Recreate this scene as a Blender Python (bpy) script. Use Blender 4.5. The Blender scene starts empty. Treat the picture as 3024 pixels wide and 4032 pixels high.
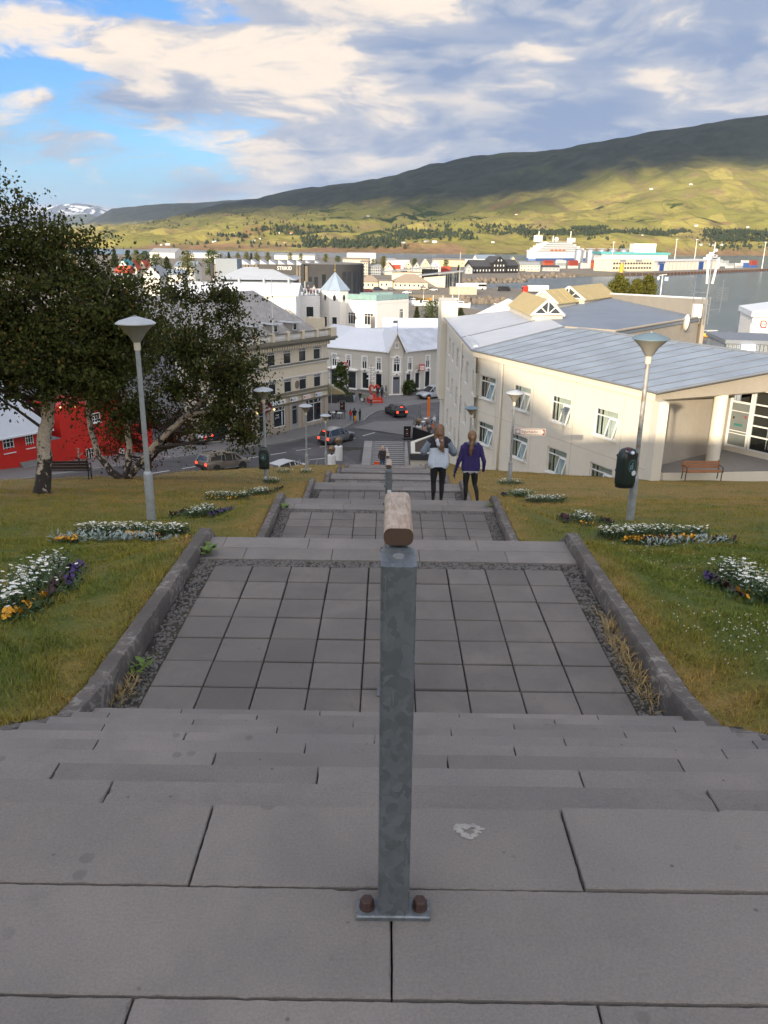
import bpy,math,random
import numpy as np
from mathutils import Matrix,Vector,Euler
R = math.radians
SC = bpy.context.scene
COL = SC.collection

# ------------------------------------------------------------------ camera
PITCH,YAW,ROLL,FPX = R(18.5),R(-0.1),R(0.78),3200.0
CAM = np.array([0.0,0.0,1.5])
def _basis():
    f = np.array([math.sin(YAW)*math.cos(PITCH),math.cos(YAW)*math.cos(PITCH),-math.sin(PITCH)])
    r = np.array([math.cos(YAW),-math.sin(YAW),0.0]); u = np.cross(r,f)
    c,s = math.cos(ROLL),math.sin(ROLL)
    return f,r*c + u*s,-r*s + u*c
_f,_r,_u = _basis()
cam = bpy.data.cameras.new('camera'); camo = bpy.data.objects.new('camera',cam); COL.objects.link(camo)
camo.matrix_world = Matrix(((_r[0],_u[0],-_f[0],CAM[0]),(_r[1],_u[1],-_f[1],CAM[1]),(_r[2],_u[2],-_f[2],CAM[2]),(0,0,0,1)))
cam.sensor_fit = 'VERTICAL'; cam.sensor_height = 24.0; cam.lens = 24.0*FPX/4032.0
cam.clip_start = 0.05; cam.clip_end = 90000.0
SC.camera = camo

# ------------------------------------------------------------------ light
SUN_EL,SUN_FROM = R(13.0),(-0.36,-0.93)          # the sun stands low behind the viewer's left shoulder
_n = math.hypot(*SUN_FROM)
SUN_DIR = Vector((SUN_FROM[0]/_n*math.cos(SUN_EL),SUN_FROM[1]/_n*math.cos(SUN_EL),math.sin(SUN_EL)))
sl = bpy.data.lights.new('sun','SUN'); sl.energy = 3.4; sl.angle = R(0.5); sl.color = (1.0,0.83,0.60)
so = bpy.data.objects.new('sun',sl); COL.objects.link(so)
so.rotation_euler = SUN_DIR.to_track_quat('Z','Y').to_euler()
SC.view_settings.view_transform = 'Standard'; SC.view_settings.look = 'None'
SC.view_settings.exposure = 1.1; SC.view_settings.gamma = 1.0
SC.view_settings.use_curve_mapping = False
SC.cycles.max_bounces = 6; SC.cycles.transparent_max_bounces = 8
SC.cycles.diffuse_bounces = 3; SC.cycles.glossy_bounces = 3; SC.cycles.transmission_bounces = 4
SC.cycles.volume_bounces = 0
SC.cycles.use_denoising = True; SC.cycles.use_adaptive_sampling = True; SC.cycles.adaptive_threshold = 0.02
SC.cycles.caustics_reflective = False; SC.cycles.caustics_refractive = False

class NT:
    """small helper around a node tree"""
    def __init__(s,tree): s.t = tree; s.t.nodes.clear()
    def n(s,typ,**kw):
        nd = s.t.nodes.new(typ)
        for k,v in kw.items():
            if k.startswith('i_'):
                key = k[2:]
                key = int(key) if key.isdigit() else key.replace('__',' ')
                s.put(nd.inputs[key],v)
            else: setattr(nd,k,v)
        return nd
    def put(s,sock,v):
        if isinstance(v,bpy.types.NodeSocket): s.t.links.new(v,sock)
        else: sock.default_value = v
    def math(s,op,a,b=0.0,c=0.0,clamp=False):
        nd = s.n('ShaderNodeMath',operation=op,use_clamp=clamp); s.put(nd.inputs[0],a); s.put(nd.inputs[1],b); s.put(nd.inputs[2],c); return nd.outputs[0]
    def vmath(s,op,a,b=(0,0,0)):
        nd = s.n('ShaderNodeVectorMath',operation=op); s.put(nd.inputs[0],a); s.put(nd.inputs[1],b); return nd.outputs[0]
    def ramp(s,x,lo,hi,a=0.0,b=1.0):
        nd = s.n('ShaderNodeMapRange'); nd.interpolation_type = 'SMOOTHSTEP'
        s.put(nd.inputs[0],x); s.put(nd.inputs[1],lo); s.put(nd.inputs[2],hi); s.put(nd.inputs[3],a); s.put(nd.inputs[4],b); return nd.outputs[0]
    def noise(s,vec,scale,detail=4.0,rough=0.55,dist=0.0):
        nd = s.n('ShaderNodeTexNoise'); s.put(nd.inputs['Vector'],vec); s.put(nd.inputs['Scale'],scale); s.put(nd.inputs['Detail'],detail)
        s.put(nd.inputs['Roughness'],rough); s.put(nd.inputs['Distortion'],dist); return nd.outputs[0]
    def mix(s,fac,a,b,mode='MIX'):
        nd = s.n('ShaderNodeMix',data_type='RGBA',blend_type=mode); nd.clamp_factor = True
        def c4(v): return (*v,1.0) if isinstance(v,(tuple,list)) and len(v) == 3 else v
        s.put(nd.inputs[0],fac); s.put(nd.inputs[6],c4(a)); s.put(nd.inputs[7],c4(b)); return nd.outputs[2]

W = bpy.data.worlds.new('World'); SC.world = W; W.use_nodes = True
def build_world():
    T = NT(W.node_tree)
    sky = T.n('ShaderNodeTexSky',sky_type='NISHITA',sun_disc=False)
    sky.sun_elevation = SUN_EL; sky.sun_rotation = math.atan2(SUN_FROM[0],SUN_FROM[1]); sky.altitude = 40
    sky.air_density = 1.0; sky.dust_density = 0.4; sky.ozone_density = 1.6
    co = T.n('ShaderNodeTexCoord').outputs['Generated']
    sx = T.n('ShaderNodeSeparateXYZ'); T.put(sx.inputs[0],co); x,y,z = sx.outputs
    zz = T.math('MULTIPLY',T.math('POWER',T.math('MAXIMUM',z,0.0),0.85),3.0)
    cv = T.n('ShaderNodeCombineXYZ'); T.put(cv.inputs[0],x); T.put(cv.inputs[1],T.math('MULTIPLY',y,0.9)); T.put(cv.inputs[2],zz)
    p = T.vmath('ADD',cv.outputs[0],(1.3,0.4,0.2))
    warp = T.n('ShaderNodeTexNoise'); T.put(warp.inputs['Vector'],p); warp.inputs['Scale'].default_value = 3.2; warp.inputs['Detail'].default_value = 4
    pw = T.vmath('ADD',p,T.vmath('MULTIPLY',T.vmath('SUBTRACT',warp.outputs[1],(.5,.5,.5)),(.34,.34,.24)))
    big = T.noise(T.vmath('ADD',pw,(3.3,1.7,0.4)),2.0,2.0,.5)
    det = T.noise(pw,6.2,9.0,.60)
    d = T.math('ADD',T.math('MULTIPLY',big,0.85),T.math('MULTIPLY',det,0.62))
    # broad cover: heavier to the right and overhead, open blue windows to the left
    d = T.math('ADD',d,T.math('MULTIPLY',T.ramp(x,-0.55,0.05),0.12))
    d = T.math('SUBTRACT',d,T.math('MULTIPLY',T.ramp(z,0.085,0.015),0.055))
    cover = T.ramp(d,0.655,0.775)
    # light and dark inside the clouds
    det2 = T.noise(T.vmath('ADD',pw,(0.07,0.02,-0.12)),6.2,7.0,.56)
    lit = T.ramp(T.math('SUBTRACT',det,det2),-0.15,0.16)
    shade = T.noise(T.vmath('ADD',pw,(7.1,2.2,5.0)),2.6,3.0,.5)
    sh = T.math('ADD',T.math('MULTIPLY',lit,0.66),T.math('MULTIPLY',T.ramp(shade,.36,.62),0.58))
    sh = T.math('SUBTRACT',sh,T.math('MULTIPLY',T.ramp(T.math('ADD',x,T.math('MULTIPLY',z,1.3)),0.30,0.62),0.34))
    ccol = T.mix(T.ramp(sh,0.05,0.60),(1.32,1.76,2.70),(2.45,2.64,3.10))
    ccol = T.mix(T.ramp(sh,0.50,1.12),ccol,(5.2,4.45,3.7))
    skyc = T.mix(1.0,sky.outputs[0],(.34,.60,.95),'MULTIPLY')
    skyc = T.mix(T.ramp(z,0.10,0.0,0,.8),skyc,(1.05,1.85,3.3))
    col = T.mix(T.math('MULTIPLY',cover,T.ramp(z,-0.01,0.02)),skyc,ccol)
    # brighter air and cloud on the sun's side of the sky
    sd = T.n('ShaderNodeVectorMath',operation='DOT_PRODUCT'); T.put(sd.inputs[0],co); sd.inputs[1].default_value = tuple(SUN_DIR)
    kv = T.n('ShaderNodeCombineXYZ'); [T.put(kv.inputs[i],T.ramp(sd.outputs['Value'],-0.6,1.0,1.0,(4.4,3.75,2.9)[i])) for i in range(3)]
    col = T.mix(1.0,col,kv.outputs[0],'MULTIPLY')
    bg = T.n('ShaderNodeBackground'); T.put(bg.inputs[0],col); bg.inputs[1].default_value = 0.1
    out = T.n('ShaderNodeOutputWorld'); T.t.links.new(bg.outputs[0],out.inputs[0])
build_world()
# ------------------------------------------------------------------ helpers
def at(px,py,Y=None,z=None):
    """a point of the place seen at that spot of the photograph, at distance Y or on the level z"""
    d = _f + _r*(px-1512)/FPX - _u*(py-2016)/FPX
    t = Y/d[1] if Y is not None else (z-CAM[2])/d[2]
    return Vector(CAM + d*t)

def setp(o,label=None,cat=None,group=None,kind=None):
    if label: o['label'] = label
    if cat: o['category'] = cat
    if group: o['group'] = group
    if kind: o['kind'] = kind
    return o
def link(name,data,parent=None,M=None):
    o = bpy.data.objects.new(name,data); COL.objects.link(o)
    if parent is not None: o.parent = parent
    if M is not None: o.matrix_local = M
    return o
def thing(name,label,cat,loc=(0,0,0),rz=0.0,group=None,scale=1.0):
    o = link(name,None); o.location = loc; o.rotation_euler = (0,0,rz); o.scale = (scale,)*3
    o.empty_display_size = 0.2
    return setp(o,label,cat,group)
def copy_tree(o,parent=None):
    c = o.copy(); COL.objects.link(c); c.parent = parent
    for ch in list(o.children): copy_tree(ch,c)
    return c

I4 = Matrix.Identity(4)
def TR(x,y,z): return Matrix.Translation((x,y,z))
def RZ(a): return Matrix.Rotation(a,4,'Z')
def RX(a): return Matrix.Rotation(a,4,'X')
def RY(a): return Matrix.Rotation(a,4,'Y')

class MB:
    """collects faces; build() links them as one mesh object"""
    def __init__(s): s.v = []; s.f = []; s.m = []; s.mi = 0; s.M = None
    def add(s,vs,fs,M=None):
        b = len(s.v)
        if M is None: M = s.M
        if M is not None: vs = [M @ Vector(p) for p in vs]
        s.v.extend([tuple(p) for p in vs]); s.f.extend([tuple(i+b for i in f) for f in fs]); s.m.extend([s.mi]*len(fs))
        return s
    def quad(s,a,b,c,d,M=None): return s.add([a,b,c,d],[(0,1,2,3)],M)
    def poly(s,pts,M=None): return s.add(pts,[tuple(range(len(pts)))],M)
    def box(s,x0,x1,y0,y1,z0,z1,M=None):
        return s.add([(x0,y0,z0),(x1,y0,z0),(x1,y1,z0),(x0,y1,z0),(x0,y0,z1),(x1,y0,z1),(x1,y1,z1),(x0,y1,z1)],
                     [(0,3,2,1),(4,5,6,7),(0,1,5,4),(1,2,6,5),(2,3,7,6),(3,0,4,7)],M)
    def slab(s,x0,x1,y0,y1,z0,z1,c,M=None):
        """box with a chamfered upper edge"""
        return s.add([(x0,y0,z0),(x1,y0,z0),(x1,y1,z0),(x0,y1,z0),(x0,y0,z1-c),(x1,y0,z1-c),(x1,y1,z1-c),(x0,y1,z1-c),
                      (x0+c,y0+c,z1),(x1-c,y0+c,z1),(x1-c,y1-c,z1),(x0+c,y1-c,z1)],
                     [(0,3,2,1),(0,1,5,4),(1,2,6,5),(2,3,7,6),(3,0,4,7),(4,5,9,8),(5,6,10,9),(6,7,11,10),(7,4,8,11),(8,9,10,11)],M)
    def prism(s,poly,z0,z1,M=None):
        """polygon (counter-clockwise in XY) extruded along Z"""
        n = len(poly)
        return s.add([(x,y,z0) for x,y in poly] + [(x,y,z1) for x,y in poly],
                     [tuple(range(n-1,-1,-1)),tuple(range(n,2*n))] + [(i,(i+1) % n,n+(i+1) % n,n+i) for i in range(n)],M)
    def lathe(s,prof,n=20,M=None,caps=True):
        vs = [(r*math.cos(2*math.pi*k/n),r*math.sin(2*math.pi*k/n),z) for r,z in prof for k in range(n)]
        fs = [(i*n+k,i*n+(k+1) % n,(i+1)*n+(k+1) % n,(i+1)*n+k) for i in range(len(prof)-1) for k in range(n)]
        if caps: fs += [tuple(range(n-1,-1,-1)),tuple(range((len(prof)-1)*n,len(prof)*n))]
        return s.add(vs,fs,M)
    def tube(s,pts,rad,n=8,M=None,caps=True):
        pts = [Vector(p) for p in pts]; k = len(pts)
        rr = rad if isinstance(rad,(list,tuple)) else [rad]*k
        vs = []; px = None
        for i,p in enumerate(pts):
            d = (pts[min(i+1,k-1)] - pts[max(i-1,0)])
            d = d.normalized() if d.length > 1e-9 else Vector((0,0,1))
            if px is None:
                ref = Vector((0,0,1)) if abs(d.z) < 0.9 else Vector((1,0,0))
                px = d.cross(ref).normalized()
            else:
                px = (px - d*px.dot(d)); px = px.normalized() if px.length > 1e-6 else d.orthogonal().normalized()
            py = d.cross(px)
            for j in range(n):
                a = 2*math.pi*j/n; vs.append(p + (px*math.cos(a) + py*math.sin(a))*rr[i])
        fs = [(i*n+j,i*n+(j+1) % n,(i+1)*n+(j+1) % n,(i+1)*n+j) for i in range(k-1) for j in range(n)]
        if caps: fs += [tuple(range(n-1,-1,-1)),tuple(range((k-1)*n,k*n))]
        return s.add(vs,fs,M)
    def ico(s,c,r,sx=1,sy=1,sz=1,sub=1,jit=0.0,rnd=random):
        vs,fs = ICO[sub]
        return s.add([(c[0]+v[0]*r*sx*(1+rnd.uniform(-jit,jit)),c[1]+v[1]*r*sy*(1+rnd.uniform(-jit,jit)),c[2]+v[2]*r*sz*(1+rnd.uniform(-jit,jit))) for v in vs],fs)
    def mesh(s,name,mats,smooth=False):
        me = bpy.data.meshes.new(name); me.from_pydata(s.v,[],s.f)
        for m in (mats if isinstance(mats,(list,tuple)) else [mats]): me.materials.append(m)
        if any(s.m): me.polygons.foreach_set('material_index',s.m)
        if smooth: me.polygons.foreach_set('use_smooth',[True]*len(me.polygons))
        me.update(); return me
    def build(s,name,mats,parent=None,M=None,smooth=False):
        me = s.mesh(name,mats,smooth)
        if smooth == 'auto': autosmooth(me)
        return link(name,me,parent,M)
def autosmooth(me,ang=40):
    me.polygons.foreach_set('use_smooth',[True]*len(me.polygons))
    try: me.set_sharp_from_angle(angle=R(ang))
    except Exception: pass
def _ico(sub):
    t = (1+5**.5)/2
    vs = [(-1,t,0),(1,t,0),(-1,-t,0),(1,-t,0),(0,-1,t),(0,1,t),(0,-1,-t),(0,1,-t),(t,0,-1),(t,0,1),(-t,0,-1),(-t,0,1)]
    vs = [Vector(v).normalized() for v in vs]
    fs = [(0,11,5),(0,5,1),(0,1,7),(0,7,10),(0,10,11),(1,5,9),(5,11,4),(11,10,2),(10,7,6),(7,1,8),(3,9,4),(3,4,2),(3,2,6),(3,6,8),(3,8,9),(4,9,5),(2,4,11),(6,2,10),(8,6,7),(9,8,1)]
    for _ in range(sub):
        c = {}; nf = []
        def mid(a,b):
            k = (min(a,b),max(a,b))
            if k not in c: vs.append((vs[a]+vs[b]).normalized()); c[k] = len(vs)-1
            return c[k]
        for a,b,d in fs:
            e,g,h = mid(a,b),mid(b,d),mid(d,a); nf += [(a,e,h),(b,g,e),(d,h,g),(e,g,h)]
        fs = nf
    return [tuple(v) for v in vs],fs
ICO = {0: _ico(0),1: _ico(1),2: _ico(2),3: _ico(3)}
def np_mesh(name,V,Fq,mats,mi=None,smooth=False):
    """fast mesh from arrays: V (n,3), Fq (m,3) or (m,4)"""
    V = np.asarray(V,np.float32); Fq = np.asarray(Fq,np.int32); k = Fq.shape[1]
    me = bpy.data.meshes.new(name); me.vertices.add(len(V)); me.vertices.foreach_set('co',V.ravel())
    me.loops.add(Fq.size); me.loops.foreach_set('vertex_index',Fq.ravel())
    me.polygons.add(len(Fq)); me.polygons.foreach_set('loop_start',np.arange(0,Fq.size,k,dtype=np.int32))
    for m in (mats if isinstance(mats,(list,tuple)) else [mats]): me.materials.append(m)
    if mi is not None: me.polygons.foreach_set('material_index',np.asarray(mi,np.int32))
    if smooth: me.polygons.foreach_set('use_smooth',np.ones(len(Fq),bool))
    me.update(calc_edges=True); return me

# ------------------------------------------------------------------ materials
def lin(h):
    """photo-style hex colour to linear"""
    c = [int(h[i:i+2],16)/255 for i in (0,2,4)]
    return tuple(x/12.92 if x <= .04045 else ((x+.055)/1.055)**2.4 for x in c)
_MC = {}
def mat(name,col,rough=0.7,metal=0.0,var=0.12,scale=3.0,bump=0.0,bscale=None,col2=None,spec=0.5,objvar=0.0,coat=0.0,alpha=None,space='pos',streak=0.0):
    """plain procedural material: base colour with noise wear, optional second colour in patches and fine relief"""
    if name in _MC: return _MC[name]
    m = bpy.data.materials.new(name); m.use_nodes = True; T = NT(m.node_tree)
    b = T.n('ShaderNodeBsdfPrincipled'); o = T.n('ShaderNodeOutputMaterial'); T.t.links.new(b.outputs[0],o.inputs[0])
    p = T.n('ShaderNodeNewGeometry').outputs['Position'] if space == 'pos' else T.n('ShaderNodeTexCoord').outputs['Object']
    c = tuple(col)
    cc = T.n('ShaderNodeRGB').outputs[0]; cc.default_value = (*c,1)
    if var or col2:
        n1 = T.noise(p,scale,5.0,.6)
        if col2: cc = T.mix(T.ramp(n1,.44,.62),cc,col2)
        n2 = T.noise(p,scale*6.3,3.0,.6)
        v = T.math('ADD',T.math('MULTIPLY',T.math('SUBTRACT',n1,.5),var*3.0),T.math('MULTIPLY',T.math('SUBTRACT',n2,.5),var*1.6))
        f = T.math('ADD',v,1.0)
        if streak:
            pv = T.vmath('MULTIPLY',p,(1,1,.07)); f = T.math('ADD',f,T.math('MULTIPLY',T.math('SUBTRACT',T.noise(pv,scale*3,4,.6),.5),streak*2))
        if objvar:
            rnd = T.n('ShaderNodeObjectInfo').outputs['Random']; f = T.math('ADD',f,T.math('MULTIPLY',T.math('SUBTRACT',rnd,.5),objvar*2))
        cv = T.n('ShaderNodeCombineXYZ')
        for i in range(3): T.put(cv.inputs[i],f)
        cc = T.mix(1.0,cc,cv.outputs[0],'MULTIPLY')
    T.put(b.inputs['Base Color'],cc); T.put(b.inputs['Roughness'],rough); T.put(b.inputs['Metallic'],metal)
    b.inputs['Specular IOR Level'].default_value = spec
    if coat: b.inputs['Coat Weight'].default_value = coat; b.inputs['Coat Roughness'].default_value = .08
    if alpha is not None: b.inputs['Alpha'].default_value = alpha
    if bump:
        bn = T.n('ShaderNodeBump'); bn.inputs['Strength'].default_value = 1.0; bn.inputs['Distance'].default_value = bump
        T.put(bn.inputs['Height'],T.noise(p,bscale or scale*8,4.0,.65)); T.put(b.inputs['Normal'],bn.outputs[0])
    _MC[name] = m; return m
def emit_mat(name,col,strength):
    if name in _MC: return _MC[name]
    m = bpy.data.materials.new(name); m.use_nodes = True; b = m.node_tree.nodes['Principled BSDF']
    b.inputs['Base Color'].default_value = (*col,1); b.inputs['Emission Color'].default_value = (*col,1); b.inputs['Emission Strength'].default_value = strength
    _MC[name] = m; return m
def glass_mat(name,col,rough=.05,spec=.8):
    """a window pane seen from outside: dark, glossy"""
    return mat(name,col,rough,var=.15,scale=.8,spec=spec)

M_white = mat('white_paint',(.78,.77,.74),.5,var=.04)
M_whitewin = mat('window_white',(.74,.74,.72),.45,var=.04)
M_pane = glass_mat('dark_pane',(.018,.022,.026))
M_pane2 = glass_mat('grey_pane',(.05,.06,.07))
M_black = mat('black_paint',(.012,.012,.013),.45,var=.1)
M_rubber = mat('rubber',(.018,.018,.018),.85,var=.1)
M_steel = mat('steel',(.45,.46,.47),.42,.8,var=.1,scale=4)
M_pole = mat('pole_grey',(.33,.36,.38),.5,.3,var=.15,scale=5,col2=(.26,.27,.27))
M_chrome = mat('chrome',(.6,.6,.6),.2,1.0,var=0)

def text_obj(s,size,m,parent,M,name='lettering',depth=0.003,align='CENTER',shear=0.0,sx=1.0):
    """lettering as a mesh part (built-in font)"""
    c = bpy.data.curves.new(name,'FONT'); c.body = s; c.size = size; c.extrude = depth; c.align_x = align; c.align_y = 'CENTER'; c.shear = shear; c.resolution_u = 3
    t = bpy.data.objects.new(name,c); COL.objects.link(t)
    dg = bpy.context.evaluated_depsgraph_get(); me = bpy.data.meshes.new_from_object(t.evaluated_get(dg))
    bpy.data.objects.remove(t); bpy.data.curves.remove(c)
    me.name = name; me.materials.clear(); me.materials.append(m)
    if sx != 1.0: me.transform(Matrix.Diagonal((sx,1,1,1)))
    return link(name,me,parent,M)
# ------------------------------------------------------------------ stairs
RIS,TRD,SX0,SX1 = .181,.34,-2.02,2.10
random.seed(3); rng = np.random.default_rng(3)
def lichen_mat(name,col,lich,amt,bump=.004):
    m = bpy.data.materials.new(name); m.use_nodes = True; T = NT(m.node_tree)
    b = T.n('ShaderNodeBsdfPrincipled'); o = T.n('ShaderNodeOutputMaterial'); T.t.links.new(b.outputs[0],o.inputs[0])
    p = T.n('ShaderNodeNewGeometry').outputs['Position']
    n = T.noise(p,2.2,5,.6); n2 = T.noise(p,60,3,.7); n3 = T.noise(p,14,5,.7)
    c = T.mix(T.ramp(n,.35,.68),tuple(x*.72 for x in col),col)
    c = T.mix(T.ramp(n2,.62,.78,0,.45),c,(.30,.29,.27))
    c = T.mix(T.ramp(n2,.36,.22,0,.5),c,(.03,.03,.03))
    pat = T.math('MULTIPLY',T.ramp(n,.40,.60),T.ramp(n3,.50,.60))
    c = T.mix(T.math('MULTIPLY',pat,amt),c,lich)
    T.put(b.inputs['Base Color'],c); b.inputs['Roughness'].default_value = .9
    bn = T.n('ShaderNodeBump'); bn.inputs['Distance'].default_value = bump; T.put(bn.inputs['Height'],T.math('ADD',n2,T.math('MULTIPLY',n3,1.5))); T.put(b.inputs['Normal'],bn.outputs[0])
    return m
def slab_mat(name,base,warm,objv,stain=.5):
    """cast concrete: fine speckle, soft stains, pores, per-piece tone"""
    m = bpy.data.materials.new(name); m.use_nodes = True; T = NT(m.node_tree)
    b = T.n('ShaderNodeBsdfPrincipled'); o = T.n('ShaderNodeOutputMaterial'); T.t.links.new(b.outputs[0],o.inputs[0])
    p = T.n('ShaderNodeNewGeometry').outputs['Position']
    n = T.noise(p,1.7,5,.62,.4); f = T.noise(p,140,2,.7); md = T.noise(p,22,4,.7); big = T.noise(p,.55,3,.5)
    rnd = T.n('ShaderNodeObjectInfo').outputs['Random']
    c = T.mix(T.ramp(n,.30,.70),tuple(x*.86 for x in base),warm)
    c = T.mix(T.ramp(big,.40,.66,0,.7),c,tuple(x*.80 for x in base)); c = T.mix(T.ramp(T.noise(p,5.5,5,.7,.6),.58,.74,0,.4),c,tuple(x*.62 for x in base))
    c = T.mix(T.ramp(md,.62,.76,0,stain),c,tuple(x*.55 for x in base))
    k = T.math('ADD',T.math('ADD',.92,T.math('MULTIPLY',T.math('SUBTRACT',f,.5),.55)),T.math('MULTIPLY',T.math('SUBTRACT',rnd,.5),objv*2))
    cv = T.n('ShaderNodeCombineXYZ'); [T.put(cv.inputs[i],k) for i in range(3)]
    c = T.mix(1.0,c,cv.outputs[0],'MULTIPLY')
    vo = T.n('ShaderNodeTexVoronoi'); T.put(vo.inputs['Vector'],p); vo.inputs['Scale'].default_value = 16
    sp = T.math('MULTIPLY',T.ramp(vo.outputs['Distance'],.12,.05),T.ramp(T.noise(p,3.1,2),.52,.62))
    c = T.mix(T.math('MULTIPLY',sp,.7),c,(.045,.043,.042))
    vo2 = T.n('ShaderNodeTexVoronoi'); T.put(vo2.inputs['Vector'],T.vmath('ADD',p,(3,7,0))); vo2.inputs['Scale'].default_value = 5.5
    gum = T.math('MULTIPLY',T.ramp(vo2.outputs['Distance'],.13,.09),T.ramp(T.noise(p,2.0,1),.5,.56))
    c = T.mix(T.math('MULTIPLY',gum,.35),c,(.07,.068,.066))
    T.put(b.inputs['Base Color'],c); b.inputs['Roughness'].default_value = .82; b.inputs['Specular IOR Level'].default_value = .35
    bn = T.n('ShaderNodeBump'); bn.inputs['Distance'].default_value = .0022; bn.inputs['Strength'].default_value = .8
    T.put(bn.inputs['Height'],T.math('ADD',f,T.math('MULTIPLY',md,.8))); T.put(b.inputs['Normal'],bn.outputs[0])
    return m
M_slab = slab_mat('step_concrete',(.210,.196,.184),(.236,.214,.196),.085)
M_tile = slab_mat('tile_concrete',(.160,.147,.136),(.188,.168,.152),.12,.65)
M_curb = lichen_mat('kerb_concrete',(.120,.104,.093),(.36,.34,.31),.45)
M_joint = mat('joint_soil',(.028,.025,.022),.95,var=.3,scale=8,bump=.006,bscale=60,col2=(.045,.042,.025))
M_pebble = mat('pebble',(.115,.107,.10),.75,var=.5,scale=11,objvar=0)
M_weed = mat('weed_leaf',(.10,.16,.022),.6,var=.3,scale=6)

stairs = thing('stair_base','long straight concrete stairway running down the hill','stairway'); del stairs['label']; del stairs['category']; stairs['kind'] = 'structure'
mb = MB()
levels = []      # (flight start Y of upper nosing, z of upper landing, risers, landing start, landing end, landing z)
Y,Z = 1.894,0.0
for i,n in enumerate([10,9,9,9,9,9,11,10,10,10,10]):
    y1 = Y + (n-1)*TRD; z1 = Z - n*RIS
    y2 = [8.9,15.57,22.24,28.91,35.58,42.25,49.4,55.6,61.8,68.0,74.4][i] if i < 11 else y1 + 3.3
    levels.append((Y,Z,n,y1,y2,z1)); Y,Z = y2,z1
STAIR_END = (Y,Z)
def bed(y0,y1,z): mb.box(SX0-.25,SX1+.25,y0,y1,z-.9,z-.035)
bed(-1.5,1.88,0)
for (ys,zs,n,y1,y2,z1) in levels:
    for k in range(1,n): bed(ys+(k-1)*TRD-.02,ys+k*TRD-.012,zs-k*RIS)
    bed(y1-.02,y2-.012,z1)
mb.build('step_core',M_joint,stairs)
_slabs = {}
def slab_obj(name,w,d,h,m,loc,parent,c=.008,tilt=0.0):
    key = (name,round(w,3),round(d,3),h)
    if key not in _slabs: _slabs[key] = MB().slab(-w/2,w/2,-d/2,d/2,-h,0,c).mesh(name,m)
    o = link(name,_slabs[key],parent); o.location = loc; o.rotation_euler = (random.gauss(0,tilt),random.gauss(0,tilt),random.gauss(0,tilt*.4)); return o
def rough_slab(w,d,h,m,loc,parent,c):
    """slab whose upper edge is worn and chipped here and there"""
    P_ = []
    for (a,b) in (((-w/2,-d/2),(w/2,-d/2)),((w/2,-d/2),(w/2,d/2)),((w/2,d/2),(-w/2,d/2)),((-w/2,d/2),(-w/2,-d/2))):
        n = max(2,int(math.hypot(b[0]-a[0],b[1]-a[1])/.018)); P_ += [(a[0]+(b[0]-a[0])*k/n,a[1]+(b[1]-a[1])*k/n) for k in range(n)]
    n = len(P_); lo = []; mi = []; up = []; ch = 0
    for x,y in P_:
        if ch <= 0 and random.random() < .012: ch = random.randint(1,3); cs = random.uniform(.003,.011)
        q = c*random.uniform(.6,1.3) + (cs if ch > 0 else 0); ch -= 1
        l = math.hypot(x,y); ix = -math.copysign(1,x) if abs(abs(x)-w/2) < 1e-6 else 0; iy = -math.copysign(1,y) if abs(abs(y)-d/2) < 1e-6 else 0; j = random.uniform(0,.0016)
        lo.append((x,y,-h)); mi.append((x+ix*j,y+iy*j,-q*.8)); up.append((x+ix*q,y+iy*q,0))
    o = MB().add(lo+mi+up,[(i,(i+1) % n,n+(i+1) % n,n+i) for i in range(n)] + [(n+i,n+(i+1) % n,2*n+(i+1) % n,2*n+i) for i in range(n)] + [tuple(range(2*n,3*n))]).build('step_slab',m,parent); o.location = loc; return o
def slab_row(y0,y1,z,L=.966,off=0.0,name='step_slab',j=.0036,jy=.004,cuts=None,dz=None):
    xs = cuts or sorted([SX0,SX1] + [x for x in np.arange(SX0-L+off,SX1,L) if SX0+.12 < x < SX1-.12])
    for i,(a,b) in enumerate(zip(xs[:-1],xs[1:])):
        d = (dz or {}).get(i,0) + random.uniform(-.0015,.0015)
        if z > -1.9: rough_slab(b-a-j,y1-y0-jy,.06,M_slab,((a+b)/2,(y0+y1)/2,z+d),stairs,.004)
        else: slab_obj(name,b-a-j,y1-y0-jy,.06,M_slab,((a+b)/2,(y0+y1)/2,z+d),stairs,.006,.0012)
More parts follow.
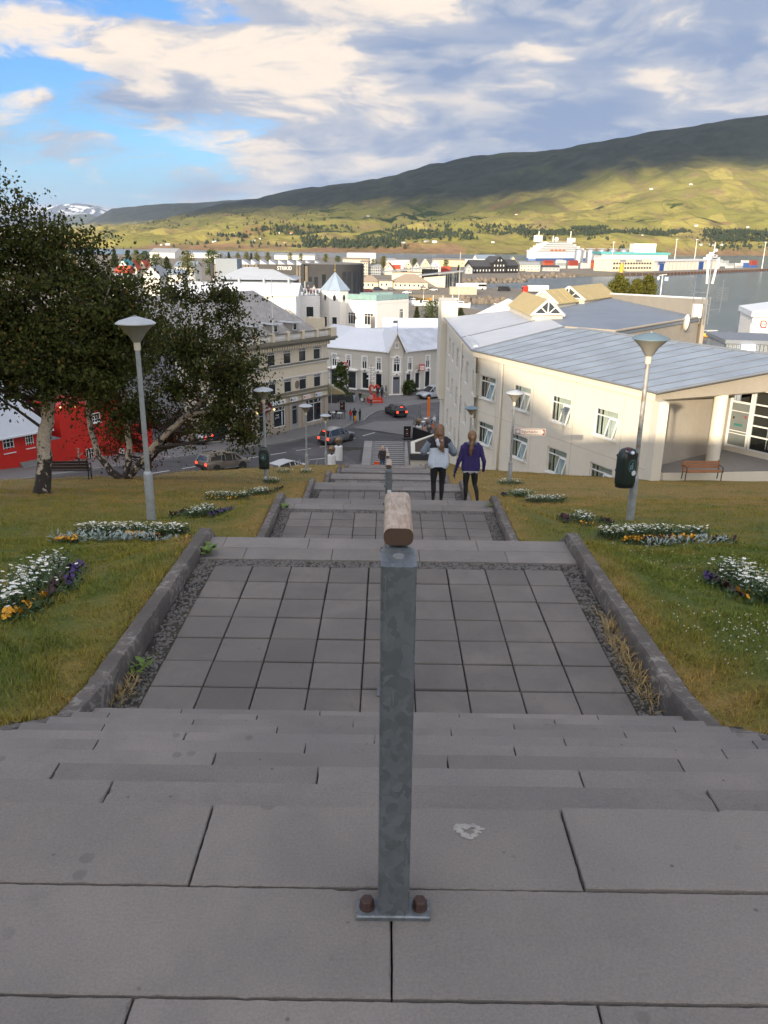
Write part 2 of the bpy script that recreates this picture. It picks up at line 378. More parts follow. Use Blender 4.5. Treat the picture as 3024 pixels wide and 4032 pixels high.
# top landing, slab joints where the photograph has them
slab_row(1.59,1.894,0,cuts=[SX0,-1.44,-.468,.50,1.45,SX1],dz={3: .007,4: .006},jy=.006)
slab_row(1.284,1.59,0,cuts=[SX0,-.93,.028,.99,1.95,SX1])
slab_row(.978,1.284,0,cuts=[SX0,-1.47,-.51,.455,1.42,SX1],jy=.007)
slab_row(.672,.978,0,off=.3); slab_row(.36,.672,0,off=.8); slab_row(-.6,.36,0,off=.2)
offs = [.55,.18,.82,.36,.70,.05,.47,.88,.24,.62]
for li,(ys,zs,n,y1,y2,z1) in enumerate(levels):
    if li > 6: 
        for k in range(1,n): slab_row(ys+(k-1)*TRD,ys+k*TRD,zs-k*RIS,L=2.1,off=0)
        slab_row(y1,y2,z1,L=2.1); continue
    for k in range(1,n): slab_row(ys+(k-1)*TRD-.012,ys+k*TRD,zs-k*RIS,off=offs[(k+li*3) % 10])
    slab_row(y2-TRD,y2,z1,off=offs[(li*2+1) % 10],jy=.005); slab_row(y2-2*TRD,y2-TRD,z1,off=offs[(li*2+6) % 10],jy=.007)
    # paving tiles: nine across
    if li < 5:
        T_ = .4125; x0 = (SX0+SX1)/2 - 4.5*T_
        yt = y2-2*TRD-.185
        rows = int((yt-(y1+.02))/T_)
        for r_ in range(rows+1):
            yb = max(yt-(r_+1)*T_,y1+.01); 
            if yt-r_*T_-yb < .06: continue
            for c_ in range(9):
                d = yt-r_*T_-yb
                slab_obj('paving_tile',T_-random.choice((.009,.012,.016)),d-random.choice((.018,.022,.026)),.05,M_tile,(x0+(c_+.5)*T_,yb+d/2,z1-.004+random.uniform(-.003,.003)),stairs,.006,.003)
# gravel gutters: pebbles set in dark mortar
def pebbles(x0,x1,y0,y1,z,n,smin,smax):
    m_ = MB(); m_.box(x0,x1,y0,y1,z-.05,z-.018)
    vs0 = np.array(ICO[0][0]); fs0 = np.array(ICO[0][1])
    P0 = np.stack([rng.uniform(x0+.01,x1-.01,n),rng.uniform(y0,y1,n),np.full(n,z-.017)],1)
    S = rng.uniform(smin,smax,(n,1))*np.stack([rng.uniform(.7,1.3,n),rng.uniform(.7,1.3,n),rng.uniform(.4,.7,n)],1)
    V = (vs0[None]*S[:,None,:] + P0[:,None,:]).reshape(-1,3); Fq = (fs0[None] + (np.arange(n)*12)[:,None,None]).reshape(-1,3)
    return m_,V,Fq
for li in range(4):
    ys,zs,n,y1,y2,z1 = levels[li]
    yt = y2-2*TRD
    for (a,b,c,d,nn) in ((SX0,SX0+.205,y1,yt,900),(SX1-.205,SX1,y1,yt,900),(SX0+.2,SX1-.2,yt-.175,yt-.005,1500)):
        m_,V,Fq = pebbles(a,b,c,d,z1,nn if li < 2 else nn//2,.008,.021)
        o = m_.build('gutter_bed',M_joint,stairs)
        o = link('pebble_strip',np_mesh('pebble_strip',V,Fq,M_pebble,smooth=True),stairs); o['kind'] = 'stuff'
# kerbs: a rough cast strip either side, dropping along each flight and easing down along each landing
def kerb_line(li):
    ys,zs,n,y1,y2,z1 = levels[li]
    return [(ys-.05,zs+.02),(y1-.3,z1+.30),(y1+.25,z1+.215),(y2-.9,z1+.12),(y2+.02,z1+.10)]
def kerb(side,li):
    pts = kerb_line(li); 
    if li > 0: pts[0] = (pts[0][0]+.02,pts[0][1]+.08)
    xin = (SX0 if side < 0 else SX1); s = side; w = .155
    # resample
    ysamp = np.arange(pts[0][0],pts[-1][0],.06 if li < 2 else .25); ysamp = np.append(ysamp,pts[-1][0])
    zz = np.interp(ysamp,[p[0] for p in pts],[p[1] for p in pts])
    V = []; Fq = []
    amp = .014 if li < 2 else .008
    for i,(yy,z_) in enumerate(zip(ysamp,zz)):
        jag = lambda a: random.uniform(-a,a)
        chip = random.random() < .12 and li < 2
        prof = [(0,z_-.75),(jag(amp*.5),z_-.16),(jag(amp),z_-.03-(.03 if chip else 0)),(.018+jag(.004),z_+jag(.004)-(.012 if chip else 0)),(w*.5,z_+jag(.005)),(w-.02,z_+jag(.005)),(w+jag(amp),z_-.03),(w+.01,z_-.6)]
        V += [(xin+s*px_,yy+jag(.008),pz) for px_,pz in prof]
    m_ = len(prof)
    for i in range(len(ysamp)-1):
        for j in range(m_-1):
            a = i*m_+j; q = (a,a+1,a+m_+1,a+m_)
            Fq.append(q if side < 0 else q[::-1])
    mb_ = MB(); e = (len(ysamp)-1)*m_
    mb_.add(V,Fq + [tuple(range(m_)) if side > 0 else tuple(range(m_-1,-1,-1)),tuple(range(e+m_-1,e-1,-1)) if side > 0 else tuple(range(e,e+m_))])
    o = mb_.build('kerb',M_curb,stairs,smooth='auto'); return o
for li in range(7):
    kerb(-1,li); kerb(1,li)
M_scar = mat('fresh_chip',(.33,.32,.30),.95,var=.4,scale=30,bump=.004,bscale=120)
chip = MB()
for k in range(70):
    a = random.choice((random.gauss(2.3,.5),random.gauss(4.4,.6),random.gauss(.3,.9))); q = random.gauss(.029,.005)+.006*math.sin(3*a)
    c = (.235+math.cos(a)*q*1.0,1.795+math.sin(a)*q*.75,.0012)
    chip.ico(c,random.uniform(.002,.007),1.6,1.2,.12,0,.4)
chip.build('chipped_spot',M_scar,stairs)
# weeds and dry tufts growing along the kerbs
def weed(name,x,y,z,n,L,mt,wid,up):
    V = []; Fq = []
    for k in range(n):
        a = random.uniform(0,6.28); l = L*random.uniform(.5,1.1); w = wid*random.uniform(.7,1.2); b = len(V)
        bx,by = x+random.gauss(0,.03),y+random.gauss(0,.06)
        dx,dy = math.cos(a),math.sin(a); px_,py_ = -dy*w,dx*w
        e = random.uniform(.4,1)*up
        V += [(bx,by,z),(bx+dx*l*.5+px_,by+dy*l*.5+py_,z+l*e*.6),(bx+dx*l*.5-px_,by+dy*l*.5-py_,z+l*e*.6),(bx+dx*l,by+dy*l,z+l*e*.75)]
        Fq += [(b,b+1,b+2),(b+1,b+3,b+2)]
    o = link(name,np_mesh(name,V,Fq,mt),stairs); o['kind'] = 'stuff'
M_dry = mat('dry_grass',(.30,.21,.075),.8,var=.3,scale=5)
weed('weed_tuft',SX0+.05,5.75,-1.78,16,.12,M_weed,.022,1.0)
weed('weed_tuft',SX0+.07,8.35,-1.78,26,.14,M_weed,.03,.8)
weed('weed_tuft',SX0+.06,14.9,-3.42,16,.13,M_weed,.028,.8)
weed('weed_tuft',SX1-.06,15.2,-3.42,14,.12,M_weed,.026,.8)
for k in range(26): weed('dry_tuft',SX1-.05-random.uniform(0,.07),5.35+k*.055,-1.80,14,random.uniform(.09,.19),M_dry,.0035,1.3)
for k in range(8): weed('dry_tuft',SX0+.06,5.25+k*.045,-1.80,12,.12,M_dry,.0035,1.2)

# ------------------------------------------------------------------ handrails
def galv_mat():
    m = bpy.data.materials.new('galvanised_steel'); m.use_nodes = True; T = NT(m.node_tree)
    b = T.n('ShaderNodeBsdfPrincipled'); o = T.n('ShaderNodeOutputMaterial'); T.t.links.new(b.outputs[0],o.inputs[0])
    p = T.n('ShaderNodeNewGeometry').outputs['Position']
    pw = T.vmath('ADD',p,T.vmath('MULTIPLY',T.n('ShaderNodeTexNoise',i_Vector=p,i_Scale=38.0).outputs[1],(.03,.03,.03)))
    vo = T.n('ShaderNodeTexVoronoi'); T.put(vo.inputs['Vector'],T.vmath('MULTIPLY',pw,(1,1,.75))); vo.inputs['Scale'].default_value = 58
    g = T.n('ShaderNodeSeparateColor'); T.put(g.inputs[0],vo.outputs['Color'])
    n = T.noise(p,9,4,.6)
    k = T.math('ADD',T.math('MULTIPLY',g.outputs[0],.38),T.math('MULTIPLY',n,.72))
    c = T.mix(T.ramp(k,.25,.85),(.118,.134,.147),(.185,.208,.226))
    c = T.mix(T.ramp(T.noise(p,18,4,.7),.60,.75,0,.3),c,(.075,.08,.085)); c = T.mix(T.ramp(T.noise(T.vmath('MULTIPLY',p,(1,1,.05)),160,2,.6),.66,.74,0,.35),c,(.30,.32,.33))
    T.put(b.inputs['Base Color'],c); T.put(b.inputs['Roughness'],T.ramp(k,.2,.9,.52,.36)); b.inputs['Metallic'].default_value = .45
    bn = T.n('ShaderNodeBump'); bn.inputs['Distance'].default_value = .0006; T.put(bn.inputs['Height'],n); T.put(b.inputs['Normal'],bn.outputs[0])
    return m
def wood_mat():
    m = bpy.data.materials.new('weathered_wood'); m.use_nodes = True; T = NT(m.node_tree)
    b = T.n('ShaderNodeBsdfPrincipled'); o = T.n('ShaderNodeOutputMaterial'); T.t.links.new(b.outputs[0],o.inputs[0])
    p = T.n('ShaderNodeNewGeometry').outputs['Position']
    pv = T.vmath('MULTIPLY',p,(1,.12,1))
    g = T.noise(pv,130,4,.7); n = T.noise(p,25,3,.6); f = T.noise(T.vmath('MULTIPLY',p,(1,.45,1)),420,2,.8)
    c = T.mix(T.ramp(g,.3,.7),(.27,.195,.14),(.46,.37,.29))
    c = T.mix(T.ramp(n,.4,.7,0,.6),c,(.54,.46,.39))
    c = T.mix(T.ramp(f,.60,.68,0,.75),c,(.10,.065,.045))
    nz = T.n('ShaderNodeSeparateXYZ'); T.put(nz.inputs[0],T.n('ShaderNodeNewGeometry').outputs['Normal'])
    c = T.mix(T.ramp(nz.outputs[1],-.5,-.9),c,(.075,.045,.03))      # bare end grain of the rail is dark brown
    T.put(b.inputs['Base Color'],c); b.inputs['Roughness'].default_value = .75
    bn = T.n('ShaderNodeBump'); bn.inputs['Distance'].default_value = .0008; T.put(bn.inputs['Height'],T.math('ADD',g,f)); T.put(b.inputs['Normal'],bn.outputs[0])
    return m
M_galv = galv_mat(); M_wood = wood_mat(); M_bolt = mat('rusty_bolt',(.075,.045,.04),.7,.3,var=.3,scale=40,bump=.001,bscale=200)
def round_rect(w,h,r,n=4):
    pts = []
    for (cx,cy,a0) in ((w/2-r,h/2-r,0),(-w/2+r,h/2-r,90),(-w/2+r,-h/2+r,180),(w/2-r,-h/2+r,270)):
        for k in range(n+1):
            a = R(a0+90*k/n); pts.append((cx+r*math.cos(a),cy+r*math.sin(a)))
    return pts
def sweep(mb_,path,prof):
    """sweep an XZ-plane profile along a path lying in the YZ plane (mitred)"""
    P_ = [Vector((0,a,b)) for a,b in path]; n = len(prof); V = []
    for i,p in enumerate(P_):
        d0 = (P_[i]-P_[i-1]).normalized() if i else (P_[1]-P_[0]).normalized()
        d1 = (P_[i+1]-P_[i]).normalized() if i < len(P_)-1 else d0
        t = (d0+d1).normalized(); nrm = Vector((0,-t.z,t.y)); sc = 1/max(.3,t.dot(d1))
        V += [p + Vector((a,0,0)) + nrm*b*sc for a,b in prof]
    Fq = [(i*n+j,i*n+(j+1) % n,(i+1)*n+(j+1) % n,(i+1)*n+j) for i in range(len(P_)-1) for j in range(n)]
    e = (len(P_)-1)*n
    mb_.add(V,[f[::-1] for f in Fq] + [tuple(range(n)),tuple(range(e+n-1,e-1,-1))])
HX = .032
def handrail(li,label):
    ys,zs,n,y1,y2,z1 = levels[li]
    hgt = .885 if li == 0 else .93
    Lr = (n-1)*TRD; yt = ys-.345      # centre of the upper post
    t = thing('handrail',label,'handrail',(HX,yt,zs),0,'centre handrails of the stairway')
    yb = y1+.55-yt; zb = z1-zs; D = .11; W_ = .0725
    y_b0 = .30; drop = (zs-z1); y_b1 = yb-.18; ztop = hgt-D*0
    # upper post, lower post
    prof = round_rect(W_,D,.011)
    p_ = MB(); p_.prism(prof,.012,hgt,None); po = p_.build('post',M_galv,t,smooth='auto')
    pl = MB().slab(-.086,.086,-D/2-.006,-D/2+.052,0,.013,.003).build('base_plate',M_galv,po)
    for sx in (-.062,.062):
        bo = MB().lathe([(.0185,0),(.0185,.004),(.0165,.004)],14); bo.lathe([(.0165,.004),(.0165,.021),(.013,.025)],6); bo.build('bolt',M_bolt,po,TR(sx,-D/2+.024,.013))
    p2 = MB(); p2.prism(prof,.012,hgt-.02); p2o = p2.build('post',M_galv,t,TR(0,yb,zb),smooth='auto')
    MB().slab(-.085,.085,-D/2-.004,D/2+.004,0,.013,.003).build('base_plate',M_galv,p2o)
    # steel rail and wooden grip on top of it
    rl = MB(); sweep(rl,[(D/2-.002,hgt-.024),(y_b0,hgt-.024),(y_b1,hgt-.024+zb+.01),(yb-D/2+.002,hgt-.024+zb+.01)],round_rect(.05,.046,.006))
    rl.build('rail',M_galv,t,smooth='auto')
    w = MB(); sweep(w,[(.048,hgt+.026),(y_b0,hgt+.026),(y_b1,hgt+.026+zb+.01),(yb+.03,hgt+.026+zb+.01)],round_rect(.062,.038,.015,5))
    w.build('wooden_grip',M_wood,t,smooth='auto')
    cl = MB()
    for y in (.0,): cl.lathe([(.012,0),(.012,.004)],10,TR(.0,.0,hgt))
    cl.build('clip',M_steel,t)
    return t
lab = ['galvanised handrail post with worn wooden grip nearest in the middle of the stairs','handrail with stickers on its post at the second flight of stairs',
       'handrail at the third flight, wooden end just above the stickered post','handrail at the fourth flight of the stairs','handrail at the fifth flight of the stairs',
       'handrail at the sixth flight below the landing edges','handrail at the lowest flight leading to the street']
rails = [handrail(i,lab[i]) for i in range(7)]; rails[0].rotation_euler.y = -.004
M_stk = mat('sticker_blue',(.16,.33,.55),.6,var=.3,scale=40,space='obj'); M_stkw = mat('sticker_white',(.6,.65,.7),.6,var=.3,scale=40)
for (x,z_,w,h) in ((-.015,.42,.03,.05),(.017,.40,.022,.06),(-.016,.52,.02,.03),(.012,.515,.03,.035),(0.0,.60,.05,.03)): MB().box(x-w/2,x+w/2,-.0585,-.0552,z_-h/2,z_+h/2).build('sticker',M_stk,rails[1])
pass; MB().box(-.012,.028,-.0575,-.0552,.62,.72).build('sticker',M_stkw,rails[1])
# ------------------------------------------------------------------ hillside, street level, sea
def smooth(a,b,x): t = np.clip((x-a)/(b-a),0,1); return t*t*(3-2*t)
_kp = []
for (ys,zs,n,y1,y2,z1) in levels: _kp += [(ys,zs+.03),(y1-.25,z1+.27),(y1+.25,z1+.20),(y2-.9,z1+.10)]
_kp += [(STAIR_END[0],STAIR_END[1]+.05)]
KY,KZ = np.array([p[0] for p in _kp]),np.array([p[1] for p in _kp])
U_ST = np.array([.6,.8]); K0 = np.array([-7.6,103.4]); ZST = -20.9
def zst(X,Y):
    """level of the street: flat at the square, climbing along the street to the left"""
    s = (X-K0[0])*U_ST[0] + (Y-K0[1])*U_ST[1]
    return ZST + np.maximum(0,-s-10)*.083*(np.clip((-X-2)/6,0,1))
def vnoise(X,Y,sc,seed=0):
    return (np.sin(X*1.3/sc+seed)*np.cos(Y*1.7/sc+seed*2.1) + .6*np.sin(X*2.9/sc+1.7*seed+Y*1.1/sc) + .4*np.cos(Y*4.1/sc-X*2.3/sc+seed))/2.0
CREST = [(-60,12),(-16,28.5),(-13.5,31),(-11,34.7),(-10,41),(-8.6,46),(-7,49),(-5.6,57),(-2,60),(4,62),(5.5,78),(20,82),(60,90)]
def zlawn(X,Y):
    X = np.asarray(X,float); Y = np.asarray(Y,float)
    pl = -.2443*(Y-1.5) - .45 + .05*vnoise(X,Y,2.3,1) + .02*vnoise(X,Y,.7,4)
    pl = np.where(Y < 1.5,-.45 + (1.5-Y)*.02,pl)
    dk = np.maximum(SX0-.155-X,X-SX1-.155)
    kz = np.interp(Y,KY,KZ) - .035
    w = smooth(1.5,.05,dk)
    return kz*w + pl*(1-w)
def zhill(X,Y):
    z = zlawn(X,Y)
    yc = np.interp(X,[p[0] for p in CREST],[p[1] for p in CREST])
    drop = np.maximum(0,Y-yc)
    z = np.where(drop > 0,z - (drop*.55 + .05*drop**2*np.exp(-drop/3)),z)
    z = np.maximum(z,zst(X,Y)-.45)
    # the hill goes on rising behind the viewer (the church hill), higher towards the left; profile shaped to shade stairs and street
    top = np.interp(X,[-400,-75,-47,-31,-8,6,60],[31,31,29,9.2,9.4,7,4])
    back = smooth(-6,-31,Y)
    z = np.where(Y < -6,z*(1-back) + (top + .25*vnoise(X,Y,9,2))*back,z)
    inst = (np.abs(X-(SX0+SX1)/2) < 2.18) & (Y > -3) & (Y < 82)
    return np.where(inst,np.minimum(z,np.interp(Y,KY,KZ))-1.3,z)
def heightfield(name,xs,ys,zf,m,smooth_=True,kind='structure'):
    X,Yg = np.meshgrid(xs,ys); Zg = zf(X,Yg); nx = len(xs)
    V = np.stack([X,Yg,Zg],-1).reshape(-1,3)
    i = np.arange(len(ys)-1)[:,None]*nx + np.arange(nx-1)[None]; i = i.ravel()
    o = link(name,np_mesh(name,V,np.stack([i,i+1,i+nx+1,i+nx],1),m,smooth=smooth_)); o['kind'] = kind; return o
def grass_ground_mat(name,blade=False):
    m = bpy.data.materials.new(name); m.use_nodes = True; T = NT(m.node_tree)
    b = T.n('ShaderNodeBsdfPrincipled'); o = T.n('ShaderNodeOutputMaterial'); T.t.links.new(b.outputs[0],o.inputs[0])
    p = T.n('ShaderNodeNewGeometry').outputs['Position']
    sp = T.n('ShaderNodeSeparateXYZ'); T.put(sp.inputs[0],p)
    n1 = T.noise(p,.55,4,.6,.5); n2 = T.noise(p,2.4,4,.65); n3 = T.noise(p,30,3,.7)
    # drier and browner down the slope, greener near the beds
    far = T.ramp(sp.outputs[1],9.0,27.0)
    k = T.math('ADD',T.math('ADD',T.math('MULTIPLY',n1,.9),T.math('MULTIPLY',n2,.75)),T.math('MULTIPLY',far,.30))
    k = T.math('ADD',k,T.math('MULTIPLY',T.ramp(T.math('ABSOLUTE',T.math('SUBTRACT',sp.outputs[0],.04)),2.9,2.25),.20))
    k = T.math('SUBTRACT',k,T.math('MULTIPLY',T.ramp(sp.outputs[0],2.0,4.0),T.ramp(sp.outputs[1],22.0,6.0,0,.13)))
    green,olive,straw = (.118,.165,.020),(.235,.205,.032),(.385,.250,.068)
    c = T.mix(T.ramp(k,.66,.98),green,olive); c = T.mix(T.ramp(k,.93,1.22),c,straw)
    c = T.mix(T.ramp(n3,.35,.7,0,.5),c,(.055,.060,.014))
    c = T.mix(T.ramp(n3,.66,.8,0,.4),c,(.24,.19,.07))
    if blade:
        rp = T.n('ShaderNodeNewGeometry').outputs['Random Per Island']
        kk = T.math('ADD',.80,T.math('MULTIPLY',rp,.75)); cv = T.n('ShaderNodeCombineXYZ'); [T.put(cv.inputs[i],kk) for i in range(3)]
        c = T.mix(1.0,c,cv.outputs[0],'MULTIPLY')
        c = T.mix(T.ramp(rp,.80,.92,0,.7),c,(.26,.20,.075))
    else:
        c = T.mix(.35,c,(.045,.036,.018))
    T.put(b.inputs['Base Color'],c); b.inputs['Roughness'].default_value = .75; b.inputs['Specular IOR Level'].default_value = .25
    if not blade:
        bn = T.n('ShaderNodeBump'); bn.inputs['Distance'].default_value = .03; T.put(bn.inputs['Height'],n3); T.put(b.inputs['Normal'],bn.outputs[0])
    return m
M_lawn = grass_ground_mat('lawn'); M_blade = grass_ground_mat('grass_blade',True)
def cat_(*a): return np.unique(np.round(np.concatenate(a),3))
hx = cat_(np.arange(-420,-60,20),np.arange(-60,-20,4),np.arange(-20,-6,.6),np.arange(-6,-2.16,.16),[-2.19,-2.12],np.arange(-2.1,2.2,.7),[2.20,2.27],np.arange(2.3,6,.16),np.arange(6,20,.6),np.arange(20,64,4))
hy = cat_(np.arange(-160,-35,10),np.arange(-35,-3,2),np.arange(-3,4,.5),np.arange(4,24,.2),np.arange(24,62,.5),np.arange(62,86,2))
heightfield('hillside',hx,hy,zhill,M_lawn)

# grass blades where the lawn lies in view
def in_view(X,Y,Z,mx=1.9):
    d = np.stack([X,Y,Z],1) - CAM; a = d@_f
    return (a > .5) & (np.abs((d@_r)/a*FPX) < 1512*mx+120) & ((d@-_u)/a*FPX < 2016*1.5)
def blades(n,y0,y1,hgt,wid,dens_pow=1.0,seed=1,mask=None):
    g = np.random.default_rng(seed)
    Y = y0 + (y1-y0)*g.random(n)**dens_pow; side = np.where(g.random(n) < .5,-1,1)
    ext = .72*Y + 2.0; X = np.where(side < 0,SX0-.15,SX1+.15) + side*g.random(n)*np.maximum(ext-2.0,.6)
    Z = zlawn(X,Y)
    ok = in_view(X,Y,Z); yc = np.interp(X,[p[0] for p in CREST],[p[1] for p in CREST]); ok &= Y < yc+1.0
    nw = (X-5.57)*.902 + (Y-52.28)*.431; ok &= nw < -.1
    X,Y,Z = X[ok],Y[ok],Z[ok]; n = len(X)
    patch = .75 + .6*vnoise(X,Y,.5,3) + .5*vnoise(X,Y,.17,6); L = hgt*np.clip(patch,.25,1.9)*g.uniform(.6,1.3,n)
    a = g.uniform(0,2*np.pi,n); b = g.uniform(0,2*np.pi,n); lean = g.uniform(.15,1.05,n)*L; w = wid*g.uniform(.7,1.3,n)
    base = np.stack([X,Y,Z-.01],1); side_ = np.stack([np.cos(a),np.sin(a),0*a],1)*w[:,None]
    mid = base + np.stack([np.cos(b)*lean*.35,np.sin(b)*lean*.35,L*.62],1); tip = base + np.stack([np.cos(b)*lean,np.sin(b)*lean,L],1)
    V = np.stack([base-side_,base+side_,mid+side_*.7,mid-side_*.7,tip],1).reshape(-1,3)
    o = np.arange(n)*5
    F3 = np.concatenate([np.stack([o,o+1,o+2],1),np.stack([o,o+2,o+3],1),np.stack([o+3,o+2,o+4],1)])
    return V,F3
Vs = []; Fs = []; b0 = 0
for args in ((230000,2.0,12,.066,.0032,.8,1),(170000,9,24,.065,.0042,.8,2),(95000,22,57,.075,.0075,.8,3)):
    V,F3 = blades(*args); Vs.append(V); Fs.append(F3+b0); b0 += len(V)
o = link('lawn_grass',np_mesh('lawn_grass',np.concatenate(Vs),np.concatenate(Fs),M_blade)); setp(o,'short drying lawn grass on both sides of the stairs','grass',None,'stuff')

# ------------------------------------------------------------------ street level
def asphalt_mat(name,base,patch,sc=.35):
    m = bpy.data.materials.new(name); m.use_nodes = True; T = NT(m.node_tree)
    b = T.n('ShaderNodeBsdfPrincipled'); o = T.n('ShaderNodeOutputMaterial'); T.t.links.new(b.outputs[0],o.inputs[0])
    p = T.n('ShaderNodeNewGeometry').outputs['Position']
    n1 = T.noise(p,sc,5,.6,.3); n2 = T.noise(p,9,3,.7); n3 = T.noise(T.vmath('MULTIPLY',p,(.3,1,1)),.9,3,.6)
    c = T.mix(T.ramp(n1,.40,.62),base,patch); c = T.mix(T.ramp(n3,.56,.7,0,.4),c,tuple(x*.6 for x in base)); c = T.mix(T.ramp(n2,.3,.8,0,.3),c,tuple(x*1.5 for x in base))
    T.put(b.inputs['Base Color'],c); b.inputs['Roughness'].default_value = .85; return m
M_asph = asphalt_mat('asphalt',(.075,.074,.078),(.105,.103,.106)); M_asph2 = asphalt_mat('road_asphalt',(.055,.055,.058),(.070,.069,.072))
M_walk = mat('pavement',(.150,.146,.145),.85,var=.18,scale=.6); M_walk2 = mat('paving_light',(.165,.162,.158),.85,var=.16,scale=.5)
M_kerbst = mat('kerbstone',(.21,.21,.205),.8,var=.12,scale=1.2); M_line = mat('road_paint',(.62,.62,.58),.7,var=.2,scale=2)
M_brickd = mat('paver_dark',(.075,.074,.076),.85,var=.15,scale=2,objvar=.12); M_brickl = mat('paver_light',(.27,.26,.25),.85,var=.15,scale=2,objvar=.10)
def sheet(name,poly,dz,m,parent=None,step=2.0,kind='structure'):
    """flat sheet following the street level, cut into bands along the street so that it bends with it"""
    c = np.array(poly,float); s = (c-K0)@U_ST; t = (c-K0)@np.array([.8,-.6])
    mb_ = MB(); a = s.min()
    cuts = [s.min()] + [v for v in np.arange(-60,60,step) if s.min() < v < s.max()] + [s.max()]
    pts = [(float(x),float(y)) for x,y in zip(s,t)]
    def clip(P_,k,lo):
        out = []
        for i in range(len(P_)):
            p,q = P_[i],P_[(i+1) % len(P_)]; pi = (p[0] >= k) if lo else (p[0] <= k); qi = (q[0] >= k) if lo else (q[0] <= k)
            if pi: out.append(p)
            if pi != qi: f = (k-p[0])/(q[0]-p[0]); out.append((k,p[1]+f*(q[1]-p[1])))
        return out
    for lo,hi in zip(cuts[:-1],cuts[1:]):
        P_ = clip(clip(pts,lo,True),hi,False)
        if len(P_) < 3: continue
        W_ = [(K0[0]+u*.6+v*.8,K0[1]+u*.8-v*.6) for u,v in P_]
        ar = sum(W_[i][0]*W_[(i+1) % len(W_)][1]-W_[(i+1) % len(W_)][0]*W_[i][1] for i in range(len(W_)))
        if ar < 0: W_ = W_[::-1]
        mb_.poly([(x,y,float(zst(np.array(x),np.array(y)))+dz) for x,y in W_])
    o = mb_.build(name,m,parent)
    if parent is None: o['kind'] = kind
    return o
gx = cat_(np.arange(-300,-60,20),np.arange(-60,20,2),np.arange(20,200,15)); gy = cat_(np.arange(56,132,2),np.arange(132,232,10))
def ztown(X,Y): return np.where(Y < 125,zst(X,Y),zst(X,Y)*0 + np.interp(Y,[125,230],[ZST,-22.95])) - .03 - .3*smooth(60,120,X)
heightfield('street_ground',gx,gy,ztown,M_asph)
def su(s,t): return (K0[0]+s*.6+t*.8,K0[1]+s*.8-t*.6)      # along the street, across it towards the viewer
sheet('road',[su(-55,4.6),su(-1,4.6),su(1.0,12.8),su(-55,12.8)],.004,M_asph2)
walk = sheet('pavement',[su(-55,-.4),su(2,-.4),su(2,3.0),su(-2,4.3),su(-55,4.3)],.12,M_walk)
plaza = sheet('square_paving',[su(2,-1.5),su(2,3.0),(-2.9,104.2),(-2.4,107),(-1.4,110),(1.0,113),(5.0,116.5),(9.5,119.5),(12,128),(2,124),(-10,130),(-30,140),(-30,125),(-9.5,105)],.124,M_walk)
sheet('square_band',[(-5.5,104.8),(-3.2,104.4),(-2.4,108),(-.6,111.5),(4.6,116.8),(8.6,119.6),(8.2,121.2),(2.0,117.2),(-3.0,112.5)],.130,M_walk2)
sheet('crossing_band',[su(-.6,4.8),su(4,4.5),su(9,9),(3.0,96),(1.5,94.8),su(.6,12.8)],.008,M_walk2)
def kerb_run(pts,h=.125,w=.25):
    m_ = MB()
    for (a,b) in zip(pts[:-1],pts[1:]):
        a,b = np.array(a),np.array(b); d = (b-a)/np.linalg.norm(b-a); n = np.array([-d[1],d[0]])*w
        za,zb = float(zst(a[0],a[1])),float(zst(b[0],b[1]))
        q = [a,b,b+n,a+n]; zz = [za,zb,zb,za]
        m_.add([(p[0],p[1],z_-.1) for p,z_ in zip(q,zz)] + [(p[0],p[1],z_+h) for p,z_ in zip(q,zz)],[(0,3,2,1),(4,5,6,7),(0,1,5,4),(1,2,6,5),(2,3,7,6),(3,0,4,7)])
    o = m_.build('street_kerb',M_kerbst); o['kind'] = 'structure'
kerb_run([su(-55,4.3),su(-40,4.3),su(-24,4.3),su(-12,4.3),su(-2,4.3),su(2,3.0),(-2.9,104.1),(-2.4,107),(-1.4,110),(1.0,113),(5.0,116.5),(9.5,119.5)],.128)
for k in range(-14,1):
    s0 = k*3.9+.6
    if s0 > -1.5: continue
    sheet('road_marking',[su(s0,8.35),su(s0+2.4,8.35),su(s0+2.4,8.5),su(s0,8.5)],.010,M_line)
for k in range(-7,-3): sheet('road_marking',[su(k*4.4,12.55),su(k*4.4+2.9,12.55),su(k*4.4+2.9,12.7),su(k*4.4,12.7)],.010,M_line)
# striped paving at the foot of the stairs: rows of light and dark pavers
zeb = setp(link('striped_paving',None),kind='structure')
MB().box(-2.6,2.95,80.5,93.0,ZST-.2,ZST+.01).build('paving_bed',M_walk,zeb)
sb = MB().slab(-1.72,1.72,-.21,.21,-.05,0,.01); md,ml = sb.mesh('paver_row',M_brickd),sb.mesh('paver_row',M_brickl)
for k in range(27):
    y = 81.2+k*.437
    o = link('paver_row',md if k % 2 else ml,zeb); o.location = (.17+.01*k,y,ZST+.06)
for (x0,x1,mt) in ((-2.55,-1.62,M_brickl),(1.98,2.45,M_brickl),(2.48,2.92,M_brickd)):
    for k in range(12): MB().slab(x0,x1-.02,81+k,81.98+k,ZST,ZST+.06,.01).build('paver_edge',mt,zeb)
